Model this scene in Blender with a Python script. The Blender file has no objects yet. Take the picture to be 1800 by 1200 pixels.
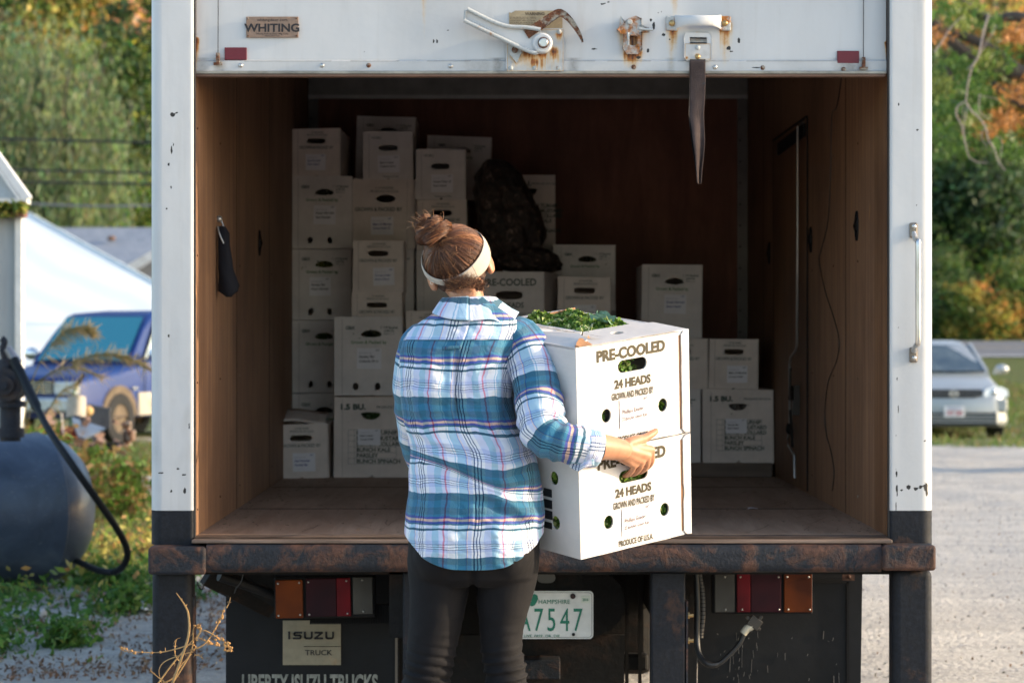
import bpy, math, random
import numpy as np
from mathutils import Vector, Matrix, noise
from mathutils.geometry import tessellate_polygon

random.seed(7)
rng = np.random.default_rng(7)
scene = bpy.context.scene

# ------------------------------------------------------------------ camera, sky, sun, exposure
CAMY = -7.52
EYE = 1.42
FPX = 4250.0            # 85 mm lens on a 36 mm wide frame of 1800 px
cd = bpy.data.cameras.new('camera')
cam = bpy.data.objects.new('camera', cd)
scene.collection.objects.link(cam)
cam.location = (0, CAMY, EYE)
cam.rotation_euler = (math.radians(90), 0, 0)
cd.lens = 85.0
cd.sensor_width = 36.0
cd.shift_x = 15 / 1800
cd.shift_y = -15 / 1800
cd.clip_start = 0.1
cd.clip_end = 2000
cd.dof.use_dof = True
cd.dof.focus_distance = 6.75
cd.dof.aperture_fstop = 5.0
scene.camera = cam

SUN_EL = 17.0
SUN_AZ = 3.5            # degrees from +X towards the camera
world = bpy.data.worlds.new('World')
scene.world = world
world.use_nodes = True
wn = world.node_tree
sky = wn.nodes.new('ShaderNodeTexSky')
sky.sky_type = 'NISHITA'
sky.sun_disc = False
sky.sun_elevation = math.radians(SUN_EL)
sky.sun_rotation = math.radians(90 + SUN_AZ)
sky.dust_density = 1.2
bg = wn.nodes['Background']
wn.links.new(sky.outputs[0], bg.inputs[0])
bg.inputs[1].default_value = 0.15
sd = bpy.data.lights.new('sun', 'SUN')
sun = bpy.data.objects.new('sun', sd)
scene.collection.objects.link(sun)
sd.energy = 2.35
sd.angle = math.radians(0.5)
sd.color = (1.0, 0.80, 0.56)
ce = math.cos(math.radians(SUN_EL))
sdir = Vector((ce * math.cos(math.radians(SUN_AZ)), -ce * math.sin(math.radians(SUN_AZ)), math.sin(math.radians(SUN_EL))))
sun.rotation_euler = sdir.to_track_quat('Z', 'Y').to_euler()
sun.location = (12, -2, 8)
scene.view_settings.view_transform = 'Standard'
scene.view_settings.look = 'None'
scene.view_settings.exposure = 1.58
scene.view_settings.gamma = 1
scene.view_settings.use_curve_mapping = False
scene.render.engine = 'CYCLES'
scene.cycles.max_bounces = 10
scene.cycles.diffuse_bounces = 6

# ------------------------------------------------------------------ helpers
def pt(px, py, D):
    return Vector(((px - 885) * D / FPX, D + CAMY, EYE - (py - 585) * D / FPX))

def wpt(px, py, x):      # a point on the vertical plane X = x (side walls of the cargo box)
    D = x * FPX / (px - 885)
    return Vector((x, D + CAMY, EYE - (py - 585) * D / FPX))

class MB:
    def __init__(s):
        s.v = []; s.f = []; s.m = []; s.uv = []
    def add(s, vs, fs, mi=0, uvs=None):
        b = len(s.v)
        s.v += [tuple(v) for v in vs]
        for i, f in enumerate(fs):
            s.f.append(tuple(b + k for k in f)); s.m.append(mi)
            if uvs is not None: s.uv.append(uvs[i])
        return s
    def box(s, x0, x1, y0, y1, z0, z1, mi=0):
        vs = [(x0, y0, z0), (x1, y0, z0), (x1, y1, z0), (x0, y1, z0), (x0, y0, z1), (x1, y0, z1), (x1, y1, z1), (x0, y1, z1)]
        return s.add(vs, [(0, 3, 2, 1), (4, 5, 6, 7), (0, 1, 5, 4), (1, 2, 6, 5), (2, 3, 7, 6), (3, 0, 4, 7)], mi)
    def bar(s, a, b, w, t, up=(0, 0, 1), mi=0):
        a = Vector(a); b = Vector(b); d = (b - a).normalized(); up = Vector(up)
        x = d.cross(up)
        if x.length < 1e-4: x = d.cross(Vector((1, 0, 0)))
        x.normalize(); y = x.cross(d).normalized()
        vs = [p + x * sx * w / 2 + y * sy * t / 2 for p in (a, b) for sx, sy in ((-1, -1), (1, -1), (1, 1), (-1, 1))]
        return s.add(vs, [(0, 1, 2, 3), (7, 6, 5, 4), (0, 4, 5, 1), (1, 5, 6, 2), (2, 6, 7, 3), (3, 7, 4, 0)], mi)
    def prism(s, poly, y0, y1, mi=0, axis='y'):
        n = len(poly)
        def c(p, q):
            return (p[0], q, p[1]) if axis == 'y' else ((q, p[0], p[1]) if axis == 'x' else (p[0], p[1], q))
        vs = [c(p, y0) for p in poly] + [c(p, y1) for p in poly]
        s.add(vs, [tuple(range(n)), tuple(range(2 * n - 1, n - 1, -1))] + [(i, n + i, n + (i + 1) % n, (i + 1) % n) for i in range(n)], mi)
        return s
    def holed(s, outer, holes, y0, y1, mi=0, mat=None):
        """panel in the XZ plane with real holes, from y0 (front) to y1"""
        loops = [[Vector((p[0], 0, p[1])) for p in L] for L in [outer] + holes]
        tris = tessellate_polygon(loops)
        flat = [p for L in loops for p in L]
        n = len(flat)
        vs = [(p.x, y0, p.z) for p in flat] + [(p.x, y1, p.z) for p in flat]
        fs = [tuple(t) for t in tris] + [tuple(n + k for k in reversed(t)) for t in tris]
        o = 0
        for L in loops:
            k = len(L)
            fs += [(o + i, o + (i + 1) % k, n + o + (i + 1) % k, n + o + i) for i in range(k)]
            o += k
        if mat is not None: vs = [mat @ Vector(v) for v in vs]
        return s.add(vs, fs, mi)
    def tube(s, pts, r, n=8, caps=True, mi=0, flat=1.0):
        pts = [Vector(p) for p in pts]
        if not hasattr(r, '__len__'): r = [r] * len(pts)
        rings = []
        t = (pts[1] - pts[0]).normalized()
        a = t.cross(Vector((0, 0, 1)))
        if a.length < 0.1: a = t.cross(Vector((1, 0, 0)))
        a.normalize()
        for i, p in enumerate(pts):
            t = (pts[min(i + 1, len(pts) - 1)] - pts[max(i - 1, 0)])
            t = t.normalized() if t.length > 1e-9 else Vector((0, 0, 1))
            a = (a - t * a.dot(t)).normalized(); b = t.cross(a)
            rings.append([p + (a * math.cos(q) * flat + b * math.sin(q)) * r[i] for q in (2 * math.pi * k / n for k in range(n))])
        return s.loft(rings, caps, mi)
    def loft(s, rings, caps=True, mi=0, closed=True):
        n = len(rings[0]); vs = [v for R in rings for v in R]; fs = []
        for i in range(len(rings) - 1):
            for k in range(n if closed else n - 1):
                k2 = (k + 1) % n
                fs.append((i * n + k, i * n + k2, (i + 1) * n + k2, (i + 1) * n + k))
        if caps:
            fs.append(tuple(range(n - 1, -1, -1))); fs.append(tuple((len(rings) - 1) * n + k for k in range(n)))
        return s.add(vs, fs, mi)
    def ball(s, c, r, nu=12, nv=8, mi=0):
        c = Vector(c)
        if not hasattr(r, '__len__'): r = (r, r, r)
        rings = []
        for i in range(nv + 1):
            th = math.pi * i / nv
            th = min(max(th, 0.02), math.pi - 0.02)
            rings.append([c + Vector((r[0] * math.sin(th) * math.cos(q), r[1] * math.sin(th) * math.sin(q), -r[2] * math.cos(th))) for q in (2 * math.pi * k / nu for k in range(nu))])
        return s.loft(rings, True, mi)
    def disc(s, c, r, y0, y1, n=16, mi=0):
        return s.prism([(c[0] + r * math.cos(2 * math.pi * k / n), c[1] + r * math.sin(2 * math.pi * k / n)) for k in range(n)], y0, y1, mi)
    def grid(s, fn, nu, nv, mi=0, uv=None):
        vs = [fn(i / nu, j / nv) for j in range(nv + 1) for i in range(nu + 1)]
        fs = [(j * (nu + 1) + i, j * (nu + 1) + i + 1, (j + 1) * (nu + 1) + i + 1, (j + 1) * (nu + 1) + i) for j in range(nv) for i in range(nu)]
        return s.add(vs, fs, mi)
    def xform(s, M):
        s.v = [tuple(M @ Vector(v)) for v in s.v]; return s

LOC = {}
def rootloc(o):
    return LOC.get(o.name, Vector((0, 0, 0)))

def finish(o, parent, mat, smooth=None, bevel=0, bseg=2):
    scene.collection.objects.link(o)
    if parent is not None: o.parent = parent
    LOC[o.name] = rootloc(parent) if parent is not None else Vector((0, 0, 0))
    if mat is not None:
        for m in (mat if isinstance(mat, (list, tuple)) else [mat]): o.data.materials.append(m)
    if smooth is not None:
        o.data.polygons.foreach_set('use_smooth', [True] * len(o.data.polygons))
        if smooth < 180: o.data.set_sharp_from_angle(angle=math.radians(smooth))
    if bevel:
        b = o.modifiers.new('bevel', 'BEVEL'); b.width = bevel; b.segments = bseg; b.limit_method = 'ANGLE'; b.angle_limit = math.radians(40)
    return o

def obj(name, mb, mat, parent=None, smooth=None, bevel=0, local=False, attrs=None, bseg=2):
    me = bpy.data.meshes.new(name)
    off = Vector((0, 0, 0)) if (local or parent is None) else rootloc(parent)
    vs = mb.v if off.length == 0 else [(v[0] - off.x, v[1] - off.y, v[2] - off.z) for v in mb.v]
    me.from_pydata(vs, [], mb.f)
    if any(mb.m): me.polygons.foreach_set('material_index', mb.m)
    if mb.uv:
        ul = me.uv_layers.new(name='UVMap')
        flat = [c for fuv in mb.uv for u in fuv for c in u]
        ul.data.foreach_set('uv', flat)
    if attrs is not None:
        for an, vals in attrs.items():
            a = me.color_attributes.new(an, 'FLOAT_COLOR', 'POINT')
            a.data.foreach_set('color', np.asarray(vals, dtype=np.float32).ravel())
    me.update()
    o = bpy.data.objects.new(name, me)
    return finish(o, parent, mat, smooth, bevel, bseg)

def tag(o, label=None, cat=None, group=None, kind=None):
    if label: o['label'] = label
    if cat: o['category'] = cat
    if group: o['group'] = group
    if kind: o['kind'] = kind
    return o

def thing(name, loc, label, cat, group=None):
    o = bpy.data.objects.new(name, None)
    scene.collection.objects.link(o)
    o.location = loc
    o.empty_display_size = 0.1
    LOC[o.name] = Vector(loc)
    return tag(o, label, cat, group)

def quads(name, C, A, B, cols, mat, parent=None, smooth=False):
    """many small leaf quads: centres C, half axes A and B (n,3), colours (n,3)"""
    n = len(C)
    V = np.empty((n, 4, 3), dtype=np.float32)
    V[:, 0] = C - A; V[:, 1] = C - B * 0.8; V[:, 2] = C + A; V[:, 3] = C + B * 0.8
    if parent is not None: V -= np.array(rootloc(parent), dtype=np.float32)
    me = bpy.data.meshes.new(name)
    me.vertices.add(n * 4); me.vertices.foreach_set('co', V.ravel())
    me.loops.add(n * 4); me.loops.foreach_set('vertex_index', np.arange(n * 4, dtype=np.int32))
    me.polygons.add(n); me.polygons.foreach_set('loop_start', np.arange(0, n * 4, 4, dtype=np.int32))
    me.update(calc_edges=True)
    a = me.color_attributes.new('col', 'FLOAT_COLOR', 'POINT')
    cc = np.ones((n, 4, 4), dtype=np.float32); cc[:, :, :3] = cols[:, None, :]
    a.data.foreach_set('color', cc.ravel())
    return finish(bpy.data.objects.new(name, me), parent, mat)

def strands(name, lines, r, mat, parent=None, cols=None):
    """thin three-sided tubes"""
    V = []; F = []; Cc = []
    for li, L in enumerate(lines):
        L = [Vector(p) for p in L]; b = len(V); n = len(L)
        rr = r[li] if hasattr(r, '__len__') else r
        a = (L[1] - L[0]).cross(Vector((0.3, 0.5, 0.8)))
        a = a.normalized() if a.length > 1e-9 else Vector((1, 0, 0))
        for i, p in enumerate(L):
            t = (L[min(i + 1, n - 1)] - L[max(i - 1, 0)])
            t = t.normalized() if t.length > 1e-9 else Vector((0, 0, 1))
            a = a - t * a.dot(t)
            a = a.normalized() if a.length > 1e-6 else Vector((1, 0, 0))
            c = t.cross(a); w = rr * (1 - 0.75 * (i / (n - 1)) ** 2)
            for q in (0, 2.094, 4.189):
                V.append(p + (a * math.cos(q) + c * math.sin(q)) * w)
                if cols is not None: Cc.append(tuple(cols[li]) + (1,))
        for i in range(n - 1):
            for k in range(3):
                k2 = (k + 1) % 3
                F.append((b + i * 3 + k, b + i * 3 + k2, b + (i + 1) * 3 + k2, b + (i + 1) * 3 + k))
    mb = MB(); mb.v = [tuple(v) for v in V]; mb.f = F; mb.m = [0] * len(F)
    return obj(name, mb, mat, parent, smooth=180, attrs={'col': Cc} if cols is not None else None)

def catmull(pts, k=8):
    pts = [Vector(p) for p in pts]; out = []
    for i in range(len(pts) - 1):
        p0 = pts[max(i - 1, 0)]; p1 = pts[i]; p2 = pts[i + 1]; p3 = pts[min(i + 2, len(pts) - 1)]
        for j in range(k):
            t = j / k
            out.append(0.5 * ((2 * p1) + (p2 - p0) * t + (2 * p0 - 5 * p1 + 4 * p2 - p3) * t * t + (3 * p1 - p0 - 3 * p2 + p3) * t ** 3))
    out.append(pts[-1]); return out

def interp(x, xs, ys): return float(np.interp(x, xs, ys))

def remeshed(mb, voxel, smooth_it=2):
    me = bpy.data.meshes.new('tmp'); me.from_pydata(mb.v, [], mb.f); me.update()
    o = bpy.data.objects.new('tmp', me); scene.collection.objects.link(o)
    r = o.modifiers.new('r', 'REMESH'); r.mode = 'VOXEL'; r.voxel_size = voxel
    if smooth_it:
        q = o.modifiers.new('s', 'SMOOTH'); q.iterations = smooth_it; q.factor = 0.5
    dg = bpy.context.evaluated_depsgraph_get()
    m2 = bpy.data.meshes.new_from_object(o.evaluated_get(dg))
    bpy.data.objects.remove(o); bpy.data.meshes.remove(me)
    return m2

_tc = {}
def text(mb, s, x, z, size, y=0.0, align='C', bold=0.0, sx=1.0, shear=0.0, rot=0.0, mi=0, M=None):
    key = (s, bold, align, shear)
    if key not in _tc:
        c = bpy.data.curves.new('t', 'FONT'); c.body = s; c.size = 1.0; c.offset = bold; c.shear = shear
        c.align_x = {'C': 'CENTER', 'L': 'LEFT', 'R': 'RIGHT'}[align]; c.resolution_u = 3
        o = bpy.data.objects.new('t', c)
        me = bpy.data.meshes.new_from_object(o)
        _tc[key] = ([tuple(v.co) for v in me.vertices], [tuple(p.vertices) for p in me.polygons])
        bpy.data.meshes.remove(me); bpy.data.objects.remove(o); bpy.data.curves.remove(c)
    vs, fs = _tc[key]
    cr, sr = math.cos(rot), math.sin(rot)
    out = []
    for v in vs:
        a = v[0] * size * sx; b = v[1] * size
        p = Vector((x + a * cr - b * sr, y, z + a * sr + b * cr))
        out.append(M @ p if M is not None else p)
    mb.add(out, fs, mi); return mb

# ------------------------------------------------------------------ materials
class NT:
    def __init__(s, name):
        s.m = bpy.data.materials.new(name); s.m.use_nodes = True
        s.t = s.m.node_tree; s.b = s.t.nodes['Principled BSDF']; s.out = s.t.nodes['Material Output']
        s.tc = s.t.nodes.new('ShaderNodeTexCoord')
    def n(s, typ, **kw):
        k = s.t.nodes.new(typ)
        for a, v in kw.items(): setattr(k, a, v)
        return k
    def l(s, a, b): s.t.links.new(a, b)
    def noise(s, scale, detail=4, rough=0.55, vec=None, stretch=None, dist=0.0):
        k = s.n('ShaderNodeTexNoise'); k.inputs['Scale'].default_value = scale; k.inputs['Detail'].default_value = detail
        k.inputs['Roughness'].default_value = rough; k.inputs['Distortion'].default_value = dist
        src = vec if vec is not None else s.tc.outputs['Object']
        if stretch:
            mp = s.n('ShaderNodeMapping'); mp.inputs['Scale'].default_value = stretch; s.l(src, mp.inputs[0]); src = mp.outputs[0]
        s.l(src, k.inputs['Vector']); return k.outputs['Fac']
    def ramp(s, fac, stops, const=False):
        k = s.n('ShaderNodeValToRGB'); r = k.color_ramp
        if const: r.interpolation = 'CONSTANT'
        while len(r.elements) > 1: r.elements.remove(r.elements[-1])
        r.elements[0].position = stops[0][0]; r.elements[0].color = tuple(stops[0][1]) + (1,) if len(stops[0][1]) == 3 else stops[0][1]
        for p, c in stops[1:]:
            e = r.elements.new(p); e.color = tuple(c) + (1,) if len(c) == 3 else c
        s.l(fac, k.inputs[0]); return k.outputs[0]
    def mix(s, fac, a, b, mode='MIX'):
        k = s.n('ShaderNodeMix', data_type='RGBA', blend_type=mode)
        for i, v in ((0, fac), (6, a), (7, b)):
            if hasattr(v, 'is_linked'): s.l(v, k.inputs[i])
            elif i == 0: k.inputs[0].default_value = v
            else: k.inputs[i].default_value = tuple(v) + (1,)
        return k.outputs[2]
    def math(s, op, a, b=0.0, clamp=False):
        k = s.n('ShaderNodeMath', operation=op); k.use_clamp = clamp
        for i, v in enumerate((a, b)):
            if hasattr(v, 'is_linked'): s.l(v, k.inputs[i])
            else: k.inputs[i].default_value = v
        return k.outputs[0]
    def attr(s, name):
        k = s.n('ShaderNodeAttribute'); k.attribute_name = name; return k
    def sep(s, c):
        k = s.n('ShaderNodeSeparateColor'); s.l(c, k.inputs[0]); return k.outputs
    def bump(s, h, strength=0.3, dist=0.01):
        k = s.n('ShaderNodeBump'); k.inputs['Strength'].default_value = strength; k.inputs['Distance'].default_value = dist
        s.l(h, k.inputs['Height']); s.l(k.outputs[0], s.b.inputs['Normal']); return k
    def set(s, **kw):
        for a, v in kw.items():
            i = s.b.inputs[{'col': 'Base Color', 'rough': 'Roughness', 'metal': 'Metallic', 'spec': 'Specular IOR Level', 'trans': 'Transmission Weight', 'sheen': 'Sheen Weight', 'coat': 'Coat Weight', 'sss': 'Subsurface Weight'}[a]]
            if hasattr(v, 'is_linked'): s.l(v, i)
            elif a == 'col': i.default_value = tuple(v) + (1,)
            else: i.default_value = v
        return s

def M(name, col, rough=0.6, metal=0.0, var=0.25, scale=6.0, bump=0.15, bscale=60.0, stretch=None, spec=0.5, coat=0.0, bdist=0.003):
    k = NT(name)
    c2 = tuple(max(0, c * (1 - var)) for c in col); c3 = tuple(min(1, c * (1 + var * 0.6)) for c in col)
    f = k.noise(scale, 6, 0.65, stretch=stretch)
    k.set(col=k.ramp(f, [(0.3, c2), (0.7, c3)]), rough=rough, metal=metal, spec=spec, coat=coat)
    if bump: k.bump(k.noise(bscale, 4, 0.6, stretch=stretch), bump, bdist)
    return k.m

mt = {}
def painted_white():
    k = NT('painted_white_metal')
    a = k.attr('stain'); r, g, b = k.sep(a.outputs['Color'])[:3]
    fine = k.noise(90, 5, 0.7); big = k.noise(3.0, 5, 0.6, stretch=(1, 1, 0.35)); streak = k.noise(28, 5, 0.6, stretch=(1, 1, 0.06))
    base = k.ramp(big, [(0.3, (0.47, 0.475, 0.48)), (0.7, (0.56, 0.565, 0.57))])
    base = k.mix(k.math('MULTIPLY', k.ramp(streak, [(0.55, (0, 0, 0)), (0.8, (1, 1, 1))]), 0.22), base, (0.30, 0.26, 0.20))
    dirt = k.math('MULTIPLY', g, k.math('ADD', 0.35, k.math('MULTIPLY', fine, 1.3)), True)
    c = k.mix(dirt, base, (0.115, 0.10, 0.078))
    rm = k.math('MULTIPLY', r, k.math('ADD', 0.25, k.math('MULTIPLY', k.noise(45, 6, 0.75), 1.6)), True)
    rc = k.ramp(rm, [(0.0, (0.62, 0.60, 0.50)), (0.35, (0.55, 0.33, 0.10)), (0.7, (0.28, 0.09, 0.02)), (1, (0.06, 0.022, 0.012))])
    c = k.mix(k.ramp(rm, [(0.12, (0, 0, 0)), (0.55, (1, 1, 1))]), c, rc)
    ch = k.ramp(k.math('ADD', b, k.math('MULTIPLY', k.math('SUBTRACT', fine, 0.5), 0.7)), [(0.55, (0, 0, 0)), (0.68, (1, 1, 1))])
    c = k.mix(ch, c, (0.02, 0.018, 0.018))
    k.set(col=c, rough=0.42, spec=0.4)
    k.bump(k.noise(14, 3, 0.5), 0.12, 0.01)
    return k.m
mt['white'] = painted_white()

def rust(name, paint, r1, r2, thr=0.5, scale=9, bump=0.6, spread=0.12):
    k = NT(name)
    n1 = k.noise(scale, 8, 0.68, dist=0.4); n2 = k.noise(scale * 5, 6, 0.7); n3 = k.noise(scale * 14, 4, 0.7)
    mk = k.ramp(n1, [(thr - spread * 0.4, (0, 0, 0)), (thr + spread, (1, 1, 1))])
    rc = k.ramp(n2, [(0.25, r1), (0.5, r2), (0.75, tuple(c * 1.9 for c in r2))])
    pc = k.ramp(n2 if paint[0] > .2 else n3, [(0.3, tuple(c * (0.85 if paint[0] > .2 else 0.6) for c in paint)), (0.75, tuple(c * (1.15 if paint[0] > .2 else 1.9) for c in paint))])
    k.set(col=k.mix(mk, pc, rc), rough=k.math('ADD', 0.5, k.math('MULTIPLY', n2, 0.35)), spec=0.3)
    k.bump(k.math('ADD', n2, k.math('MULTIPLY', mk, 0.6)), bump, 0.006)
    return k.m
mt['bumper'] = rust('rusted_black_steel', (0.010, 0.013, 0.019), (0.026, 0.014, 0.011), (0.070, 0.034, 0.024), 0.505, 9, 0.6, 0.09)
mt['blacksteel'] = rust('black_painted_steel', (0.0065, 0.008, 0.012), (0.022, 0.012, 0.008), (0.07, 0.034, 0.02), 0.60, 5, 0.3)
mt['chassis'] = rust('dark_chassis_steel', (0.0045, 0.0042, 0.0045), (0.012, 0.007, 0.005), (0.026, 0.013, 0.008), 0.57, 6, 0.3)
mt['rustyhw'] = rust('rusty_white_hardware', (0.42, 0.43, 0.42), (0.05, 0.02, 0.012), (0.33, 0.12, 0.025), 0.5, 22, 0.5, 0.10)
mt['whitehw'] = rust('worn_white_hardware', (0.42, 0.44, 0.44), (0.06, 0.03, 0.02), (0.34, 0.17, 0.06), 0.62, 25, 0.3, 0.08)
mt['hook'] = rust('rusty_hook_steel', (0.30, 0.27, 0.22), (0.03, 0.014, 0.010), (0.10, 0.035, 0.015), 0.44, 30, 0.5, 0.08)

def ply(name, a, b, grime, grain_stretch, sc=7.0, gm=0.7):
    k = NT(name)
    g = k.noise(sc, 8, 0.7, stretch=grain_stretch, dist=0.6)
    g2 = k.noise(sc * 9, 5, 0.6, stretch=grain_stretch)
    big = k.noise(1.4, 6, 0.62)
    c = k.ramp(g, [(0.34, a), (0.5, tuple((x + y) / 2 for x, y in zip(a, b))), (0.66, b)])
    c = k.mix(k.ramp(g2, [(0.55, (0, 0, 0)), (0.8, (0.45, 0.45, 0.45))]), c, grime)
    c = k.mix(k.ramp(big, [(0.42, (0, 0, 0)), (0.68, (gm, gm, gm))]), c, grime)
    sc_ = k.noise(5, 3, 0.5, stretch=tuple(q * 1.6 for q in grain_stretch))
    c = k.mix(k.ramp(sc_, [(0.71, (0, 0, 0)), (0.75, (0.6, 0.6, 0.6))]), c, (0.42, 0.20, 0.08))
    k.set(col=c, rough=0.62, spec=0.35)
    k.bump(k.math('ADD', g2, g), 0.35, 0.003)
    return k.m
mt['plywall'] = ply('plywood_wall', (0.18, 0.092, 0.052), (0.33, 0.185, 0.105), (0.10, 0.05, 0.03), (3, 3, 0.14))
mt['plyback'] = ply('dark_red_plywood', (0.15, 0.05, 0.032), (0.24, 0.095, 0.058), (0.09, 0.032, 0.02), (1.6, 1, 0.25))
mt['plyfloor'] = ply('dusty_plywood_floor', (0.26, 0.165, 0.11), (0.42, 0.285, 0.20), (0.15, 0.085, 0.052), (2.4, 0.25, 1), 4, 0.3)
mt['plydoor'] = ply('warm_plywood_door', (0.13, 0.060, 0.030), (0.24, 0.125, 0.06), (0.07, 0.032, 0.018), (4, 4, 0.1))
mt['sillwood'] = M('worn_sill', (0.15, 0.105, 0.08), 0.6, 0, 0.85, 7, 0.5, 40, (0.35, 4, 4))
mt['plank'] = M('grey_brown_plank', (0.13, 0.095, 0.075), 0.8, 0, 0.4, 6, 0.4, 30, (0.4, 4, 4))
mt['alum'] = M('dull_aluminium', (0.20, 0.19, 0.185), 0.5, 0.6, 0.25, 9, 0.1)
mt['steel'] = M('bright_steel', (0.55, 0.54, 0.52), 0.28, 0.9, 0.2, 12, 0.1)
mt['rod'] = M('galvanised_rod', (0.42, 0.40, 0.38), 0.4, 0.7, 0.2)
mt['black'] = M('matt_black', (0.005, 0.005, 0.006), 0.7, spec=0.25)
mt['rubber'] = M('black_rubber', (0.0075, 0.0085, 0.011), 0.62, 0, 0.6, 3, 0.25, 30, spec=0.3)
mt['cable'] = M('black_cable', (0.012, 0.013, 0.015), 0.45, 0, 0.2)
mt['clearcap'] = M('milky_plastic', (0.45, 0.42, 0.33), 0.4)
mt['brass'] = M('brass_bolt', (0.45, 0.30, 0.13), 0.35, 0.8)
mt['plaque'] = rust('brass_plaque', (0.235, 0.165, 0.125), (0.14, 0.085, 0.06), (0.26, 0.17, 0.12), 0.55, 20, 0.15)
mt['paper'] = M('white_paper', (0.74, 0.71, 0.74), 0.75, 0, 0.06, 8, 0.05)
mt['oldpaper'] = M('aged_tan_label', (0.40, 0.31, 0.19), 0.7, 0, 0.25, 25, 0.1)
mt['ink'] = M('black_ink', (0.012, 0.012, 0.015), 0.7, 0, 0.1, 8, 0)
mt['inkfaint'] = M('faint_grey_ink', (0.32, 0.30, 0.34), 0.7, 0, 0.1, 8, 0)
mt['inkolive'] = M('olive_ink', (0.050, 0.038, 0.015), 0.7, 0, 0.15, 40, 0)
mt['inkdgreen'] = M('dark_green_ink', (0.012, 0.045, 0.032), 0.7, 0, 0.15, 30, 0)
mt['inkgreen'] = M('bright_green_ink', (0.04, 0.16, 0.03), 0.7, 0, 0.15, 30, 0)
mt['inkblue'] = M('blue_pen', (0.04, 0.06, 0.25), 0.7, 0, 0.1, 8, 0)
mt['plateint'] = M('plate_green', (0.0, 0.15, 0.09), 0.5, 0, 0.15, 30, 0)
mt['platewhite'] = M('plate_white', (0.60, 0.60, 0.57), 0.45, 0, 0.12, 20, 0.1)
mt['signcream'] = rust('cream_sign', (0.30, 0.265, 0.19), (0.22, 0.15, 0.08), (0.33, 0.22, 0.12), 0.66, 7, 0.05)
mt['flapprint'] = M('faded_white_print', (0.27, 0.28, 0.25), 0.6, 0, 0.5, 40, 0)
def lens(name, col, dark, spec=0.5):
    k = NT(name)
    w = k.n('ShaderNodeTexWave', wave_type='BANDS', bands_direction='X'); w.inputs['Scale'].default_value = 90
    k.l(k.tc.outputs['Object'], w.inputs[0])
    big = k.noise(9, 2, 0.4)
    k.set(col=k.ramp(big, [(0.3, dark), (0.7, col)]), rough=0.5, spec=0.15)
    k.bump(w.outputs['Fac'], 0.12, 0.001); return k.m
mt['amber'] = lens('amber_lens', (0.17, 0.036, 0.003), (0.055, 0.011, 0.003))
mt['redlens'] = lens('dark_red_lens', (0.034, 0.0035, 0.008), (0.014, 0.003, 0.007))
mt['redbright'] = lens('bright_red_lens', (0.15, 0.003, 0.008), (0.05, 0.003, 0.006))
mt['greylens'] = lens('clear_ribbed_lens', (0.085, 0.08, 0.07), (0.045, 0.042, 0.038))
mt['reflector'] = M('red_reflector', (0.115, 0.003, 0.012), 0.45, 0, 0.1, 8, 0.05)

def card():
    k = NT('waxed_white_cardboard')
    f = k.noise(5, 5, 0.6); fl = k.noise(160, 2, 0.5, stretch=(0.05, 0.05, 1))
    cc = k.ramp(f, [(0.3, (0.55, 0.52, 0.50)), (0.7, (0.66, 0.63, 0.605))])
    cc = k.mix(k.ramp(k.noise(7, 8, 0.75, dist=.8), [(0.60, (0, 0, 0)), (0.78, (0.5, 0.5, 0.5))]), cc, (0.42, 0.35, 0.28))
    k.set(col=cc, rough=0.5, spec=0.35)
    k.bump(k.math('ADD', k.noise(12, 3, 0.5), k.math('MULTIPLY', fl, 0.12)), 0.5, 0.006); return k.m
mt['card'] = card()
mt['card2'] = M('dull_white_cardboard', (0.68, 0.585, 0.53), 0.65, 0, 0.20, 5, 0.5, 9, bdist=.006)
mt['card3'] = M('grey_white_cardboard', (0.66, 0.60, 0.575), 0.65, 0, 0.20, 5, 0.5, 9, bdist=.006)
mt['cardbrown'] = M('brown_cardboard_edge', (0.30, 0.15, 0.07), 0.8, 0, 0.25, 30, 0.3)
mt['crease'] = M('scored_fold', (0.16, 0.13, 0.12), 0.8, 0, 0.2)
def leafmat(name, transl=0.45, rough=0.5):
    k = NT(name); a = k.attr('col')
    k.set(col=a.outputs['Color'], rough=rough, spec=0.35)
    tr = k.n('ShaderNodeBsdfTranslucent'); k.l(a.outputs['Color'], tr.inputs[0])
    mx = k.n('ShaderNodeMixShader'); mx.inputs[0].default_value = transl
    k.l(k.b.outputs[0], mx.inputs[1]); k.l(tr.outputs[0], mx.inputs[2]); k.l(mx.outputs[0], k.out.inputs[0])
    return k.m
mt['leaf'] = leafmat('leaf')
mt['kale'] = leafmat('kale_leaf', 0.25, 0.4)
mt['bark'] = M('bark', (0.075, 0.06, 0.05), 0.9, 0, 0.5, 4, 0.8, 12, (1, 1, 0.3), bdist=0.03)
mt['palebark'] = M('pale_dead_twig', (0.26, 0.22, 0.20), 0.85, 0, 0.3)
mt['strap'] = M('black_webbing', (0.016, 0.017, 0.022), 0.45, 0, 0.4, 6, 0.4, 220, (1, 1, 1))
mt['strapface'] = M('brown_webbing', (0.060, 0.046, 0.045), 0.95, 0, 0.45, 12, 0.5, 260, spec=0.1)
mt['cloth_black'] = M('black_cloth', (0.0025, 0.003, 0.008), 0.9, 0, 0.4, 20, 0.6, 90)
def bagm():
    k = NT('dark_mesh_bag'); f = k.noise(26, 6, 0.7, dist=1.2)
    k.set(col=k.ramp(f, [(0.40, (0.010, 0.007, 0.006)), (0.56, (0.05, 0.030, 0.023)), (0.70, (0.30, 0.21, 0.17))]), rough=0.35)  # pale end of the ramp paints speckled highlights on the dark bag
    k.bump(k.noise(40, 6, 0.7, dist=1.0), 0.9, 0.012); return k.m
mt['bag'] = bagm()
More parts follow.
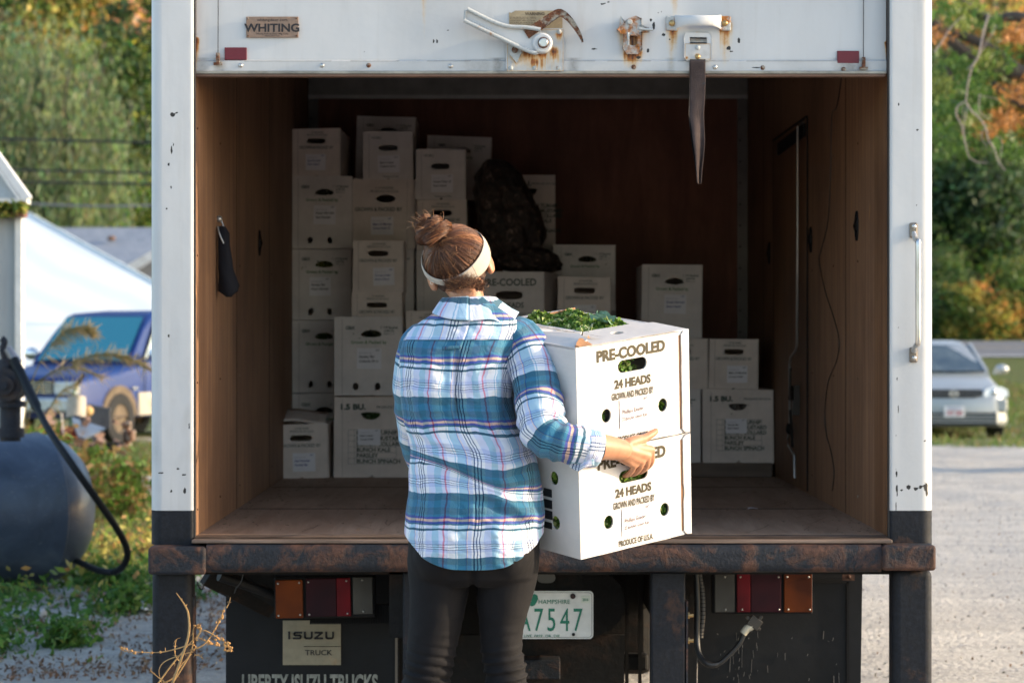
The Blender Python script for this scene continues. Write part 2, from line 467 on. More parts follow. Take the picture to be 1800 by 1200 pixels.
def skin():
    k = NT('skin'); f = k.noise(30, 5, 0.6)
    k.set(col=k.ramp(f, [(0.3, (0.38, 0.175, 0.095)), (0.7, (0.47, 0.235, 0.135))]), rough=0.48, spec=0.4, sss=0.12)
    k.b.inputs['Subsurface Radius'].default_value = (0.010, 0.004, 0.002); k.b.inputs['Subsurface Scale'].default_value = 0.6
    k.bump(k.noise(170, 4, 0.6), 0.12, 0.002); return k.m
mt['skin'] = skin()
mt['lip'] = M('lips', (0.42, 0.14, 0.11), 0.45, 0, 0.1)
mt['eyewhite'] = M('eye_white', (0.75, 0.73, 0.70), 0.2, 0, 0.05, 8, 0)
mt['iris'] = M('brown_iris', (0.06, 0.03, 0.015), 0.2, 0, 0.1, 8, 0)
def hairm():
    k = NT('brown_hair'); a = k.attr('col')
    k.set(col=a.outputs['Color'], rough=0.42, spec=0.45); return k.m
mt['hair'] = hairm()
mt['hairbase'] = M('dark_hair_base', (0.075, 0.038, 0.024), 0.6, 0, 0.6, 60, 0.9, 140, (1, 1, 1))
mt['band'] = M('beige_jersey_headband', (0.43, 0.375, 0.31), 0.85, 0, 0.10, 10, 0.25, 120)
mt['legging'] = M('black_leggings', (0.0065, 0.0058, 0.007), 0.8, 0, 0.3, 30, 0.25, 500, spec=0.22)
mt['shoe'] = M('dark_shoe', (0.03, 0.022, 0.018), 0.6)

def plaid(name, du=0.0, dv=0.0):
    k = NT(name)
    uvn = k.n('ShaderNodeUVMap'); uvn.uv_map = 'UVMap'
    sp = k.n('ShaderNodeSeparateXYZ'); k.l(uvn.outputs[0], sp.inputs[0])
    wob = k.noise(6, 2, 0.5)
    w1 = k.noise(11, 3, 0.55); w2 = k.noise(9, 3, 0.55, dist=.3)
    u = k.math('ADD', sp.outputs[0], k.math('ADD', du, k.math('MULTIPLY', k.math('SUBTRACT', w1, .5), .020))); v = k.math('ADD', sp.outputs[1], k.math('ADD', dv, k.math('MULTIPLY', k.math('SUBTRACT', w2, .5), .026)))
    fu = k.math('FRACT', k.math('DIVIDE', u, 0.160)); fv = k.math('FRACT', k.math('DIVIDE', v, 0.168))
    W = (0.74, 0.75, 0.80); LV = (0.56, 0.60, 0.74); T = (0.016, 0.125, 0.195); T2 = (0.012, 0.17, 0.275); NV = (0.012, 0.035, 0.12)
    BL = (0.035, 0.06, 0.30); TN = (0.66, 0.42, 0.32); DT = (0.01, 0.09, 0.14); GR = (0.13, 0.30, 0.24); RD = (0.42, 0.07, 0.12)
    weft = [(0, T), (.10, T2), (.20, T), (.30, T2), (.335, BL), (.37, TN), (.41, BL), (.445, T), (.465, W), (.52, DT), (.555, W), (.72, LV), (.775, NV), (.785, W), (.81, NV), (.82, W), (.845, NV), (.855, LV), (.90, W), (.985, T)]
    W1 = (1.0, 1.0, 1.0); V1 = (.74, .79, .97); T1 = (.12, .52, .66); N1 = (.03, .09, .22); G1_ = (.45, .72, .60); P1 = (1.0, .78, .62); R1 = (.80, .24, .36); B1 = (.22, .34, .72)
    T3 = (.40, .66, .80)
    warp = [(0, W1), (.03, N1), (.048, W1), (.085, N1), (.103, W1), (.14, N1), (.158, W1), (.22, V1), (.34, T3), (.46, V1), (.52, R1), (.55, V1), (.60, W1), (.72, T3), (.735, W1), (.76, T3), (.90, B1), (.915, P1), (.93, V1)]
    cw = k.ramp(fv, weft, True); cu = k.ramp(fu, warp, True)
    tw = k.n('ShaderNodeTexWave', wave_type='BANDS', bands_direction='DIAGONAL'); tw.inputs['Scale'].default_value = 260
    k.l(uvn.outputs[0], tw.inputs[0])
    fac = k.math('ADD', 0.34, k.math('MULTIPLY', tw.outputs['Fac'], 0.16))
    c = k.mix(0.86, cw, cu, 'MULTIPLY')
    c = k.mix(k.math('MULTIPLY', tw.outputs['Fac'], 0.12), c, cu)
    k.set(col=c, rough=0.85, spec=0.2, sheen=0.15)
    k.bump(k.noise(22, 5, 0.6, stretch=(1, 1, 0.7), dist=.8), 0.6, 0.010)
    tr = k.n('ShaderNodeBsdfTranslucent'); k.l(c, tr.inputs[0])
    mx = k.n('ShaderNodeMixShader'); mx.inputs[0].default_value = 0.10
    k.l(k.b.outputs[0], mx.inputs[1]); k.l(tr.outputs[0], mx.inputs[2]); k.l(mx.outputs[0], k.out.inputs[0])
    return k.m
mt['plaid'] = plaid('blue_plaid_cotton')
mt['plaid_yoke'] = plaid('blue_plaid_yoke', 0.05, 0.115)
# ------------------------------------------------------------------ ground, road, hill
def yofD(D): return D + CAMY
def ground_z(x, y):
    D = y - CAMY
    zr = interp(D, [0, 30, 36, 44, 56, 69, 70, 78, 79.5, 90, 130, 200], [0, -0.08, -0.17, -0.07, 0.32, 0.66, 0.70, 1.13, 1.17, 1.6, 6, 16])
    zl = interp(D, [0, 40, 60, 80, 90, 130, 200], [0, 0, 0.3, 1.1, 1.6, 6, 16])
    t = min(max((x + 2) / 6, 0), 1)
    z = zl * (1 - t) + zr * t
    if D < 60:
        a = 0.018 if D < 20 else 0.04
        z += a * noise.noise(Vector((x * 1.3, y * 1.3, 0))) + 0.5 * a * noise.noise(Vector((x * 4, y * 4, 3)))
    return z
def build_ground():
    xs = np.concatenate([np.linspace(-120, -16, 18), np.linspace(-15, 15, 190), np.linspace(16, 120, 18)])
    ys = np.concatenate([np.linspace(-60, -9, 12), np.linspace(-8, 36, 260), np.linspace(36.6, 72, 50), np.linspace(74, 260, 30)])
    vs = []; g = []
    for y in ys:
        for x in xs:
            z = ground_z(x, y); vs.append((x, y, z))
            D = y - CAMY
            n1 = noise.noise(Vector((x * 0.9, y * 0.55, 5))); n2 = noise.noise(Vector((x * 2.6, y * 1.6, 9)))
            n = 0.6 * n1 + 0.4 * n2
            # left yard: grass and weeds beyond the gravel apron
            gl = 0.0
            if x < -0.2:
                edge = 4.6 + 0.9 * n + max(0, (x + 3.4)) * 2.2
                gl = min(max((y - edge) / 1.0 + 0.5 + n * 0.7, 0), 1)
                if y > 16: gl = min(1, 0.75 + n)
            gr = 0.0
            if x > 1.0:
                e = 24.6 + 1.2 * n
                gr = min(max((y - e) / 1.2, 0), 1)
                if 33.5 > y > e: gr *= 0.62 + 0.3 * n
                if y > 70.6 or 62.2 < y < 62.4: gr = 0.9
            red = min(max(0.5 + 1.4 * n1 * (1 if y < 12 else 0.4), 0), 1)
            g.append((max(gl, gr), red, 0, 1))
    nx = len(xs)
    mb = MB(); mb.v = vs
    mb.f = [(j * nx + i, j * nx + i + 1, (j + 1) * nx + i + 1, (j + 1) * nx + i) for j in range(len(ys) - 1) for i in range(nx - 1)]
    mb.m = [0] * len(mb.f)
    k = NT('gravel_and_grass')
    a = k.attr('cover'); s = k.sep(a.outputs['Color'])
    peb = k.n('ShaderNodeTexVoronoi'); peb.inputs['Scale'].default_value = 34; k.l(k.tc.outputs['Object'], peb.inputs[0])
    fine = k.noise(60, 6, 0.7); mid = k.noise(5, 6, 0.65); track = k.noise(1.1, 6, 0.7, stretch=(0.45, 2.6, 1), dist=0.5)
    gcol = k.ramp(fine, [(0.25, (0.30, 0.275, 0.25)), (0.5, (0.50, 0.465, 0.415)), (0.75, (0.70, 0.655, 0.59))])
    gcol = k.mix(k.ramp(peb.outputs['Color'], [(0.62, (0, 0, 0)), (0.9, (0.6, 0.6, 0.6))]), gcol, (0.20, 0.21, 0.23))
    gcol = k.mix(k.ramp(track, [(0.40, (0.55, 0.55, 0.55)), (0.60, (0, 0, 0))]), gcol, (0.31, 0.285, 0.26))
    gcol = k.mix(k.ramp(mid, [(0.5, (0, 0, 0)), (0.75, (0.35, 0.35, 0.35))]), gcol, (0.55, 0.51, 0.46))
    grass = k.ramp(k.noise(9, 7, 0.75), [(0.25, (0.035, 0.055, 0.012)), (0.5, (0.085, 0.12, 0.025)), (0.72, (0.17, 0.155, 0.05)), (0.85, (0.16, 0.095, 0.045))])
    grass = k.mix(k.math('MULTIPLY', s[1], 0.35), grass, (0.115, 0.075, 0.045))
    m = k.ramp(k.math('ADD', s[0], k.math('MULTIPLY', k.math('SUBTRACT', k.noise(14, 6, 0.7), 0.5), 0.9)), [(0.42, (0, 0, 0)), (0.58, (1, 1, 1))])
    k.set(col=k.mix(m, gcol, grass), rough=0.9, spec=0.2)
    h = k.math('ADD', k.math('ADD', k.math('MULTIPLY', fine, 0.5), k.math('MULTIPLY', peb.outputs['Distance'], -0.5)), k.math('ADD', mid, track))
    k.bump(h, 0.9, 0.03)
    o = obj('ground', mb, k.m, smooth=180, attrs={'cover': g})
    tag(o, 'pale gravel yard running into grass, weeds and a wooded rise', kind='structure')
build_ground()

mb = MB()
def roadpt(u, v):
    x = -20 + 60 * u; y = yofD(70) + 8 * v
    return (x, y, ground_z(x, y) + 0.03)
mb.grid(roadpt, 60, 10)
rd = obj('road', mb, M('asphalt', (0.13, 0.135, 0.15), 0.85, 0, 0.25, 3, 0.3, 30), smooth=180)
tag(rd, 'grey asphalt road crossing behind the parked silver car', kind='structure')
def linepts(a, b):
    def f(u, v):
        x = -20 + 60 * u; y = yofD(70) + a + (b - a) * v
        return (x, y, ground_z(x, y) + 0.036)
    return f
mb = MB(); mb.grid(linepts(0.25, 0.55), 60, 1)
obj('edge_line', mb, M('white_road_paint', (0.62, 0.62, 0.62), 0.7), rd)
mb = MB(); mb.grid(linepts(4.4, 4.55), 60, 1)
obj('centre_line', mb, M('tan_road_paint', (0.45, 0.33, 0.16), 0.7), rd)

# ------------------------------------------------------------------ box truck
truck = thing('box_truck', (0.12, 0.0, 0.0), 'white box truck seen from behind with its rear door rolled up and cargo box open', 'truck')
XL, XR = -0.965, 1.207          # inner wall planes
ZF = 1.42 - 0.636               # cargo floor
YB = 4.43                       # inner face of the bulkhead
ZC = 2.78

def stain_fn(kind):
    spots = {  # x, z_top, half width, length, rust
        'door': [(pt(935, 105, 7.56), .05, .20, .9), (pt(945, 55, 7.56), .03, .08, .8), (pt(1110, 55, 7.56), .035, .10, 1.0), (pt(1112, 95, 7.56), .03, .05, .9),
                 (pt(1182, 45, 7.56), .018, .12, .75), (pt(1275, 45, 7.56), .02, .12, .75), (pt(1185, 0, 7.56), .02, .10, .25), (pt(745, 0, 7.56), .012, .2, .25), (pt(343, 70, 7.56), .012, .10, 1.0), (pt(1558, 75, 7.56), .006, .05, .9), (pt(1228, 60, 7.56), .012, .08, .35)],
        'left': [], 'right': []}[kind]
    chips = {'door': [(762, 72, 2, 4), (768, 72, 2, 4), (1045, 85, 6, 2), (1145, 34, 3, 3), (1150, 45, 2.5, 9), (1142, 52, 5, 2), (1167, 60, 4, 3), (1178, 68, 2, 2), (1140, 88, 3, 4), (1123, 100, 5, 3), (1300, 70, 3, 6), (1282, 84, 4, 4),
                      (1288, 89, 6, 1.5), (1158, 21, 2, 1.5), (1163, 20, 1.5, 1.5), (983, 89, 2, 2), (1060, 6, 7, 1.5), (1070, 2, 4, 1.5), (640, 90, 1.5, 1.5), (787, 53, 5, 1.2), (1330, 118, 9, 1.5)],
             'left': [(305, 203, 5, 5), (312, 200, 3, 2), (298, 290, 2.5, 3), (303, 265, 2, 8), (306, 255, 1.5, 4), (295, 367, 2, 3), (302, 330, 1.5, 4), (334, 748, 1.5, 6), (284, 830, 5, 2), (314, 822, 4, 2), (325, 833, 4, 2), (303, 862, 3, 3), (326, 862, 3, 7), (298, 590, 2, 3), (336, 915, 2, 5), (336, 928, 2, 6)],
             'right': [(1611, 230, 3, 2), (1578, 185, 1.5, 5), (1609, 362, 2, 2), (1578, 574, 1, 6), (1575, 665, 1.5, 4), (1577, 718, 1.5, 8), (1574, 765, 1, 5), (1574, 830, 1.5, 10), (1575, 860, 2, 12), (1583, 861, 4, 2), (1595, 855, 4, 5), (1608, 858, 5, 3), (1616, 855, 4, 4), (1626, 855, 3.5, 12), (1628, 866, 3, 6), (1573, 890, 1, 10), (1584, 775, 3, 1), (1625, 774, 3, 1), (1626, 895, 1.5, 3)]}[kind]
    def f(x, z):
        px = 885 + x * FPX / 7.54; py = 585 - (z - EYE) * FPX / 7.54
        r = 0.0
        for p, w, L, a in spots:
            dz = p.z - z; dx = (x - p.x) / (w * (1 + 0.15 * max(dz, 0) / L))
            if dz > -w * 0.9:
                fall = math.exp(-max(dz, 0) / (L * 0.55)) if dz > 0 else math.exp(-(dz / w * 1.6) ** 2)
                st = 0.75 + 0.5 * noise.noise(Vector((x * 160, z * 6, 1)))
                r = max(r, min(1, 1.7 * a * math.exp(-dx * dx * 1.1) * fall * st))
        c = 0.0
        for cx, cy, w, h in chips:
            d = math.hypot((px - cx) / w, (py - cy) / h) + 0.45 * noise.noise(Vector((px * 0.35, py * 0.35, cx)))
            if d < 1.35: c = max(c, min(1.0, 1.5 - d))
        dirt = 0.0
        if kind == 'door':
            if py > 104: dirt = 0.10 + 0.35 * max(0, noise.noise(Vector((x * 7, z * 4, 2)))) + (0.38 if py > 124 else 0) + (0.35 if abs(py - 106.5) < 1.6 and noise.noise(Vector((x * 9, 0, 0))) > -0.1 else 0)
            for a0, wd, am in ((875, 12, .6), (1008, 10, .5), (1495, 28, .6), (355, 14, .4), (385, 12, .5), (1180, 8, .4)):
                if py > 100: dirt = max(dirt, am * math.exp(-((px - a0) / wd) ** 2))
            dirt = max(dirt, 0.2 * max(0, noise.noise(Vector((x * 2.1, z * 2.5, 8)))))
        elif kind == 'left':
            dirt = 0.12 * max(0, noise.noise(Vector((x * 9, z * 2, 2)))) + (0.25 if py > 700 else 0.05) * max(0, noise.noise(Vector((x * 30, z * 12, 4))))
        else:
            dirt = 0.15 * max(0, noise.noise(Vector((x * 14, z * 1.4, 2)))) + (0.2 if 640 < py < 760 else 0.03) * max(0, noise.noise(Vector((x * 25, z * 2, 4))))
        return (min(r, 1), min(dirt, 1), c, 1)
    return f

# rear posts: rounded profile extruded up the height
def post(name, x0, x1, kind, outer, base=False):
    zs = np.linspace(0.868, 2.62, 300)
    zs = np.concatenate([zs, [3.1]])
    if base: zs = np.linspace(0.7615, 0.8678, 4)
    prof = []
    rc = 0.022; ro = 0.035
    def corner(cx, cy, r, a0, a1, n=7):
        return [(cx + r * math.cos(math.radians(a0 + (a1 - a0) * i / n)), cy + r * math.sin(math.radians(a0 + (a1 - a0) * i / n))) for i in range(n + 1)]
    d = 0.03
    rl, rr = (ro, rc * 0.5) if outer == 'L' else (rc * 0.4, ro)
    front = [(x0 + rl + (x1 - x0 - rl - rr) * i / 26, 0.0) for i in range(1, 26)]
    prof = corner(x0 + rl, rl, rl, 180, 270) + front + corner(x1 - rr, rr, rr, 270, 360) + [(x1, d), (x0, d)]
    fn = stain_fn(kind)
    rings = [[Vector((p[0], p[1], z)) for p in prof] for z in zs]
    mb = MB(); mb.loft(rings, True)
    at = [fn(v[0], v[2]) if v[1] < 0.03 else (0, 0.03, 0, 1) for v in mb.v]
    return obj(name, mb, mt['blacksteel'] if base else mt['white'], truck, smooth=35, attrs={'stain': at})
XO0, XI0 = pt(264, 0, 7.52).x, pt(340.5, 0, 7.52).x
XI1, XO1 = pt(1564, 0, 7.52).x, pt(1641, 0, 7.52).x
post('rear_post', XO0, XI0, 'left', 'L')
post('rear_post', XI1, XO1, 'right', 'R')
def blackpost(x0, x1, z0, z1, y0=0.0, y1=0.13):
    mb = MB(); mb.box(x0, x1, y0, y1, z0, z1)
    return obj('black_post_base', mb, mt['blacksteel'], truck, smooth=30, bevel=0.018, bseg=4)
post('black_post_base', XO0, XI0, 'left', 'L', True)
post('black_post_base', XI1, XO1, 'right', 'R', True)
# dark door tracks beside the opening
for a_ in (XI0, XI1 - .0035):
    mb = MB(); mb.box(a_, a_ + 0.0035, 0.006, 0.029, ZF, 3.0)
    obj('door_track', mb, M('track_metal', (0.045, 0.04, 0.038), 0.5, 0.3), truck)
mb = MB(); mb.box(XI0, XI1, 0.0, 0.12, 2.86, 3.1)
obj('rear_header', mb, mt['card2'] and M('header_paint', (0.6, 0.62, 0.63), 0.45), truck, bevel=0.01)

# rolled-up door: the panels in view hang in the opening, the rest runs back under the roof
DX0, DX1 = XI0 + 0.003, XI1 - 0.005
fn = stain_fn('door')
mb = MB()
zt, zb = 2.86, pt(0, 129, 7.56).z
NX, NZ = 620, 150
def dfn(u, v):
    x = DX0 + (DX1 - DX0) * u; z = zb + (zt - zb) * v
    y = 0.04
    py = 585 - (z - EYE) * FPX / 7.56
    if py > 107: y -= 0.006
    y += 0.0012 * noise.noise(Vector((x * 3, z * 5, 0)))
    return (x, y, z)
mb.grid(dfn, NX, NZ)
at = [fn(v[0], v[2]) for v in mb.v]
door = obj('roll_up_door', mb, mt['white'], truck, smooth=40, attrs={'stain': at})
mb = MB(); mb.box(DX0, DX1, 0.045, 0.065, zb - 0.004, zt)
obj('door_backing', mb, mt['plywall'], truck)
mb = MB()
mb.box(DX0, DX1 - 0.002, 0.028, 0.062, zb - 0.012, zb - 0.0035)
obj('door_bottom_seal', mb, M('brown_rubber_seal', (0.16, 0.09, 0.06), 0.6, 0, 0.3), door, bevel=0.003)
mb = MB(); mb.box(DX0, DX1, 0.026, 0.034, zb - 0.003, zb + 0.006)
obj('door_bottom_rail', mb, M('greasy_rail', (0.30, 0.28, 0.24), 0.5, 0.2, 0.5, 12, 0.3), door, bevel=0.002)
mb = MB(); mb.box(DX0, DX1, 0.12, 2.2, 2.835, 2.86)
obj('door_panels_overhead', mb, mt['plywall'], truck)
# bolts on the bottom strip
for i, (bx, by, dark) in enumerate([(423, 115, 0), (566, 115, 0), (648, 115, 1), (792, 116, 0), (1114, 118, 1), (1257, 118, 0), (1341, 119, 1), (1483, 122, 1)]):
    p = pt(bx, by, 7.55); mb = MB(); mb.ball((p.x, 0.034, p.z), (0.0075, 0.005, 0.0075))
    obj('bolt', mb, mt['hook'] if dark else mt['steel'], door, smooth=180)
# red reflectors
for (a, b, c, d) in ((395, 84, 434, 106), (1471, 90, 1510, 112)):
    p = pt(a, b, 7.56); q = pt(c, d, 7.56); mb = MB(); mb.box(p.x, q.x, 0.034, 0.0395, q.z, p.z)
    obj('reflector', mb, mt['reflector'], door, bevel=0.002)
# lift cables beside the panel and their brackets
for (cx, cy) in ((383, 100), (1518, 108)):
    p = pt(cx, cy, 7.55); mb = MB(); mb.tube([(p.x, 0.033, p.z), (p.x + 0.0015, 0.033, 2.86)], 0.0013, 5)
    obj('lift_cable', mb, mt['cable'], door)
    mb = MB(); mb.box(p.x - 0.005, p.x + 0.005, 0.022, 0.036, p.z - 0.02, p.z + 0.012); mb.bar((p.x - 0.013, 0.028, p.z - 0.022), (p.x + 0.013, 0.028, p.z - 0.022), 0.008, 0.008); mb.ball((p.x, 0.026, p.z + 0.004), 0.006)
    obj('cable_bracket', mb, mt['hook'], door, smooth=40)
# maker's plaque
p = pt(433, 30, 7.56); q = pt(525, 67, 7.56)
mb = MB(); mb.box(p.x, q.x, 0.033, 0.0375, q.z, p.z)
plq = obj('plaque', mb, mt['plaque'], door, bevel=0.0015)
cx = (p.x + q.x) / 2
mb = MB()
text(mb, 'WHITING', cx, pt(0, 56.5, 7.56).z, 0.0350, 0.0325, bold=0.03, sx=1.12)
text(mb, 'whitingdoor.com', cx, pt(0, 38, 7.56).z, 0.012, 0.0325, bold=0.01, sx=1.15)
text(mb, 'Whiting Roll-Up Door Mfg. Corp.', cx, pt(0, 61.5, 7.56).z, 0.0075, 0.0325, bold=0.012)
text(mb, 'Akron, New York', cx, pt(0, 65, 7.56).z, 0.0062, 0.0325, bold=0.012)
w_ = max(v[0] for v in mb.v) - min(v[0] for v in mb.v)
obj('plaque_lettering', mb, mt['ink'], plq)
for sx_ in (p.x + .006, q.x - .006):
    for sz in (p.z - .006, q.z + .006): mb = MB(); mb.ball((sx_, 0.032, sz), 0.003, 8, 6); obj('rivet', mb, mt['hook'], plq, smooth=180)

# latch: back plate, warning label, long lever, hooked claw
D7 = 7.53
def poly(pts, D=D7): return [(pt(a, b, D).x, pt(a, b, D).z) for a, b in pts]
mb = MB(); p = pt(893, 16, D7); q = pt(989, 50, D7); mb.holed(poly([(895, 20), (899, 21), (906, 17), (986, 17), (989, 20), (989, 52), (895, 52)]), [], 0.0370, 0.0385)
wl = obj('warning_label', mb, mt['oldpaper'], door)
mb = MB(); text(mb, 'WARNING:', (p.x + q.x) / 2, pt(0, 25, D7).z, 0.0125, 0.0362, bold=0.03)
for r in range(8):
    text(mb, ['do not use this door as a support', 'keep hands and feet clear of door', 'inspect cables, rollers and hinges', 'before each use. never let the door', 'fall freely. failure to follow these', 'instructions may result in serious', 'injury. have repairs made only by', 'trained service personnel. thank you'][r], p.x + 0.006, pt(0, 29.5 + r * 3.0, D7).z, 0.0048, 0.0362, 'L', bold=0.02, sx=1.25)
obj('label_lettering', mb, M('brown_print', (0.10, 0.07, 0.04), 0.7), wl)
mb = MB(); mb.holed(poly([(890, 50), (990, 49), (992, 53), (992, 121), (987, 126), (894, 125), (889, 119)]), [], 0.026, 0.033)
lp = obj('latch_plate', mb, mt['white'], door, bevel=0.002)
def stainface(name, x0, x1, y0, y1, Y, par, srcs, base=.25):
    A = pt(x0, y0, D7); B = pt(x1, y1, D7); m = MB(); nx, nz = 90, 70
    m.grid(lambda u, v: (A.x + (B.x - A.x) * u, Y, B.z + (A.z - B.z) * v), nx, nz); at_ = []
    for v in m.v:
        px = 885 + v[0] * FPX / D7; py = 585 - (v[2] - EYE) * FPX / D7; r = 0
        for sx_, sy_, w, L in srcs:
            dx = (px - sx_) / w; dy = py - sy_
            f_ = math.exp(-max(dy, 0) / L) if dy > 0 else math.exp(-(dy / (w * .9)) ** 2)
            r = max(r, math.exp(-dx * dx) * f_ * (.75 + .6 * noise.noise(Vector((px * .35, py * .05, 1)))))
        e = min(px - x0, x1 - px, py - y0, y1 - py)
        r = max(r, .55 * math.exp(-e / 1.3))
        at_.append((min(1, r), base * .6 + .25 * max(0, noise.noise(Vector((px * .09, py * .09, 3)))), 0, 1))
    return obj(name, m, mt['white'], par, attrs={'stain': at_})
stainface('plate_face', 891.5, 990.5, 51, 124.5, .0252, lp, [(953, 92, 13, 28), (940, 108, 10, 14), (930, 92, 22, 22), (905, 98, 9, 14), (983, 60, 7, 10), (975, 90, 10, 25)])
for a, b in ((983, 55), (898, 119), (940, 119), (982, 119)):
    c = pt(a, b, D7); mb = MB(); mb.ball((c.x, 0.025, c.z), (0.0075, 0.005, 0.0075)); obj('bolt', mb, mt['whitehw'], lp, smooth=180)
# claw
claw_c = [(925, 62), (950, 45), (968, 32), (985, 24), (1000, 34), (1012, 50), (1020, 64), (1024, 74)]
cw = [0.030, 0.028, 0.026, 0.021, 0.017, 0.013, 0.009, 0.004]
def strip(center, widths, y0, y1, k=5):
    C = catmull([pt(a, b, D7) for a, b in center], k); W = np.interp(np.linspace(0, 1, len(C)), np.linspace(0, 1, len(widths)), widths)
    L, R = [], []
    for i, c in enumerate(C):
        t = (C[min(i + 1, len(C) - 1)] - C[max(i - 1, 0)]).normalized(); n_ = Vector((-t.z, 0, t.x))
        L.append(c + n_ * W[i] * .5); R.append(c - n_ * W[i] * .5)
    poly_ = [(v.x, v.z) for v in L] + [(v.x, v.z) for v in reversed(R)]
    m = MB(); m.holed(poly_, [], y0, y1); return m
mb = strip(claw_c, cw, -0.008, 0.012)
obj('hooked_claw', mb, mt['hook'], lp, smooth=40, bevel=0.004)
mb = MB(); mb.disc((pt(953, 77, D7).x, pt(953, 77, D7).z), 0.032, -0.012, 0.026, 28)
obj('pivot_boss', mb, mt['white'], lp, smooth=40, bevel=0.006)
mb = MB(); c = pt(955, 77, D7); mb.disc((c.x, c.z), 0.0175, -0.018, -0.012, 24); obj('pivot_ring', mb, mt['hook'], lp, smooth=40)
mb = MB(); mb.disc((c.x, c.z), 0.0145, -0.022, -0.015, 24); obj('pivot_bolt', mb, mt['steel'], lp, smooth=40, bevel=0.003)
# lever: channel section bar
mb = MB(); lv = [(822, 18), (816, 38), (868, 63), (925, 90), (945, 96), (965, 78), (950, 54), (925, 50), (892, 48), (862, 38)]
mb.holed(poly(lv), [], -0.004, 0.004)
lever = obj('latch_lever', mb, mt['white'], lp, smooth=40, bevel=0.003)
mb = MB()
for line in ([(822, 18), (862, 38), (892, 48), (925, 50), (950, 54)], [(816, 38), (868, 63), (925, 90), (943, 95)]):
    L = catmull([pt(a, b, D7) for a, b in line], 4)
    mb.tube([(v.x, -0.012, v.z) for v in L], 0.0065, 8)
mb.tube([(pt(818, 20, D7).x, -0.010, pt(818, 20, D7).z), (pt(817, 36, D7).x, -0.010, pt(817, 36, D7).z)], 0.004, 8)
obj('lever_rim', mb, mt['whitehw'], lever, smooth=60)
mb = MB(); text(mb, 'WHITING', pt(855, 46, D7).x, pt(855, 49, D7).z, 0.021, -0.007, bold=0.02, rot=math.radians(153))
obj('raised_lettering', mb, M('raised_white', (0.55, 0.57, 0.58), 0.5), lever)
mb = MB(); mb.holed(poly([(896, 78), (911, 80), (917, 92), (908, 109), (897, 95)]), [], 0.012, 0.022)
obj('catch_tab', mb, mt['whitehw'], lp, bevel=0.002)
mb = MB(); c = pt(905, 88, D7); mb.disc((c.x, c.z), 0.010, 0.006, 0.013, 16); obj('catch_bolt', mb, mt['hook'], lp, smooth=40)
# small rusted hasp
mb = MB(); mb.holed(poly([(1092, 32), (1098, 38), (1106, 34), (1118, 30), (1127, 33), (1128, 45), (1140, 50), (1141, 54), (1127, 56), (1122, 61), (1104, 60), (1094, 58), (1086, 52), (1090, 44)]), [], 0.012, 0.036)
hasp = obj('rusted_hasp', mb, mt['rustyhw'], door, bevel=0.004, smooth=40)
mb = MB(); mb.holed(poly([(1096, 58), (1129, 56), (1129, 86), (1121, 93), (1103, 93), (1095, 84)]), [poly([(1103, 62), (1121, 62), (1120, 78), (1112, 80), (1104, 76)])], 0.018, 0.037)
obj('hasp_bracket', mb, mt['rustyhw'], hasp, bevel=0.003, smooth=40)
mb = MB(); c = pt(1107, 39, D7); mb.disc((c.x, c.z), 0.0085, 0.004, 0.014, 18); mb2 = mb
obj('hasp_bolt', mb, mt['rustyhw'], hasp, smooth=40, bevel=0.002)
mb = MB(); mb.tube([(pt(1124, 51, D7).x, 0.01, pt(1124, 51, D7).z), (pt(1148, 53, D7).x, 0.008, pt(1148, 53, D7).z)], 0.004, 8); mb.tube([(pt(1104, 60, D7).x, 0.006, pt(1104, 58, D7).z), (pt(1104, 80, D7).x, 0.004, pt(1102, 80, D7).z)], 0.004, 8)
obj('hasp_pin', mb, mt['whitehw'], hasp, smooth=60)
# pull handle with two rusty feet
for a0, a1, c in (((1171, 1192)), ((1267, 1287))) and [(1171, 1192, 1182), (1264, 1286, 1275)]:
    mb = MB(); p = pt(a0, 27, D7); q = pt(a1, 53, D7); mb.box(p.x, q.x, 0.028, 0.036, q.z, p.z)
    ft = obj('handle_foot', mb, mt['rustyhw'], door, bevel=0.004)
    mb = MB(); b = pt(c, 40, D7); mb.ball((b.x, 0.026, b.z), (0.010, 0.006, 0.010)); obj('bolt', mb, mt['brass'], ft, smooth=180)
hp = [(1187, .030), (1197, .012), (1206, -.005), (1228, -.008), (1251, -.005), (1260, .012), (1269, .030)]
rings = []
for i, (a, y) in enumerate(hp):
    hh = [.022, .018, .016, .016, .016, .018, .022][i]
    zc = pt(0, 37.5, D7).z; x = pt(a, 0, D7).x
    rings.append([Vector((x, y + 0.006 * math.cos(q), zc + hh * math.sin(q))) for q in (2 * math.pi * k / 12 for k in range(12))])
mb = MB(); mb.loft(rings, True); obj('pull_handle', mb, mt['white'], door, smooth=60)
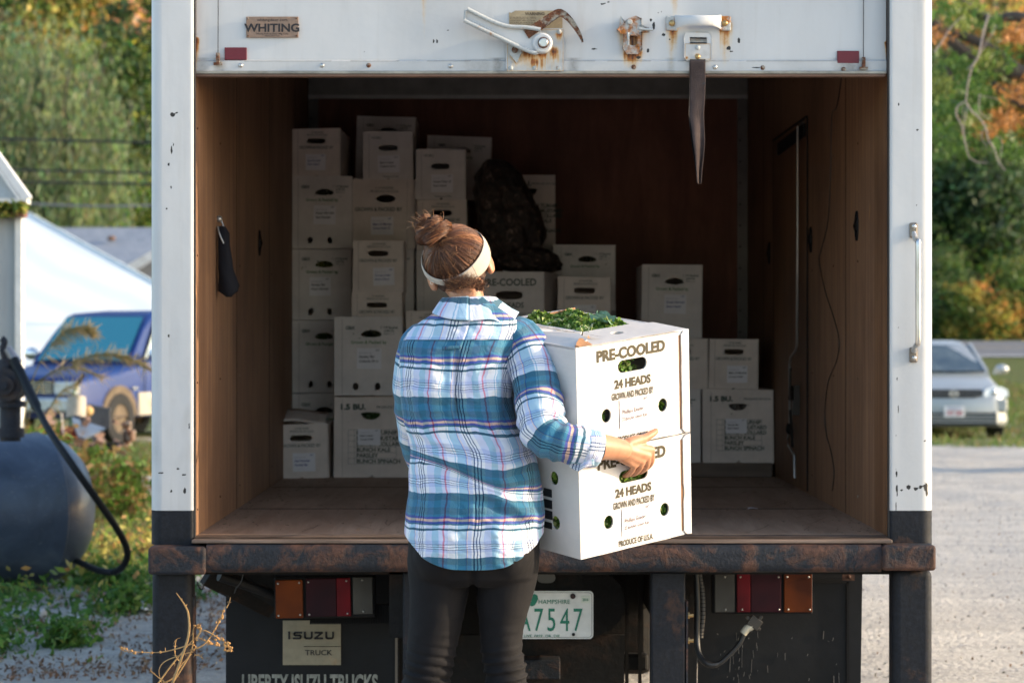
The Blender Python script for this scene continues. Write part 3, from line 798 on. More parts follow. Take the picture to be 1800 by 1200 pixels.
# strap plate and the hanging strap
mb = MB(); mb.holed(poly([(1207, 57), (1247, 57), (1251, 62), (1251, 100), (1246, 105), (1208, 105), (1203, 100), (1203, 62)]), [poly([(1213, 65), (1243, 65), (1243, 73), (1213, 73)])], 0.024, 0.034)
sp_ = obj('strap_plate', mb, mt['white'], door, bevel=0.003)
stainface('plate_face', 1204.5, 1249.5, 76, 104, .0234, sp_, [(1227, 98, 5, 8), (1208, 101, 3, 6)])
for b in (83, 99):
    c = pt(1227, b, D7); mb = MB(); mb.ball((c.x, 0.023, c.z), (0.008, 0.005, 0.008)); obj('bolt', mb, mt['whitehw'] if b < 90 else mt['brass'], sp_, smooth=180)
mb = MB(); mb.tube([(pt(1214, 66, D7).x, 0.02, pt(1214, 66, D7).z), (pt(1242, 67, D7).x, 0.02, pt(1242, 67, D7).z)], 0.0025, 6); mb.tube([(pt(1213, 75, D7).x, 0.02, pt(1213, 75, D7).z), (pt(1243, 75, D7).x, 0.02, pt(1243, 75, D7).z)], 0.0025, 6)
obj('strap_slot_bar', mb, mt['cable'], sp_, smooth=60)
sl = [(106, 1213, 1240, 0), (140, 1213, 1241, 0), (170, 1213, 1240, .05), (200, 1212, 1238, .1), (225, 1216, 1239, .3), (250, 1219, 1240, .5), (275, 1222, 1238, .6), (300, 1223, 1235, .7), (318, 1224, 1234, .8), (323, 1225, 1233.5, .8)]
def strapf(side):
    def f(u, v):
        py = 106 + 217 * v; x0 = np.interp(py, [s[0] for s in sl], [s[1] for s in sl]); x1 = np.interp(py, [s[0] for s in sl], [s[2] for s in sl]); tw = np.interp(py, [s[0] for s in sl], [s[3] for s in sl])
        p = pt(x0 + (x1 - x0) * u, py, D7 + 0.0)
        y = 0.022 + 0.03 * tw * (u - 0.5) + 0.014 * tw * math.cos(6.28 * u + v * 3) + side * 0.0012
        return (p.x, y, p.z)
    return f
mb = MB(); mb.grid(strapf(-1), 14, 60)
str_ = obj('pull_strap', mb, mt['strapface'], door, smooth=180)
md = str_.modifiers.new('s', 'SOLIDIFY'); md.thickness = 0.0025
mb = MB()
def sedge(u, v):
    p = pt(np.interp(106 + 217 * v, [106, 160, 205, 260, 300, 323], [1212, 1212, 1211, 1217, 1223, 1226]) + 5 * u * np.interp(v, [0, .3, .5, 1], [0.3, 0.6, 1.5, 1]), 106 + 217 * v, D7)
    return (p.x, 0.016 + 0.012 * u, p.z)
mb.grid(sedge, 3, 30); e_ = obj('strap_dark_fold', mb, mt['strap'], str_, smooth=180)
mb = MB(); p = pt(1213, 104, D7); q = pt(1240.5, 148, D7); mb.grid(lambda u, v: (p.x + (q.x - p.x) * u, 0.0185, p.z + (q.z - p.z) * v), 2, 4); obj('strap_dark_top', mb, mt['strap'], str_)

# cargo box shell
def lashhole(p, sgn, par):
    mb = MB(); n = 18
    ring = lambda r, dx: [Vector((p.x + dx * sgn, p.y + r * 0.62 * math.cos(q), p.z + r * math.sin(q))) for q in (2 * math.pi * k / n for k in range(n))]
    mb.loft([ring(.052, 0.0), ring(.050, 0.006), ring(.040, 0.006), ring(.037, -0.012)], False)
    o = obj('lashing_ring', mb, mt['black'], par, smooth=60)
    mb = MB(); mb.loft([ring(.037, 0.0025), ring(.002, 0.002)], False); mb.tube([(p.x + .006 * sgn, p.y - .02, p.z - .03), (p.x + .012 * sgn, p.y, p.z), (p.x + .006 * sgn, p.y - .015, p.z + .03)], .004, 6)
    obj('lashing_socket', mb, M('socket_black', (0.006, 0.005, 0.005), 0.3), o)
mb = MB(); mb.box(XO0 + 0.01, XL, 0.0301, YB + 0.05, 0.78, ZC + 0.03)
wl_ = obj('left_plywood_wall', mb, mt['plywall'], truck)
mb = MB(); mb.box(XR, XO1 - 0.01, 0.0301, YB + 0.05, 0.78, ZC + 0.03)
wr_ = obj('right_plywood_wall', mb, mt['plywall'], truck)
# lining return beside the posts
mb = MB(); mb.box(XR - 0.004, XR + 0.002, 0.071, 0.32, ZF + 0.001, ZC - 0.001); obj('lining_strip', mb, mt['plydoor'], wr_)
for a, b in ((455, 427),): lashhole(wpt(a, b, XL), 1, wl_)
for a, b in ((1507, 397), (1426, 421), (1353, 445)): lashhole(wpt(a, b, XR), -1, wr_)
mb = MB(); mb.box(XL - 0.001, XR + 0.001, YB, YB + 0.04, 0.78, ZC + 0.03)
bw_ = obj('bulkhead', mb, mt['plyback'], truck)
mb = MB(); mb.box(XO0 + 0.01, XO1 - 0.01, 0.12, YB + 0.06, 2.87, 3.08)
obj('roof', mb, M('roof_paint', (0.6, 0.62, 0.63), 0.5), truck, bevel=0.01)
bwp = M('box_white_paint', (0.62, 0.64, 0.65), 0.4)
for a_ in ((XO0 + 0.005, XO0 + 0.0095, 0.0305, YB + 0.06), (XO1 - 0.0095, XO1 - 0.005, 0.0305, YB + 0.06), (XO0 + .01, XO1 - .01, YB + .06, YB + .08)):
    mb = MB(); mb.box(*a_, .8, 3.05); obj('outer_skin', mb, bwp, truck)
mb = MB(); mb.box(XL, XR, 0.12, YB, ZF - 0.03, ZF)
obj('cargo_floor', mb, mt['plyfloor'], truck)
# bulkhead trim: top rail and corner posts with rivet holes
mb = MB(); mb.box(XL + 0.005, XR - 0.005, YB - 0.05, YB - 0.002, pt(0, 168, 11.9).z, ZC + 0.01)
r_ = obj('top_rail', mb, mt['alum'], bw_)
mb = MB(); mb.box(XL + 0.004, XR - 0.004, YB - 0.058, YB - 0.044, pt(0, 174, 11.9).z, pt(0, 168, 11.9).z + .002)
obj('rail_lip', mb, M('pale_lip', (0.34, 0.33, 0.32), 0.45, 0.5), r_)
for x0, x1 in ((XL + 0.002, XL + 0.05), (XR - 0.052, XR - 0.002)):
    mb = MB(); mb.box(x0, x1, YB - 0.014, YB - 0.001, ZF, 2.70)
    cp = obj('corner_trim', mb, M('scuffed_trim', (0.14, 0.125, 0.12), 0.5, 0.5, 0.3), bw_)
    mb = MB()
    for z in np.arange(0.9, 2.65, 0.105): mb.disc(((x0 + x1) / 2 - 0.012, z), 0.005, YB - 0.0165, YB - 0.0138, 8)
    obj('rivet_holes', mb, mt['black'], cp)
# side door set in the right wall
d0 = wpt(1362, 840, XR); d1 = wpt(1421, 840, XR)
ya, yb = d0.y, d1.y      # far, near
ztop = wpt(1421, 207, XR).z
mb = MB(); mb.box(XR - 0.006, XR - 0.001, yb, ya, ZF + .01, ztop)
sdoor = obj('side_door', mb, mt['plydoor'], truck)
mb = MB()
for y in (yb - .004, ya): mb.box(XR - 0.0075, XR - 0.002, y, y + .003, ZF + .01, ztop)
mb.box(XR - 0.010, XR - 0.002, yb, ya, ztop, ztop + .008)
obj('door_edge', mb, mt['black'], sdoor)
mb = MB(); rp = [wpt(a, b, XR - 0.03) for a, b in ((1402, 222), (1402, 400), (1401, 605), (1399, 615), (1390, 628), (1388, 640), (1388, 760), (1385, 770), (1386, 782), (1396, 800), (1397, 840))]
mb.tube(rp, 0.0055, 8); obj('latch_rod', mb, mt['rod'], sdoor, smooth=60)
mb = MB(); c = wpt(1398, 690, XR - 0.02)
mb.box(XR - 0.03, XR - 0.006, c.y - .035, c.y + .035, c.z - .09, c.z + .03); mb.tube([(XR - .04, c.y, c.z - .07), (XR - .035, c.y - .03, c.z - .22)], .006, 6); mb.tube([(XR - .04, c.y + .03, c.z - .03), (XR - .035, c.y + .035, c.z + .10)], .006, 6); mb.ball((XR - .035, c.y, c.z), (.012, .03, .03))
m9 = MB(); m9.ball((XR - .03, c.y + .12, c.z - .15), (.015, .03, .025)); obj('door_latch_knob', m9, mt['black'], sdoor, smooth=60)
obj('door_lock', mb, M('dark_lock', (0.02, 0.015, 0.012), 0.4, 0.4), sdoor, smooth=40)
for a, b in ((1410, 225), (1370, 262)):
    c = wpt(a, b, XR - .008); mb = MB(); mb.box(XR - .014, XR - .006, c.y - .04, c.y + .04, c.z - .025, c.z + .02); obj('door_bracket', mb, M('grey_bracket', (0.14, 0.125, 0.12), 0.5, 0.5, 0.3), sdoor)
c0 = wpt(1368, 262, XR - .012); c1 = wpt(1414, 228, XR - .012)
mb = MB(); mb.bar(c0, c1, .05, .008, up=(1, 0, 0)); obj('dark_strut', mb, mt['black'], sdoor)
# loose wire on the right wall
mb = MB(); mb.tube(catmull([wpt(a, b, XR - 0.003) for a, b in ((1480, 128), (1476, 160), (1470, 190), (1462, 205), (1460, 300), (1455, 390), (1443, 440), (1440, 460), (1450, 510), (1466, 560), (1475, 600), (1470, 635), (1456, 670), (1450, 720), (1452, 760), (1461, 795), (1466, 830), (1463, 862))], 5), 0.0016, 5)
obj('loose_wire', mb, mt['cable'], wr_)
# plywood sheet joints, screws and gouges in the lining, scrapes on the floor
rs = random.Random(31)
for sgn, X0, wob in ((1, XL, wl_), (-1, XR, wr_)):
    for yj in ((1.22, 2.44, 3.66) if sgn > 0 else (1.0, 3.7)):
        mb = MB(); mb.box(min(X0, X0 + sgn * .0012), max(X0, X0 + sgn * .0012), yj, yj + .004, ZF + .002, ZC - .002); obj('sheet_joint', mb, mt['black'], wob)
    mb = MB()
    for i in range(44):
        y = .06 + rs.random() ** 1.6 * 3.6; z = ZF + rs.uniform(.03, 1.15); L = rs.uniform(.01, .09); a = rs.gauss(0, .18)
        if sgn < 0 and ya > y > yb: continue
        h = rs.uniform(.0015, .004)
        mb.add([(X0 + sgn * .0015, y, z), (X0 + sgn * .0015, y + h, z + .2 * L), (X0 + sgn * .0015, y + math.sin(a) * L + h * .6, z + L), (X0 + sgn * .0015, y + math.sin(a) * L - h * .3, z + .7 * L)], [(0, 1, 2, 3) if sgn < 0 else (3, 2, 1, 0)])
    o = obj('gouges', mb, M('raw_wood_gouge', (.46, .24, .10), .8, 0, .4, 60, .2), wob); o['kind'] = 'stuff'
    mb = MB()
    for yy in np.arange(.10, 4.2, .61):
        for zz in np.arange(ZF + .08, ZC, .40): mb.ball((X0 + sgn * .001, yy, zz), (.002, .0042, .0042), 6, 5)
    o = obj('lining_screws', mb, mt['hook'], wob); o['kind'] = 'stuff'
mb = MB()
for i in range(46):
    x0 = rs.uniform(XL + .05, XR - .1); y0_ = .05 + rs.random() ** 1.3 * 2.2; L = rs.uniform(.05, .4); a = rs.choice([rs.gauss(1.25, .15), rs.gauss(1.5, .3)]); w_ = rs.uniform(.0006, .0018)
    P_ = [(x0 + L * t * math.cos(a) + .02 * L * math.sin(5 * t + i), y0_ + L * t * math.sin(a)) for t in (0, .33, .66, 1)]
    for (xa, yA), (xb, yB) in zip(P_[:-1], P_[1:]):
        if max(xa, xb) > XR - .02 or min(xa, xb) < XL + .02: continue
        mb.add([(xa - w_, yA, ZF + .0012), (xa + w_, yA, ZF + .0012), (xb + w_, yB, ZF + .0012), (xb - w_, yB, ZF + .0012)], [(0, 1, 2, 3)])
fo = [o_ for o_ in bpy.data.objects if o_.name == 'cargo_floor'][0]
o = obj('floor_scrapes', mb, M('dark_scrape', (.10, .058, .036), .8, 0, .4, 40, .2), fo); o['kind'] = 'stuff'
for yj in (1.22, 2.44):
    mb = MB(); mb.box(XL + .01, XR - .01, yj, yj + .004, ZF + .0005, ZF + .0018); obj('floor_joint', mb, mt['black'], fo)
# hook on the left wall
hk = wpt(383, 385, XL + .002)
mb = MB(); mb.ball(hk + Vector((.004, 0, 0)), .012, 8, 6); mb.tube([hk + Vector((.01, 0, 0)), hk + Vector((.02, 0, -.03)), hk + Vector((.022, -.01, -.06))], .003, 6); obj('wall_hook', mb, mt['rod'], wl_, smooth=60)
gl = hk + Vector((.018, 0, 0))
# dark object hanging on the hook: lobed mitt
def mitt():
    rings = []
    prof = [(398, 383, 396, .010), (410, 383, 403, .018), (430, 384, 404, .022), (455, 384, 408, .024), (470, 384, 410, .026), (485, 384, 414, .028), (502, 384, 421, .030), (512, 385, 418, .026), (518, 393, 410, .022), (522, 397, 407, .012)]
    for py, x0, x1, d in prof:
        a = pt(x0, py, 8.12); b = pt(x1, py, 8.12); cx = (a.x + b.x) / 2; w = (b.x - a.x) / 2
        rings.append([Vector((cx + w * math.cos(q) * (1 + .06 * math.sin(5 * q + py)), a.y + d * math.sin(q) * (1 + .15 * math.sin(3 * q + py * .3)), a.z)) for q in (2 * math.pi * k / 20 for k in range(20))])
    m = MB(); m.loft(rings, True); return m
mitt_root = thing('hanging_mitt', (gl.x, pt(0, 0, 8.12).y, pt(0, 522, 8.12).z), 'black cloth work mitt hanging from a hook on the left plywood wall', 'mitt')
o = obj('mitt_body', mitt(), mt['cloth_black'], mitt_root, smooth=180)
mb = MB(); mb.tube(catmull([pt(383, 398, 8.10), pt(386, 412, 8.09), pt(393, 428, 8.09)], 5), .003, 6); obj('hanging_loop', mb, mt['rod'], mitt_root, smooth=60)
# grab handle on the right post
gh = [(1609, 428), (1612, 424), (1616, 430), (1616, 600), (1612, 606), (1608, 610)]
mb = MB(); P = catmull([pt(1607, 412, 7.5), pt(1609, 420, 7.48), pt(1613, 424, 7.45), pt(1614, 432, 7.44), pt(1614, 520, 7.44), pt(1614, 596, 7.44), pt(1612, 605, 7.45), pt(1608, 610, 7.48), pt(1607, 617, 7.5)], 5)
mb.tube(P, 0.0085, 12); gh_ = obj('grab_handle', mb, mt['steel'], truck, smooth=60)
for y0 in (391, 610):
    p = pt(1600, y0, 7.5); q = pt(1614, y0 + 27, 7.5); mb = MB(); mb.box(p.x, q.x, -0.014, 0.001, q.z, p.z)
    b_ = obj('handle_bracket', mb, M('bracket_steel', (0.22, 0.19, 0.16), 0.4, 0.7, 0.4, 30, 0.3), gh_, bevel=0.005)
    for dy in (7, 19):
        c = pt(1607, y0 + dy, 7.5); mb = MB(); mb.ball((c.x, -0.016, c.z), (.0075, .006, .0075), 10, 6); obj('bolt', mb, mt['steel'], b_, smooth=180)

# sill, bumper beam, corner blocks, legs
ztb = pt(0, 956, 7.45).z; zbb = pt(0, 1006, 7.45).z
mb = MB(); mb.box(XI0 - .0, XI1 + .0, -0.055, 0.118, ztb + .001, ZF - .002)
obj('door_sill', mb, mt['sillwood'], truck, bevel=0.003)
mb = MB(); mb.grid(lambda u, v: (XI0 + (XI1 - XI0) * u, 0.0 + 0.10 * v, ZF + 0.0008 + 0.002 * noise.noise(Vector((u * 30, v * 4, 0)))), 60, 4)
obj('sill_lip', mb, mt['sillwood'], truck, smooth=180)
xb0, xb1 = pt(362, 0, 7.45).x, pt(1550, 0, 7.45).x
mb = MB()
def beam(u, q):
    pass
n_ = 240; rings = []
for i in range(n_ + 1):
    x = xb0 + (xb1 - xb0) * i / n_
    R = []
    for (yy, zz) in ((0.02, ztb - .001), (-0.050, ztb - .001), (-0.062, ztb - .006), (-0.069, ztb - .016), (-0.070, (ztb * 2 + zbb) / 3), (-0.070, (ztb + 2 * zbb) / 3), (-0.069, zbb + .016), (-0.062, zbb + .005), (-0.050, zbb), (0.02, zbb)):
        dn = 0.0022 * noise.noise(Vector((x * 5, zz * 14, yy * 9)))
        R.append(Vector((x, yy + dn * (1 if yy < 0 else 0), zz + dn * 0.8)))
    rings.append(R)
mb.loft(rings, True); obj('bumper_beam', mb, mt['bumper'], truck, smooth=50)
for a, b in ((pt(260.5, 0, 7.45).x, xb0 - .0), (xb1, pt(1645, 0, 7.45).x)):
    mb = MB(); mb.box(a, b, -0.080, 0.10, pt(0, 1010 if a < 0 else 1003, 7.44).z, pt(0, 961 if a < 0 else 958, 7.44).z)
    obj('corner_block', mb, mt['bumper'], truck, smooth=40, bevel=0.011, bseg=4)
for a, b in ((266, 337), (1570, 1640)):
    mb = MB(); mb.box(pt(a, 0, 7.5).x, pt(b, 0, 7.5).x, -0.02, 0.085, 0.20, pt(0, 1000, 7.5).z)
    obj('corner_leg', mb, mt['blacksteel'], truck, smooth=40, bevel=0.024, bseg=5)
mb = MB(); mb.box(pt(334, 0, 7.5).x, pt(340, 0, 7.5).x, 0.005, 0.05, 0.2, .60); obj('leg_flange', mb, mt['bumper'], truck, bevel=.003)
for a, b in ((708, 768), (1145, 1205)):
    mb = MB(); mb.box(pt(a, 0, 7.52).x, pt(b, 0, 7.52).x, 0.0, 0.10, 0.22, pt(0, 1005, 7.52).z)
    fm = obj('frame_upright', mb, mt['blacksteel'], truck, smooth=40, bevel=0.006)
    if a > 1000:
        for c in (1081, 1125):
            q = pt(1211, c, 7.55); mb = MB(); mb.tube([(q.x - .012, .03, q.z), (q.x + .002, .03, q.z)], .011, 6); mb.tube([(q.x, .03, q.z), (q.x + .014, .03, q.z)], .006, 8); obj('bolt', mb, mt['brass'], fm, smooth=40)
        mb = MB(); q = pt(1206, 1060, 7.55); mb.box(q.x - .002, q.x + .004, .0, .07, q.z - .28, q.z + .01); obj('side_plate', mb, mt['bumper'], fm)
mb = MB(); mb.box(pt(266, 0, 7.5).x + .07, pt(1640, 0, 7.5).x - .07, 0.10, 0.18, .10, .20); obj('under_ride_bar', mb, mt['chassis'], truck, bevel=.006)
# chassis rails and crossmembers in the dark
for x0 in (-.36, .50): mb = MB(); mb.box(x0, x0 + .07, .10, YB, .46, .68); obj('chassis_rail', mb, mt['chassis'], truck)
mb = MB()
mb.box(XO0 + .05, XO1 - .05, .10, .16, .66, ZF - .032); obj('crossmember', mb, mt['chassis'], truck)
for y in (.5, 1.1, 1.7, 2.3, 2.9, 3.5, 4.1): mb = MB(); mb.box(XO0 + .05, XO1 - .05, y, y + .06, .68, ZF - .031); obj('crossmember', mb, mt['chassis'], truck)
mb = MB(); mb.box(pt(845, 0, 7.9).x, pt(1022, 0, 7.9).x, .36, .40, pt(0, 1035, 7.9).z, .70); obj('hitch_plate', mb, mt['chassis'], truck)
mb = MB(); mb.box(-.36, pt(1098, 0, 8.2).x, .70, .73, .1, pt(0, 1117, 8.2).z); obj('rear_crossmember', mb, mt['chassis'], truck)
mb = MB(); mb.box(-.42, pt(1146, 0, 8.6).x, 1.08, 1.5, pt(0, 1186, 8.6).z, .69); obj('shade_backing', mb, mt['chassis'], truck, bevel=.03)  # dark box added under the bed, standing in for the shade there
mb = MB(); mb.box(pt(920, 0, 8.1).x, pt(985, 0, 8.1).x, .60, .70, pt(0, 1195, 8.1).z, pt(0, 1160, 8.1).z); obj('rusty_hitch_bar', mb, mt['bumper'], truck, bevel=.004)
mb = MB(); mb.tube([(pt(1040, 0, 8.1).x, .55, .52), (pt(1040, 0, 8.1).x, 1.2, .50)], .11, 24); obj('muffler', mb, mt['chassis'], truck, smooth=40)
for a in (1128, 1105):
    mb = MB(); mb.box(pt(a - 6, 0, 8.3).x, pt(a, 0, 8.3).x, .78, .80, .1, .70); obj('hanger_strut', mb, mt['chassis'], truck)
mb = MB(); mb.box(pt(1075, 0, 8.3).x, pt(1140, 0, 8.3).x, .79, .85, pt(0, 1180, 8.3).z, pt(0, 1150, 8.3).z); obj('hanger_block', mb, mt['chassis'], truck, bevel=.01)
mb = MB(); c = pt(960, 1015, 7.85); rr = []
for k in range(24):
    q = 2 * math.pi * k / 24; rr.append((c.x + .030 * math.copysign(abs(math.cos(q)) ** .6, math.cos(q)), c.z + .0165 * math.sin(q)))
mb.holed(rr, [], .325, .335); obj('oval_plate_lamp', mb, M('grey_lamp', (0.16, 0.155, 0.15), 0.4), truck, smooth=40)
# unseen cab ahead of the cargo box, added to shade the left yard
mb = MB()
cabp = [(YB + .12, .75), (YB + 1.75, .75), (YB + 1.80, 1.30), (YB + 1.62, 2.15), (YB + 1.35, 2.30), (YB + .12, 2.30)]
mb.prism(cabp, XO0 + .12, XO1 - .12, axis='x'); cb_ = obj('cab', mb, bwp, truck, bevel=.04, bseg=3)
mb = MB(); mb.add([(XO0 + .22, YB + 1.81, 1.36), (XO1 - .22, YB + 1.81, 1.36), (XO1 - .30, YB + 1.65, 2.08), (XO0 + .30, YB + 1.65, 2.08)], [(0, 1, 2, 3)]); obj('windscreen', mb, mt['black'], cb_)
for x in (XO0 + .25, XO1 - .25):
    w_ = bpy.data.objects.new('wheel', None); scene.collection.objects.link(w_); w_.parent = truck; LOC[w_.name] = rootloc(truck); w_.empty_display_size = .1
    FW = (w_, x)
    n = 32; m = MB(); m.loft([[Vector((x + a, YB + 1.0 + r_ * math.cos(q), .38 + r_ * math.sin(q))) for q in (2 * math.pi * k / n for k in range(n))] for a, r_ in ((-.1, .2), (-.1, .36), (-.06, .38), (.06, .38), (.1, .36), (.1, .2))], False); obj('tyre', m, mt['rubber'], w_, smooth=40)
# axle and wheels
mb = MB(); mb.tube([(-.9, 3.2, .40), (1.1, 3.2, .40)], .06, 12); mb.ball((.1, 3.2, .40), (.16, .14, .17)); obj('rear_axle', mb, mt['chassis'], truck, smooth=60)
def wheel(parent, c, R, w, hub=.55, mats=None, axis='x'):
    n = 40; prof = [(-w / 2, hub * R), (-w / 2, R * .93), (-w / 2 + w * .08, R * .985), (-w / 2 + w * .2, R), (w / 2 - w * .2, R), (w / 2 - w * .08, R * .985), (w / 2, R * .93), (w / 2, hub * R)]
    rings = [[Vector((c[0] + a, c[1] + r * math.cos(q), c[2] + r * math.sin(q))) for q in (2 * math.pi * k / n for k in range(n))] for a, r in prof]
    m = MB(); m.loft(rings, False); ty = obj('tyre', m, mt['rubber'], parent, smooth=40)
    m = MB(); rings = [[Vector((c[0] + a, c[1] + r * math.cos(q), c[2] + r * math.sin(q))) for q in (2 * math.pi * k / n for k in range(n))] for a, r in ((-w * .45, hub * R), (-w * .25, hub * R * .85), (-w * .3, hub * R * .3), (-w * .2, .01), (w * .2, .01), (w * .3, hub * R * .3), (w * .25, hub * R * .85), (w * .45, hub * R))]
    m.loft(rings, False); obj('rim', m, mats or mt['alum'], parent, smooth=40)
for x in (-.93, -.68, .90, 1.15):
    w_ = bpy.data.objects.new('wheel', None); scene.collection.objects.link(w_); w_.parent = truck; LOC[w_.name] = rootloc(truck); w_.empty_display_size = .1
    wheel(w_, (x, 3.2, .38), .38, .2)
# mud flaps with lettering
p = pt(397, 1020, 8.05); q = pt(701, 1020, 8.05)
mb = MB(); mb.box(p.x, q.x, .53, .54, .10, pt(0, 1008, 8.05).z)
mf = obj('mud_flap', mb, mt['rubber'], truck)
mb = MB(); mb.box(q.x - .012, q.x - .004, .522, .532, .10, pt(0, 1090, 8.05).z); obj('flap_edge_strip', mb, M('pale_edge', (0.14, 0.12, 0.10), 0.6), mf)
D8 = 8.04
a = pt(497, 1090, D8); b = pt(599, 1168, D8)
mb = MB(); mb.box(a.x, b.x, .521, .5285, b.z, a.z); sg = obj('truck_sign', mb, mt['signcream'], mf)
# squared ISUZU logo lettering
mb = MB()
LH = 15.0; y1_ = 1122.5; st = 3.6
def bx(x0, ya, x1, yb): 
    A = pt(x0, ya, D8); B = pt(x1, yb, D8); mb.box(A.x, B.x, .5165, .5205, B.z, A.z)
def rbar(pts, w=3.4):
    L = [pt(a, b, D8) for a, b in pts]
    for i in range(len(L) - 1): mb.bar(Vector((L[i].x, .5185, L[i].z)), Vector((L[i + 1].x, .5185, L[i + 1].z)), w * D8 / FPX, .004, up=(0, 1, 0))
    for v in L[1:-1]: mb.disc((v.x, v.z), w * D8 / FPX / 2, .5165, .5204, 8)
rbar([(508.5, 1109), (508.5, 1122.5)])
rbar([(531, 1111), (518.5, 1111), (517, 1113.5), (518.5, 1115.8), (527.5, 1115.8), (529, 1118), (527.5, 1121), (515, 1121)], 3.2)
rbar([(536, 1109.3), (536, 1119), (538, 1121), (546, 1121), (548, 1119), (548, 1109.3)])
rbar([(553, 1111), (566.5, 1111), (553.5, 1121), (568, 1121)], 3.2)
rbar([(573.5, 1109.3), (573.5, 1119), (575.5, 1121), (583.5, 1121), (585.5, 1119), (585.5, 1109.3)])
A = pt(534, 1135, D8); mb.box(A.x, b.x - .001, .5165, .5205, A.z - .0015, A.z)
text(mb, 'TRUCK', pt(560, 0, D8).x, pt(0, 1150.5, D8).z, 0.0245, .5190, bold=0.012, sx=1.12)
obj('sign_lettering', mb, mt['ink'], sg)
mb = MB(); text(mb, 'LIBERTY ISUZU TRUCKS', 0, 0, 1, .5260, 'L', bold=0.035)
w_ = max(v[0] for v in mb.v); hgt = 0.73
A = pt(424, 1184.5, D8); W_ = pt(664, 0, D8).x - A.x
hh = 0.058 / 0.72
mb.v = [(A.x + v[0] / w_ * W_, v[1], A.z - 0.058 + v[2] * hh) for v in mb.v]
obj('flap_lettering', mb, mt['flapprint'], mf)
# right flap
p = pt(1228, 0, 8.0); q = pt(1516, 0, 8.0)
mb = MB(); mb.prism([(p.x, pt(0, 1005, 8).z), (q.x, pt(0, 1005, 8).z), (q.x - .008, .10), (p.x - .004, .10)], .48, .49)
mf2 = obj('mud_flap', mb, mt['rubber'], truck)
mb = MB(); mb.box(pt(1488, 0, 8).x, pt(1492, 0, 8).x, .474, .4795, .10, pt(0, 1022, 8).z); mb.box(pt(1430, 0, 8).x, pt(1492, 0, 8).x, .474, .4795, pt(0, 1022, 8).z - .005, pt(0, 1018, 8).z); obj('flap_seam', mb, mt['black'], mf2)
rs = random.Random(4); mb = MB()
for i in range(46):
    a = rs.choice([rs.uniform(1235, 1345), rs.uniform(1280, 1335), rs.uniform(1330, 1480)]); b = rs.uniform(1105, 1195); L = rs.choice([3, 5, 12, 30]) * rs.uniform(.4, 1.2)
    A = pt(a, b, 7.99); B = pt(a + rs.uniform(-2, 2), b + L, 7.99); mb.bar((A.x, .477, A.z), (B.x, .477, B.z), .0012 * rs.uniform(.5, 1.6), .002, up=(0, 1, 0))
obj('scratches', mb, M('pale_scratch', (0.18, 0.17, 0.16), 0.8, 0, .3, 30, 0), mf2)
mb = MB(); q = pt(1490, 1012, 7.9); mb.box(q.x - .02, q.x + .02, .36, .37, q.z - .012, q.z + .012); mb.ball((q.x + .002, .358, q.z), .006, 8, 6); obj('clip', mb, mt['bumper'], mf2)
mb = MB(); mb.prism([(pt(1206, 0, 7.9).x, pt(0, 1006, 7.9).z), (pt(1228, 0, 7.9).x, pt(0, 1006, 7.9).z), (pt(1226, 0, 7.9).x, .1), (pt(1215, 0, 7.9).x, .1)], .42, .47); obj('flap_frame', mb, mt['chassis'], mf2)
# tail lamps
def lamp(px, parts, y0, y1, rot, D=7.72):
    Y = D + CAMY
    root = bpy.data.objects.new('tail_lamp', None); scene.collection.objects.link(root); root.parent = truck; LOC[root.name] = rootloc(truck); root.empty_display_size = .1
    A = pt(px[0], y0, D); B = pt(px[1], y1, D)
    R = Matrix.Translation((A.x, Y, A.z)) @ Matrix.Rotation(rot, 4, 'Y') @ Matrix.Translation((-A.x, -Y, -A.z))
    m = MB(); m.box(A.x, B.x, Y + .004, Y + .05, B.z, A.z); m.xform(R); obj('lamp_housing', m, mt['black'], root, bevel=.006)
    for (a, b, ya, yb, mm, scr) in parts:
        A2 = pt(a, ya, D); B2 = pt(b, yb, D); m = MB(); m.box(A2.x, B2.x, Y - .008, Y + .006, B2.z, A2.z); m.xform(R)
        o = obj('lens', m, mt[mm], root, bevel=.0025)
        m = MB()
        for (sx_, sy_) in scr:
            c = pt(sx_, sy_, D); m.ball((c.x, Y - .009, c.z), .0036, 8, 6)
        if scr: m.xform(R); obj('lens_screws', m, mt['steel'], o, smooth=180)
lamp((481, 659), [(484, 532, 1019, 1086, 'amber', ((489, 1025), (526, 1024), (489, 1081), (527, 1080))), (537.5, 591, 1017, 1084, 'redlens', ((542, 1023), (543, 1080))), (591.3, 616, 1017, 1084, 'redbright', ((609, 1022), (610, 1079))), (620, 655, 1016, 1081, 'greylens', ((637, 1021), (638, 1076)))], 1014, 1088, math.radians(-1.0))
lamp((1252, 1429), [(1256, 1291, 1008, 1075, 'greylens', ((1274, 1013), (1275, 1070))), (1295, 1319, 1007, 1075, 'redbright', ((1301, 1013), (1304, 1070))), (1319.3, 1373, 1007, 1075, 'redlens', ((1368, 1013), (1369, 1070))), (1378, 1427, 1007, 1075, 'amber', ((1383, 1013), (1421, 1013), (1385, 1070), (1423, 1070)))], 1004, 1079, 0.0)
# ribbed rubber edge under the left lamp
m = MB()
for i in range(52):
    a = 545 + i * 3.0; z0 = pt(0, 1096 if a < 660 else 1094, 7.8).z; z1 = pt(0, 1084 if a < 660 else 1062, 7.8).z
    x = pt(a, 0, 7.8).x; m.box(x, x + .0028, .27, .29, z0, z1)
m.box(pt(545, 0, 7.8).x, pt(701, 0, 7.8).x, .281, .30, pt(0, 1095, 7.8).z, pt(0, 1062, 7.8).z)
o = obj('ribbed_rubber_strip', m, mt['black'], truck)
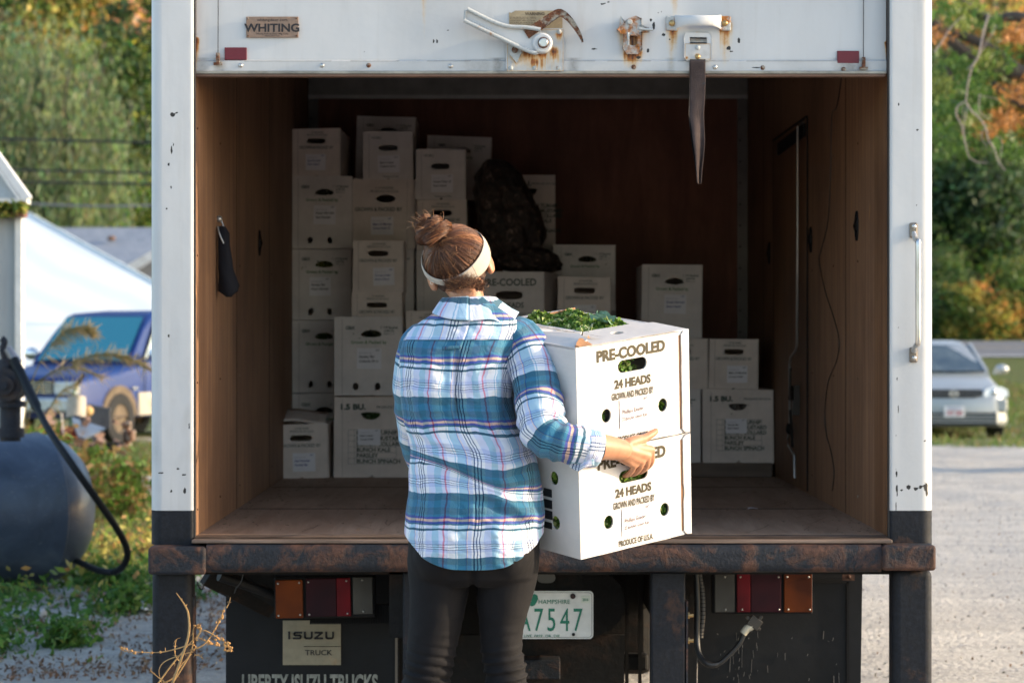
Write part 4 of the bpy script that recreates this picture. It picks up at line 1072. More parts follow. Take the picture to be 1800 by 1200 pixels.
# licence plate
Dp = 7.7; Yp = Dp + CAMY
A = pt(874, 1038, Dp); B = pt(1043, 1122, Dp)
def rrect(x0, x1, z0, z1, r, n=6):
    out = []
    for cx, cz, a0 in ((x1 - r, z0 + r, -90), (x1 - r, z1 - r, 0), (x0 + r, z1 - r, 90), (x0 + r, z0 + r, 180)):
        out += [(cx + r * math.cos(math.radians(a0 + 90 * i / n)), cz + r * math.sin(math.radians(a0 + 90 * i / n))) for i in range(n + 1)]
    return out
mb = MB(); mb.holed(rrect(A.x, B.x, B.z, A.z, .013), [], Yp, Yp + .002)
mb.xform(Matrix.Identity(4)); pl = obj('licence_plate', mb, mt['platewhite'], truck)
mb = MB(); mb.holed(rrect(A.x + .004, B.x - .004, B.z + .004, A.z - .004, .011), [rrect(A.x + .006, B.x - .006, B.z + .006, A.z - .006, .010)], Yp - .002, Yp - .0003); obj('plate_rim', mb, M('plate_rim_grey', (0.33, 0.33, 0.31), 0.5), pl)
mb = MB()
text(mb, 'HAMPSHIRE', pt(946, 0, Dp).x, pt(0, 1060.5, Dp).z, .0195, Yp - .002, 'L', bold=.0, sx=1.0)
text(mb, 'LIVE  FREE  OR  DIE', pt(921, 0, Dp).x, pt(0, 1119, Dp).z, .0118, Yp - .002, 'L', bold=.004, sx=1.14)
w_ = MB(); 
for ch, cx in (('A', 921), ('7', 946.5), ('5', 969.5), ('4', 993), ('7', 1015.5)):
    text(mb, ch, pt(cx, 0, Dp).x, pt(0, 1108, Dp).z, .104 * .72 / .72 * 1.0, Yp - .002, 'C', bold=.0, sx=.62)
# emblem beside the state name
em = [(929, 1062), (934, 1056), (932, 1050), (934, 1045), (940, 1043), (945, 1046), (946, 1052), (943, 1058), (940, 1063), (935, 1065)]
mb.holed([(pt(a, b, Dp).x, pt(a, b, Dp).z) for a, b in reversed(em)], [], Yp - .002, Yp - .0005)
obj('plate_lettering', mb, mt['plateint'], pl)
mb = MB(); A2 = pt(1021.5, 1046, Dp); B2 = pt(1037, 1059, Dp); mb.box(A2.x, B2.x, Yp - .001, Yp, B2.z, A2.z); stk = obj('year_sticker', mb, M('sticker_pale', (0.55, 0.58, 0.50), 0.5), pl)
mb = MB(); text(mb, '2016', pt(1029, 0, Dp).x, pt(0, 1055.5, Dp).z, .0125, Yp - .0018, bold=.02, sx=.75); obj('sticker_year', mb, mt['plateint'], stk)
for a, b, mm in ((1007, 1047, 'bumper'), (1008, 1114, 'black')):
    c = pt(a, b, Dp); mb = MB(); mb.disc((c.x, c.z), .0085 if b < 1100 else .005, Yp - .006, Yp, 14); obj('plate_bolt', mb, mt[mm], pl, smooth=40)
# brackets and pipe left of the left lamp
mb = MB(); mb.bar(pt(365, 1008, 7.75), pt(480, 1066, 7.95), .075, .03, up=(0, 1, 0)); obj('angled_bracket', mb, mt['chassis'], truck, bevel=.004)
mb = MB(); mb.tube([pt(385, 1012, 7.7), pt(485, 1046, 7.8)], .016, 10); obj('drain_tube', mb, mt['rubber'], truck, smooth=60)
mb = MB(); mb.prism([(pt(345, 0, 7.8).x, pt(0, 1004, 7.8).z), (pt(480, 0, 7.8).x, pt(0, 1004, 7.8).z), (pt(480, 0, 7.8).x, pt(0, 1070, 7.8).z), (pt(400, 0, 7.8).x, pt(0, 1025, 7.8).z), (pt(370, 0, 7.8).x, pt(0, 1013, 7.8).z)], .33, .36); obj('corner_gusset', mb, mt['chassis'], truck)
mb = MB()
for L in ([(428, 1006), (424, 1022), (416, 1032), (412, 1042)], [(386, 1040), (392, 1044), (402, 1047)], [(347, 1022), (350, 1032), (356, 1035), (358, 1024)]):
    mb.tube(catmull([pt(a, b, 7.66) for a, b in L], 4), .002, 5)
obj('wire_ends', mb, mt['cable'], truck)
# hanging connector cable on the right
mb = MB(); mb.tube(catmull([pt(1224, 1006, 7.72), pt(1226, 1060, 7.72), pt(1225, 1120, 7.72), pt(1229, 1150, 7.7), pt(1243, 1166, 7.68), pt(1262, 1166, 7.68), pt(1282, 1150, 7.68), pt(1300, 1130, 7.68), pt(1308, 1112, 7.68)], 6), [.010] * 30 + [.008] * 19, 10)
cb = obj('hanging_cable', mb, mt['cable'], truck, smooth=60)
mb = MB(); mb.tube([pt(1306, 1113, 7.67), pt(1313, 1104, 7.67), pt(1323, 1099, 7.67)], [.012, .013, .012], 12); obj('cable_plug', mb, mt['clearcap'], cb, smooth=40)
mb = MB(); R_ = Matrix.Translation(pt(1326, 1094, 7.67)) @ Matrix.Rotation(math.radians(35), 4, 'Y')
m2 = MB(); m2.box(-.02, .02, -.012, .012, -.016, .018); m2.box(-.032, -.018, -.006, .006, -.004, .006); m2.box(.016, .028, -.005, .005, -.012, -.002); m2.box(.004, .010, -.004, .004, -.03, -.014); m2.box(.002, .012, -.004, .004, .016, .032); m2.xform(R_)
obj('cable_socket', m2, M('dark_connector', (0.035, 0.03, 0.024), 0.6), cb, bevel=.002)
mb = MB(); Lc = catmull([pt(1229, 1006, 7.73), pt(1235, 1040, 7.73), pt(1236, 1080, 7.73), pt(1232, 1120, 7.73)], 6); mb.tube(Lc, .0075, 8)
tp = obj('taped_cable', mb, M('grey_tape', (0.085, 0.075, 0.065), 0.6), truck, smooth=60)
mb = MB()
for i in range(2, len(Lc) - 1): mb.tube([Lc[i] - Vector((0, 0, .0012)), Lc[i] + Vector((0, 0, .0012))], .0082, 8)
obj('tape_edges', mb, mt['black'], tp)
# scrap of paper on the cargo floor
q = pt(1321, 894, 8.75); zq = ZF
mb = MB(); mb.grid(lambda u, v: (q.x - .018 + .037 * u, 1.13 + .05 * v, ZF + .001 + .002 * math.sin(3 * u + v)), 4, 4)
Dq = (EYE - ZF) * FPX / (894 - 585)
mb = MB(); X = (1321 - 885) * Dq / FPX; mb.grid(lambda u, v: (X - .018 + .037 * u + .01 * v, Dq + CAMY - .03 + .06 * v, ZF + .0015 + .003 * math.sin(3 * u + v)), 4, 4)
o = obj('paper_scrap', mb, mt['paper'], None, smooth=180); tag(o, 'small white scrap of paper lying on the dusty truck floor', 'paper')
# chaff and straw on the floor
rs = random.Random(9); mb = MB()
for i in range(260):
    s_ = rs.random(); x = rs.uniform(XL + .02, XR - .02) if s_ < .45 else (XR - abs(rs.gauss(0, .09)) - .01 if s_ < .75 else XL + abs(rs.gauss(0, .10)) + .01)
    y = rs.uniform(.12, 3.1); a = rs.uniform(0, 3.14); L = rs.uniform(.003, .012)
    mb.bar((x, y, ZF + .0015), (x + L * math.cos(a), y + L * math.sin(a), ZF + .002), .002, .0015)
o = obj('floor_debris', mb, M('chaff', (0.15, 0.105, 0.07), 0.9, 0, .6, 60, 0), None); tag(o, 'dry chaff and crumbs scattered over the truck floor', kind='stuff')
# ------------------------------------------------------------------ cartons in the cargo box
def oval(cx, cz, a, b, n=18, kind='oval'):
    out = []
    for k in range(n):
        q = 2 * math.pi * k / n; x = math.cos(q); z = math.sin(q)
        if kind == 'slot': x = math.copysign(min(1, abs(x) ** .45), x); z = math.copysign(abs(z) ** .7, z)
        if kind == 'dome' and z < 0: z *= .45
        if kind == 'cup' and z > 0: z *= .25
        if kind == 'cup' and z < 0: z *= 1.2
        out.append((cx + a * x, cz + b * z))
    return out
scrib = ['Fresh Harvest', 'Green Kale 12', 'Swiss Chard', 'Collards 24 ct', 'Parsley flat', 'Farm Stand', 'Dino Kale', 'Red Russian', 'Beet greens', 'Main St Market', 'Co-op order']
def carton(kind, rect, D, label, depth=.42, yaw=0.0, sticker=1, group='white produce cartons stacked in the truck', green='inkdgreen', seam=True, roll=0.0, zfix=None, seed=1, fill=None):
    rs = random.Random(seed)
    x0, y0, x1, y1 = rect
    w = (x1 - x0) * D / FPX; h = (y1 - y0) * D / FPX
    base = pt((x0 + x1) / 2, y1, D)
    if zfix is not None: base.z = zfix
    name = {'half': 'small_carton', 'kale': 'tall_carton', 'bu': 'large_carton', 'mini': 'small_carton', 'gp': 'large_carton', 'pre': 'wide_carton', 'plain': 'plain_carton'}[kind]
    t = thing(name, base, label, 'carton', group)
    t.rotation_euler = (0, roll, yaw)
    cm = mt['card2'] if kind in ('half', 'gp', 'bu') else mt['card3']
    # outer walls and a front panel with real openings
    holes = []
    if kind == 'half': holes = [oval(0.0, h * .735, w * .20, h * .055, kind='slot')]
    elif kind == 'mini': holes = [oval(0.0, h * .66, w * .19, h * .06, kind='slot')]
    elif kind == 'kale': holes = [oval(-.0 * w + .04 * w, h * .765, w * .15, h * .062, kind='dome'), oval(-.19 * w, h * .115, w * .042, h * .047), oval(.13 * w, h * .115, w * .042, h * .047)]
    elif kind == 'bu': holes = [oval(-.01 * w, h * .79, w * .13, h * .065, kind='cup')]
    elif kind == 'gp': holes = [oval(0.02 * w, h * .72, w * .155, h * .055)]
    elif kind == 'pre': holes = [oval(.0, h * .56, w * .19, h * .075, kind='slot')]
    T = .004
    mb = MB()
    out = [(-w / 2, 0), (w / 2, 0), (w / 2, h), (-w / 2, h)]
    if kind in ('half', 'bu', 'mini'):   # thumb notch at the bottom edge
        out = [(-w / 2, 0), (-.035 * w, 0)] + [(.035 * w * -math.cos(q), .032 * h * math.sin(q)) for q in (math.pi * i / 6 for i in range(1, 6))] + [(.035 * w, 0), (w / 2, 0), (w / 2, h), (-w / 2, h)]
    j = [rs.uniform(-.004, .003) for _ in range(4)]
    out = out[:-2] + [(w / 2 + j[0], h + j[1]), (-w / 2 + j[2], h + j[3])]
    mb.holed(out, holes, 0, T)
    mb.box(-w / 2, -w / 2 + T, T, depth, 0, h - .002); mb.box(w / 2 - T, w / 2, T, depth, 0, h - .002)
    mb.box(-w / 2 + T, w / 2 - T, depth - T, depth, 0, h - .002)
    mb.box(-w / 2 + T, w / 2 - T, T, depth - T, 0.002, T + .002); mb.box(-w / 2 + T, w / 2 - T, T, depth - T, h - T - .004, h - .004)
    body = obj('carton_shell', mb, cm, t, local=True, bevel=.0015)
    # fold line, corner flap
    Y = -.0006
    if seam:
        sx_ = -w * (.39 if kind != 'gp' else -.36)
        for a_, b_ in ((sx_, sx_ + .0012), (w / 2 - .003, w / 2 - .002)):
            m = MB(); m.box(a_, b_, Y - .0004, Y + .0008, .006, h - .01); obj('fold_line', m, mt['crease'], t, local=True)
    # printing
    m = MB(); Yt = -.0012
    if kind == 'half':
        text(m, '1/2 BUSHEL', .02 * w, h * .90, h * .048, Yt, bold=.01, sx=1.1); text(m, 'PRODUCE OF U.S.A.', .02 * w, h * .845, h * .048, Yt, bold=.01, sx=1.05)
        text(m, 'GROWN & PACKED BY', .0, h * .57, h * .085, Yt, bold=.01, sx=.82)
    elif kind == 'mini':
        text(m, '1/2 BU.', -.24 * w, h * .855, h * .065, Yt, bold=.02, sx=1.1); text(m, 'Produce of USA', .05 * w, h * .04, h * .05, Yt, bold=.01)
    elif kind == 'gp':
        text(m, '1 1/9 BUSHEL', 0, h * .86, h * .042, Yt, bold=.01, sx=1.1); text(m, 'PRODUCE OF U.S.A.', 0, h * .81, h * .042, Yt, bold=.01, sx=1.1)
        text(m, 'GROWN & PACKED BY', -.10 * w, h * .54, h * .078, Yt, bold=.02, sx=.84)
    elif kind == 'kale':
        text(m, 'GBX', -.27 * w, h * .835, h * .058, Yt, bold=.03, sx=1.0)
        text(m, '1 1/9 Bushel', .30 * w, h * .845, h * .044, Yt, bold=.02); text(m, '3.90 DL', .30 * w, h * .805, h * .040, Yt, bold=.02); text(m, '2384 cu. in.', .30 * w, h * .77, h * .03, Yt)
    elif kind == 'bu':
        text(m, '1.5 BU.', -.25 * w, h * .84, h * .095, Yt, bold=.045, sx=1.15); text(m, 'PRODUCE OF U.S.A.', .27 * w, h * .855, h * .042, Yt, bold=.012)
        tx0, tx1, tz0, tz1 = -.31 * w, .33 * w, h * .165, h * .59
        rows = ['BUNCH TURNIP', 'BUNCH MUSTARD', 'BUNCH COLLARD', 'BUNCH KALE', 'PARSLEY', 'BUNCH SPINACH']
        lw = .0011
        for i in range(7):
            z = tz0 + (tz1 - tz0) * i / 6; m.box(tx0, tx1, Yt - .0004, Yt, z - lw / 2, z + lw / 2)
        for x in (tx0, tx0 + (tx1 - tx0) * .13, tx1): m.box(x - lw / 2, x + lw / 2, Yt - .0005, Yt - .0001, tz0, tz1)
        for i, r in enumerate(rows): text(m, r, tx0 + (tx1 - tx0) * .17, tz1 - (tz1 - tz0) * (i + .84) / 6, (tz1 - tz0) / 6 * .98, Yt, 'L', bold=.03, sx=1.0)
    elif kind == 'pre':
        text(m, 'PRE-COOLED', .0, h * .74, h * .18, Yt, bold=.02, sx=.95); text(m, '24 HEADS', 0, h * .33, h * .14, Yt, bold=.02, sx=.9); text(m, 'GROWN AND PACKED BY', 0, h * .17, h * .085, Yt, bold=.01, sx=.85)
    if m.v: obj('printing', m, mt[green], t, local=True)['kind'] = 'stuff'
    if kind == 'kale':
        m = MB(); text(m, 'Grown & Packed by', .0, h * .655, h * .058, Yt, bold=.02, sx=.95); obj('green_printing', m, mt['inkgreen'], t, local=True)
    if sticker:
        sw, sh = (w * .36, h * .26) if kind != 'bu' else (w * .30, h * .20)
        sx0 = rs.uniform(-.22, -.10) * w if kind != 'bu' else -.18 * w
        sz1 = {'half': .46, 'mini': .50, 'kale': .60, 'gp': .46, 'bu': .60, 'pre': .2, 'plain': .6}[kind] * h
        if kind == 'half': sh = h * .34; sw = w * .42
        if kind == 'mini': sh = h * .36; sw = w * .44
        m = MB(); m.box(sx0, sx0 + sw, -.0030, -.0022, sz1 - sh, sz1)
        Mr = Matrix.Rotation(rs.uniform(-.03, .03), 4, 'Y'); m.xform(Matrix.Translation((sx0, 0, sz1)) @ Mr @ Matrix.Translation((-sx0, 0, -sz1)))
        st_ = obj('delivery_label', m, mt['paper'], t, local=True)
        m = MB(); s1 = rs.choice(scrib); s2 = rs.choice(scrib); u = sh
        text(m, s1, sx0 + sw * .08, sz1 - sh * .48, u * .17, -.0038, 'L', bold=.02, shear=.2, rot=.02); text(m, s2, sx0 + sw * .08, sz1 - sh * .70, u * .17, -.0038, 'L', bold=.02, shear=.25, rot=.02, sx=.95)
        text(m, '10/7', sx0 + sw * .75, sz1 - sh * .14, u * .11, -.0038, 'L', bold=.02)
        obj('handwriting', m, mt['inkblue' if seed % 3 == 0 else 'ink'], st_, local=True)
        m = MB(); text(m, 'SEACOAST, NH', sx0 + sw * .08, sz1 - sh * .27, u * .09, -.0036, 'L'); text(m, '- - - -  - - -  - -', sx0 + sw * .06, sz1 - sh * .92, u * .10, -.0036, 'L'); obj('form_print', m, mt['inkfaint'], st_, local=True)
    if fill:
        r2 = np.random.default_rng(seed); n = 260
        C = np.stack([r2.uniform(-w * .4, w * .4, n), r2.uniform(.012, .03, n), r2.uniform(h * .66, h * .88, n)], 1)
        A = r2.normal(0, .010, (n, 3)); B = r2.normal(0, .010, (n, 3))
        base_c = np.array(fill); cols = base_c * r2.uniform(.5, 1.5, (n, 1))
        C += np.array(rootloc(t)); quads('greens', C, A, B, cols.astype(np.float32), mt['kale'], t)
    return t

GREENC = (.05, .09, .025)
zA = ZF
def pz(py, D): return EYE - (py - 585) * D / FPX
K = carton
K('kale', (514, 690, 617, 829), 11.05, 'tall white carton on the floor in the dark corner by the left plywood wall', .5, sticker=0, seed=2, zfix=ZF)
K('kale', (514, 563, 617, 690), 11.05, 'dark shadowed tall carton in the left stack, below two like it', .5, sticker=0, seed=3, fill=GREENC)
K('kale', (514, 437, 618, 562), 11.05, 'tall carton with green bunches in its oval opening, middle of the far left stack', .5, seed=4, fill=(.12, .13, .02))
K('kale', (512, 310, 620, 437), 11.05, 'tall carton under the small topmost one beside the left plywood wall', .5, seed=5, fill=(.05, .05, .04))
K('half', (514, 226, 598, 309), 11.05, 'small carton crowning the far left stack, its dark side showing', .5, yaw=-.03, sticker=1, seed=6)
K('kale', (624, 204, 728, 320), 11.42, 'tall dim carton standing highest of all, behind a smaller one', .42, sticker=0, seed=7, roll=.03)
K('mini', (639, 232, 726, 315), 11.02, 'small carton with a slot handle set in front of the highest carton', .33, seed=8)
K('gp', (621, 315, 731, 437), 11.05, 'large warm white carton with black oval opening and bold dark green lettering', .8, seed=9)
K('kale', (621, 437, 728, 562), 11.08, 'tall carton mostly hidden behind two small stacked cartons', .8, sticker=0, seed=10)
K('kale', (622, 562, 728, 695), 11.08, 'tall carton mostly hidden behind the tall carton with two bottom holes', .8, sticker=0, seed=11)
K('kale', (622, 695, 728, 829), 11.10, 'tall carton hidden behind the left bushel carton', .8, sticker=0, seed=12, zfix=ZF)
K('half', (620, 421, 709, 513), 10.72, 'small carton with black slot handle and blue handwriting, upper of two by the headband', .34, seed=15)
K('half', (618, 513, 707, 600), 10.74, 'small carton squeezed between an upper small carton and a tall green-lettered one', .34, sticker=0, seed=14)
K('plain', (618, 600, 708, 829), 10.98, 'plain carton wedged behind the green-lettered tall carton', .1, sticker=0, seam=False, seed=14, zfix=ZF)
K('kale', (588, 556, 708, 695), 10.62, 'tall carton with green lettering and two lower holes, standing on the left bushel carton', .36, seed=16, fill=(.06, .07, .04), green='inkdgreen')
K('bu', (587, 696, 719, 838), 10.66, 'large bushel carton with printed vegetable table, left of the person on the floor', .40, seed=17, fill=GREENC, zfix=ZF)
K('half', (483, 743, 578, 838), 10.60, 'small carton alone on the floor by the left plywood wall', .34, yaw=-.0, seed=18, roll=-.02, zfix=ZF + .001)
K('kale', (747, 240, 860, 351), 11.42, 'dim carton at the top right of the tall stack, above the dark bag', .40, sticker=0, seed=19, roll=.04)
K('mini', (731, 263, 818, 350), 10.98, 'small carton with white label and slot handle above the hair bun', .36, seed=20)
K('half', (733, 351, 821, 440), 10.98, 'small carton directly behind the hair bun', .85, sticker=0, seed=21)
K('kale', (733, 440, 838, 562), 11.05, 'tall carton behind the head of the person', .8, sticker=0, seed=22)
K('half', (713, 545, 800, 640), 10.70, 'small carton showing past the left shoulder of the plaid shirt', .30, sticker=0, seed=23)
K('kale', (724, 640, 838, 838), 10.70, 'tall carton on the floor hidden by the plaid shirt', .8, sticker=0, seed=24, zfix=ZF)
K('plain', (738, 562, 838, 640), 11.05, 'plain carton in the middle of the load behind the collar', .5, sticker=0, seam=False, seed=25)
K('pre', (832, 477, 958, 572), 10.70, 'wide pre-cooled lettuce carton inside the truck by the ear of the person', .42, yaw=-.20, sticker=0, seed=26)
K('pre', (842, 572, 968, 700), 10.70, 'pre-cooled carton in the truck hidden behind the shoulder, upper', .5, sticker=0, seed=27)
K('pre', (842, 700, 968, 838), 10.70, 'pre-cooled carton in the truck hidden behind the torso, on the floor', .5, sticker=0, seed=28, zfix=ZF)
K('bu', (893, 307, 976, 430), 11.35, 'tall carton with printed table behind the dark bag', .42, seed=29)
K('kale', (974, 430, 1082, 546), 11.08, 'tall carton with domed opening behind a smaller carton, right of the dark bag', .5, sticker=0, seed=30, fill=(.05, .05, .03))
K('half', (981, 486, 1074, 579), 10.72, 'small carton just above the kale the person carries', .34, sticker=1, seed=31)
K('kale', (970, 579, 1084, 708), 10.80, 'tall carton hidden behind the carried cartons, upper', .7, sticker=0, seed=32)
K('kale', (970, 708, 1084, 838), 10.80, 'tall carton hidden behind the carried cartons, on the floor', .7, sticker=0, seed=33, zfix=ZF)
K('plain', (884, 430, 972, 838), 11.40, 'plain tall carton in shadow carrying the carton with the printed table', .42, sticker=0, seam=False, seed=34, zfix=ZF)
K('plain', (974, 546, 1082, 829), 11.55, 'plain carton at the back in shadow under the domed one', .3, sticker=0, seam=False, seed=35, zfix=ZF)
K('kale', (1127, 466, 1234, 594), 10.86, 'tall carton with handwritten label standing apart on the right, above the carried cartons', .45, seed=36, roll=.012)
K('half', (1150, 594, 1244, 684), 10.74, 'small carton half hidden by the carried cartons, beside another small one', .4, sticker=0, seed=37)
K('half', (1246, 595, 1332, 683), 10.72, 'small carton on the bushel carton at the right of the load', .36, seed=38, roll=.015)
K('bu', (1236, 684, 1360, 813), 10.68, 'large bushel carton with vegetable table at the right end on the plank', .42, seed=41, fill=(.16, .13, .11))
K('kale', (1116, 684, 1232, 813), 10.70, 'tall carton half hidden by the carried cartons, next to the right bushel carton', .42, sticker=0, seed=40)
# small stack cartons' open lid flaps
mb = MB(); b0 = pt(488, 743, 10.60)
mb.grid(lambda u, v: (b0.x + .205 * u, b0.y + .01 + .20 * v, b0.z + .004 + .045 * v + .008 * math.sin(5 * u)), 6, 4)
o = obj('loose_carton_lid', mb, mt['card2'], None, smooth=180); tag(o, 'loose white lid lying on the small carton alone by the left wall', 'lid')
md = o.modifiers.new('s', 'SOLIDIFY'); md.thickness = .004
# plank under the right cartons
mb = MB(); A = pt(1110, 813, 10.66); B = pt(1358, 838, 10.66); mb.box(A.x, B.x, A.y, A.y + .5, ZF + .001, A.z - .001)
o = obj('pallet_board', mb, mt['plank'], None, bevel=.004); tag(o, 'grey brown wooden board laid on the floor under the right cartons', 'board')
# dark bags of produce
def bag(name, c, r, label, seed):
    mb = MB(); nu, nv = 72, 56
    def f(u, v):
        th = math.pi * v; ph = 2 * math.pi * u
        sx = math.sin(th) ** .7
        k = 1 + .24 * noise.noise(Vector((math.cos(ph) * 2.2, math.sin(ph) * 2.2, v * 4 + seed))) + .14 * noise.noise(Vector((math.cos(ph) * 6, math.sin(ph) * 6, v * 14 + seed)))
        taper = 1 - .35 * (1 - v) ** 2.0
        return (c.x + r[0] * sx * math.cos(ph) * k * taper + .05 * math.sin(v * 3.4 - 1.2), c.y + r[1] * sx * math.sin(ph) * k * taper, c.z + r[2] * math.cos(th) * (1 + .05 * k))
    mb.grid(f, nu, nv)
    o = obj(name, mb, mt['bag'], None, smooth=180)
    tag(o, label, 'bag'); return o
bag('produce_bag', pt(884, 368, 10.95), (.155, .17, .215), 'bulging dark plastic produce bag on the cartons above the head of the person', 3)
bag('produce_bag', pt(915, 452, 10.98), (.155, .17, .075), 'flat dark sack slumped below the bulging bag, behind the headband', 8)

# ------------------------------------------------------------------ the two carried cartons
HP = Vector((.20519627, -1.11179545, .81961754)); HA, HB_, HC = .67649679, .16744769, -.029151
HW, HL, HH = .3983, .4931, .2847
HR = Matrix.Rotation(HC, 4, 'Y') @ Matrix.Rotation(HB_, 4, 'X') @ Matrix.Rotation(HA, 4, 'Z')
HM = Matrix.Translation(HP) @ HR
def circ(cx, cz, a, b=None, n=20): return [(cx + a * math.cos(2 * math.pi * k / n), cz + (b or a) * math.sin(2 * math.pi * k / n)) for k in range(n)]
def slot(cx, cz, w, h, n=8):
    r = h / 2; out = []
    for s_, a0 in ((1, -90), (-1, 90)):
        out += [(cx + s_ * (w / 2 - r) + r * math.cos(math.radians(a0 + 180 * i / n)), cz + r * math.sin(math.radians(a0 + 180 * i / n))) for i in range(n + 1)]
    return out
def held(level, label):
    t = bpy.data.objects.new('carried_carton', None); scene.collection.objects.link(t)
    t.matrix_world = HM @ Matrix.Translation((0, 0, level * HH)); LOC[t.name] = Vector((0, 0, 0)); t.empty_display_size = .1
    tag(t, label, 'carton', 'white kale cartons carried by the person')
    W, L, H = HW, HL, HH - (.0042 if level == 0 else 0); T = .005
    bz = 0 if level == 0 else 0
    mb = MB()
    sc = (.193, .198) if level == 0 else (.197, .213)
    holes = [slot(sc[0], sc[1], .104, .034), circ(.101, .084 if level == 0 else .089, .0165, .0185), circ(.304, .083 if level == 0 else .088, .0165, .0185)]
    ox = .376
    nj = lambda i: .0022 * noise.noise(Vector((i * 1.7, level * 5, 0)))
    outer = [(0, 0)] + [(x, nj(x * 30)) for x in np.linspace(.04, ox - .03, 8)] + [(ox, 0)] + [(ox, z) for z in np.linspace(.03, H - .03, 5)] + [(ox, H - .004)] + [(x, H + nj(x * 50)) for x in np.linspace(ox - .03, .04, 8)] + [(0, H)]
    mb.holed(outer, holes, 0, T)
    obj('front_panel', mb, mt['card'], t, local=True, bevel=.0012)
    # the wrapped side strip at the right front edge, a little proud with a dark gap beside it
    mb = MB(); rag = random.Random(3 + level)
    zz = np.linspace(.012, H - .012, 22); left = [(ox - .004 + (.0035 * max(0, math.sin(i * .9 + level)) if (level == 0 and 5 < i < 13) else 0) + rag.uniform(-.0006, .0006), z) for i, z in enumerate(zz)]
    mb.holed([(W + .0005, 0.0), (W + .002, H)] + [(ox + .006, H - .003)] + list(reversed(left)) + [(ox + .006, .002)], [], -.0045, T)
    obj('corner_flap', mb, mt['card'], t, local=True, bevel=.001)
    mb = MB(); mb.box(ox - .010, ox - .002, -.0008, .0005, .012, H - .014); obj('flap_gap', mb, mt['cardbrown'], t, local=True)
    mb = MB()
    RZ = Matrix.Translation((0, 0, 0)) @ Matrix.Rotation(math.radians(-90), 4, 'Z')   # left panel in the X=0 plane
    lh = [circ(-.102, .205, .0175, .0185), circ(-.100, .083, .0175, .0185), slot(-.30, .20, .10, .034)]
    mb2 = MB(); mb2.holed([(-L, 0), (-T, 0), (-T, H), (-L, H)], lh, 0.0, T)
    mb2.v = [(v[1], -v[0], v[2]) for v in mb2.v]
    obj('side_panel', mb2, mt['card'], t, local=True)
    mb = MB(); mb.box(W - T, W, T, L, 0, H); obj('side_panel', mb, mt['card'], t, local=True)
    mb = MB(); mb.box(T, W - T, L - T, L, 0, H); obj('back_panel', mb, mt['card'], t, local=True)
    mb = MB(); mb.box(T, W - T, T, L - T, 0.0, T); obj('bottom_panel', mb, mt['card'], t, local=True)
    # raw brown board edge round the handle
    # printing
    m = MB(); y = -.0012
    def ft(s_, xc, z0, z1, wd, bold=.045):
        q = MB(); text(q, s_, 0, 0, 1, y, 'C', bold=bold)
        xs_ = [v[0] for v in q.v]; zs_ = [v[2] for v in q.v]
        for v in q.v: m.v.append((xc + (v[0] - (min(xs_) + max(xs_)) / 2) / (max(xs_) - min(xs_)) * wd, y, z0 + (v[2] - 0) / max(zs_) * (z1 - z0)))
        b = len(m.v) - len(q.v)
        for f in q.f: m.f.append(tuple(b + k for k in f)); m.m.append(0)
    dz = 0.0 if level == 0 else .0
    if level == 1:
        ft('PRE-COOLED', .193, .237, .267, .245); ft('24 HEADS', .196, .157, .1805, .130); ft('GROWN AND PACKED BY', .195, .127, .145, .150, .03)
        ft('PRODUCE OF U.S.A.', .200, .012, .026, .125, .03)
    else:
        ft('PRE-COOLED', .188, .232, .263, .245); ft('24 HEADS', .191, .146, .1695, .130); ft('GROWN AND PACKED BY', .192, .115, .133, .150, .03)
        ft('PRODUCE OF U.S.A.', .197, .010, .026, .125, .03)
    obj('printing', m, mt['inkolive'], t, local=True)
    # delivery label with handwriting
    oz = .013 if level == 1 else 0
    x0, x1, z1, z0 = (.147, .252, .112 + oz, .034 + oz)
    mb = MB(); mb.grid(lambda u, v: (x0 + (x1 - x0) * u, -.0016 - .001 * abs(math.sin(2 * u + 3 * v + level)), z0 + (z1 - z0) * v), 10, 8)
    lb = obj('delivery_label', mb, mt['paper'], t, local=True, smooth=180)
    m = MB(); yy = -.0042
    text(m, 'Phillips Exeter', x0 + .006, z0 + .038, .0150, yy, 'L', bold=.012, shear=.2, rot=.03, sx=.92)
    text(m, '22 bunches Green Kale', x0 + .005, z0 + .020, .0138, yy, 'L', bold=.012, shear=.2, rot=.02, sx=.70)
    text(m, '10/7', x1 - .024, z1 - .011, .0095, yy, 'L', bold=.02, shear=.1)
    obj('handwriting', m, M('brown_black_ink', (0.04, 0.012, 0.01), 0.7), lb, local=True)
    m = MB(); text(m, 'SEACOAST, NH', x0 + .003, z1 - .029, .0085, yy, 'L', sx=.9); text(m, 'Delivery ticket', x0 + .003, z1 - .019, .0045, yy, 'L'); m.box(x0 + .056, x0 + .0566, yy, yy + .0004, z1 - .022, z1 - .002); m.box(x0 + .002, x1 - .003, yy, yy + .0004, z0 + .012, z0 + .0125)
    text(m, 'Lot   Case   Bin   Total', x0 + .004, z0 + .005, .005, yy, 'L')
    obj('form_print', m, mt['inkfaint'], lb, local=True)
    # big black marks low on the left panel
    m = MB()
    if level == 0:
        for (u0, u1, z0_, z1_) in ((-.155, -.112, .150, .163), (-.145, -.112, .163, .172), (-.16, -.112, .118, .142), (-.155, -.112, .088, .112), (-.15, -.115, .062, .080)):
            m.box(u0, u1, -.0012, -.0005, z0_, z1_)
        m.v = [(v[1], -v[0], v[2]) for v in m.v]; obj('side_marking', m, mt['ink'], t, local=True)
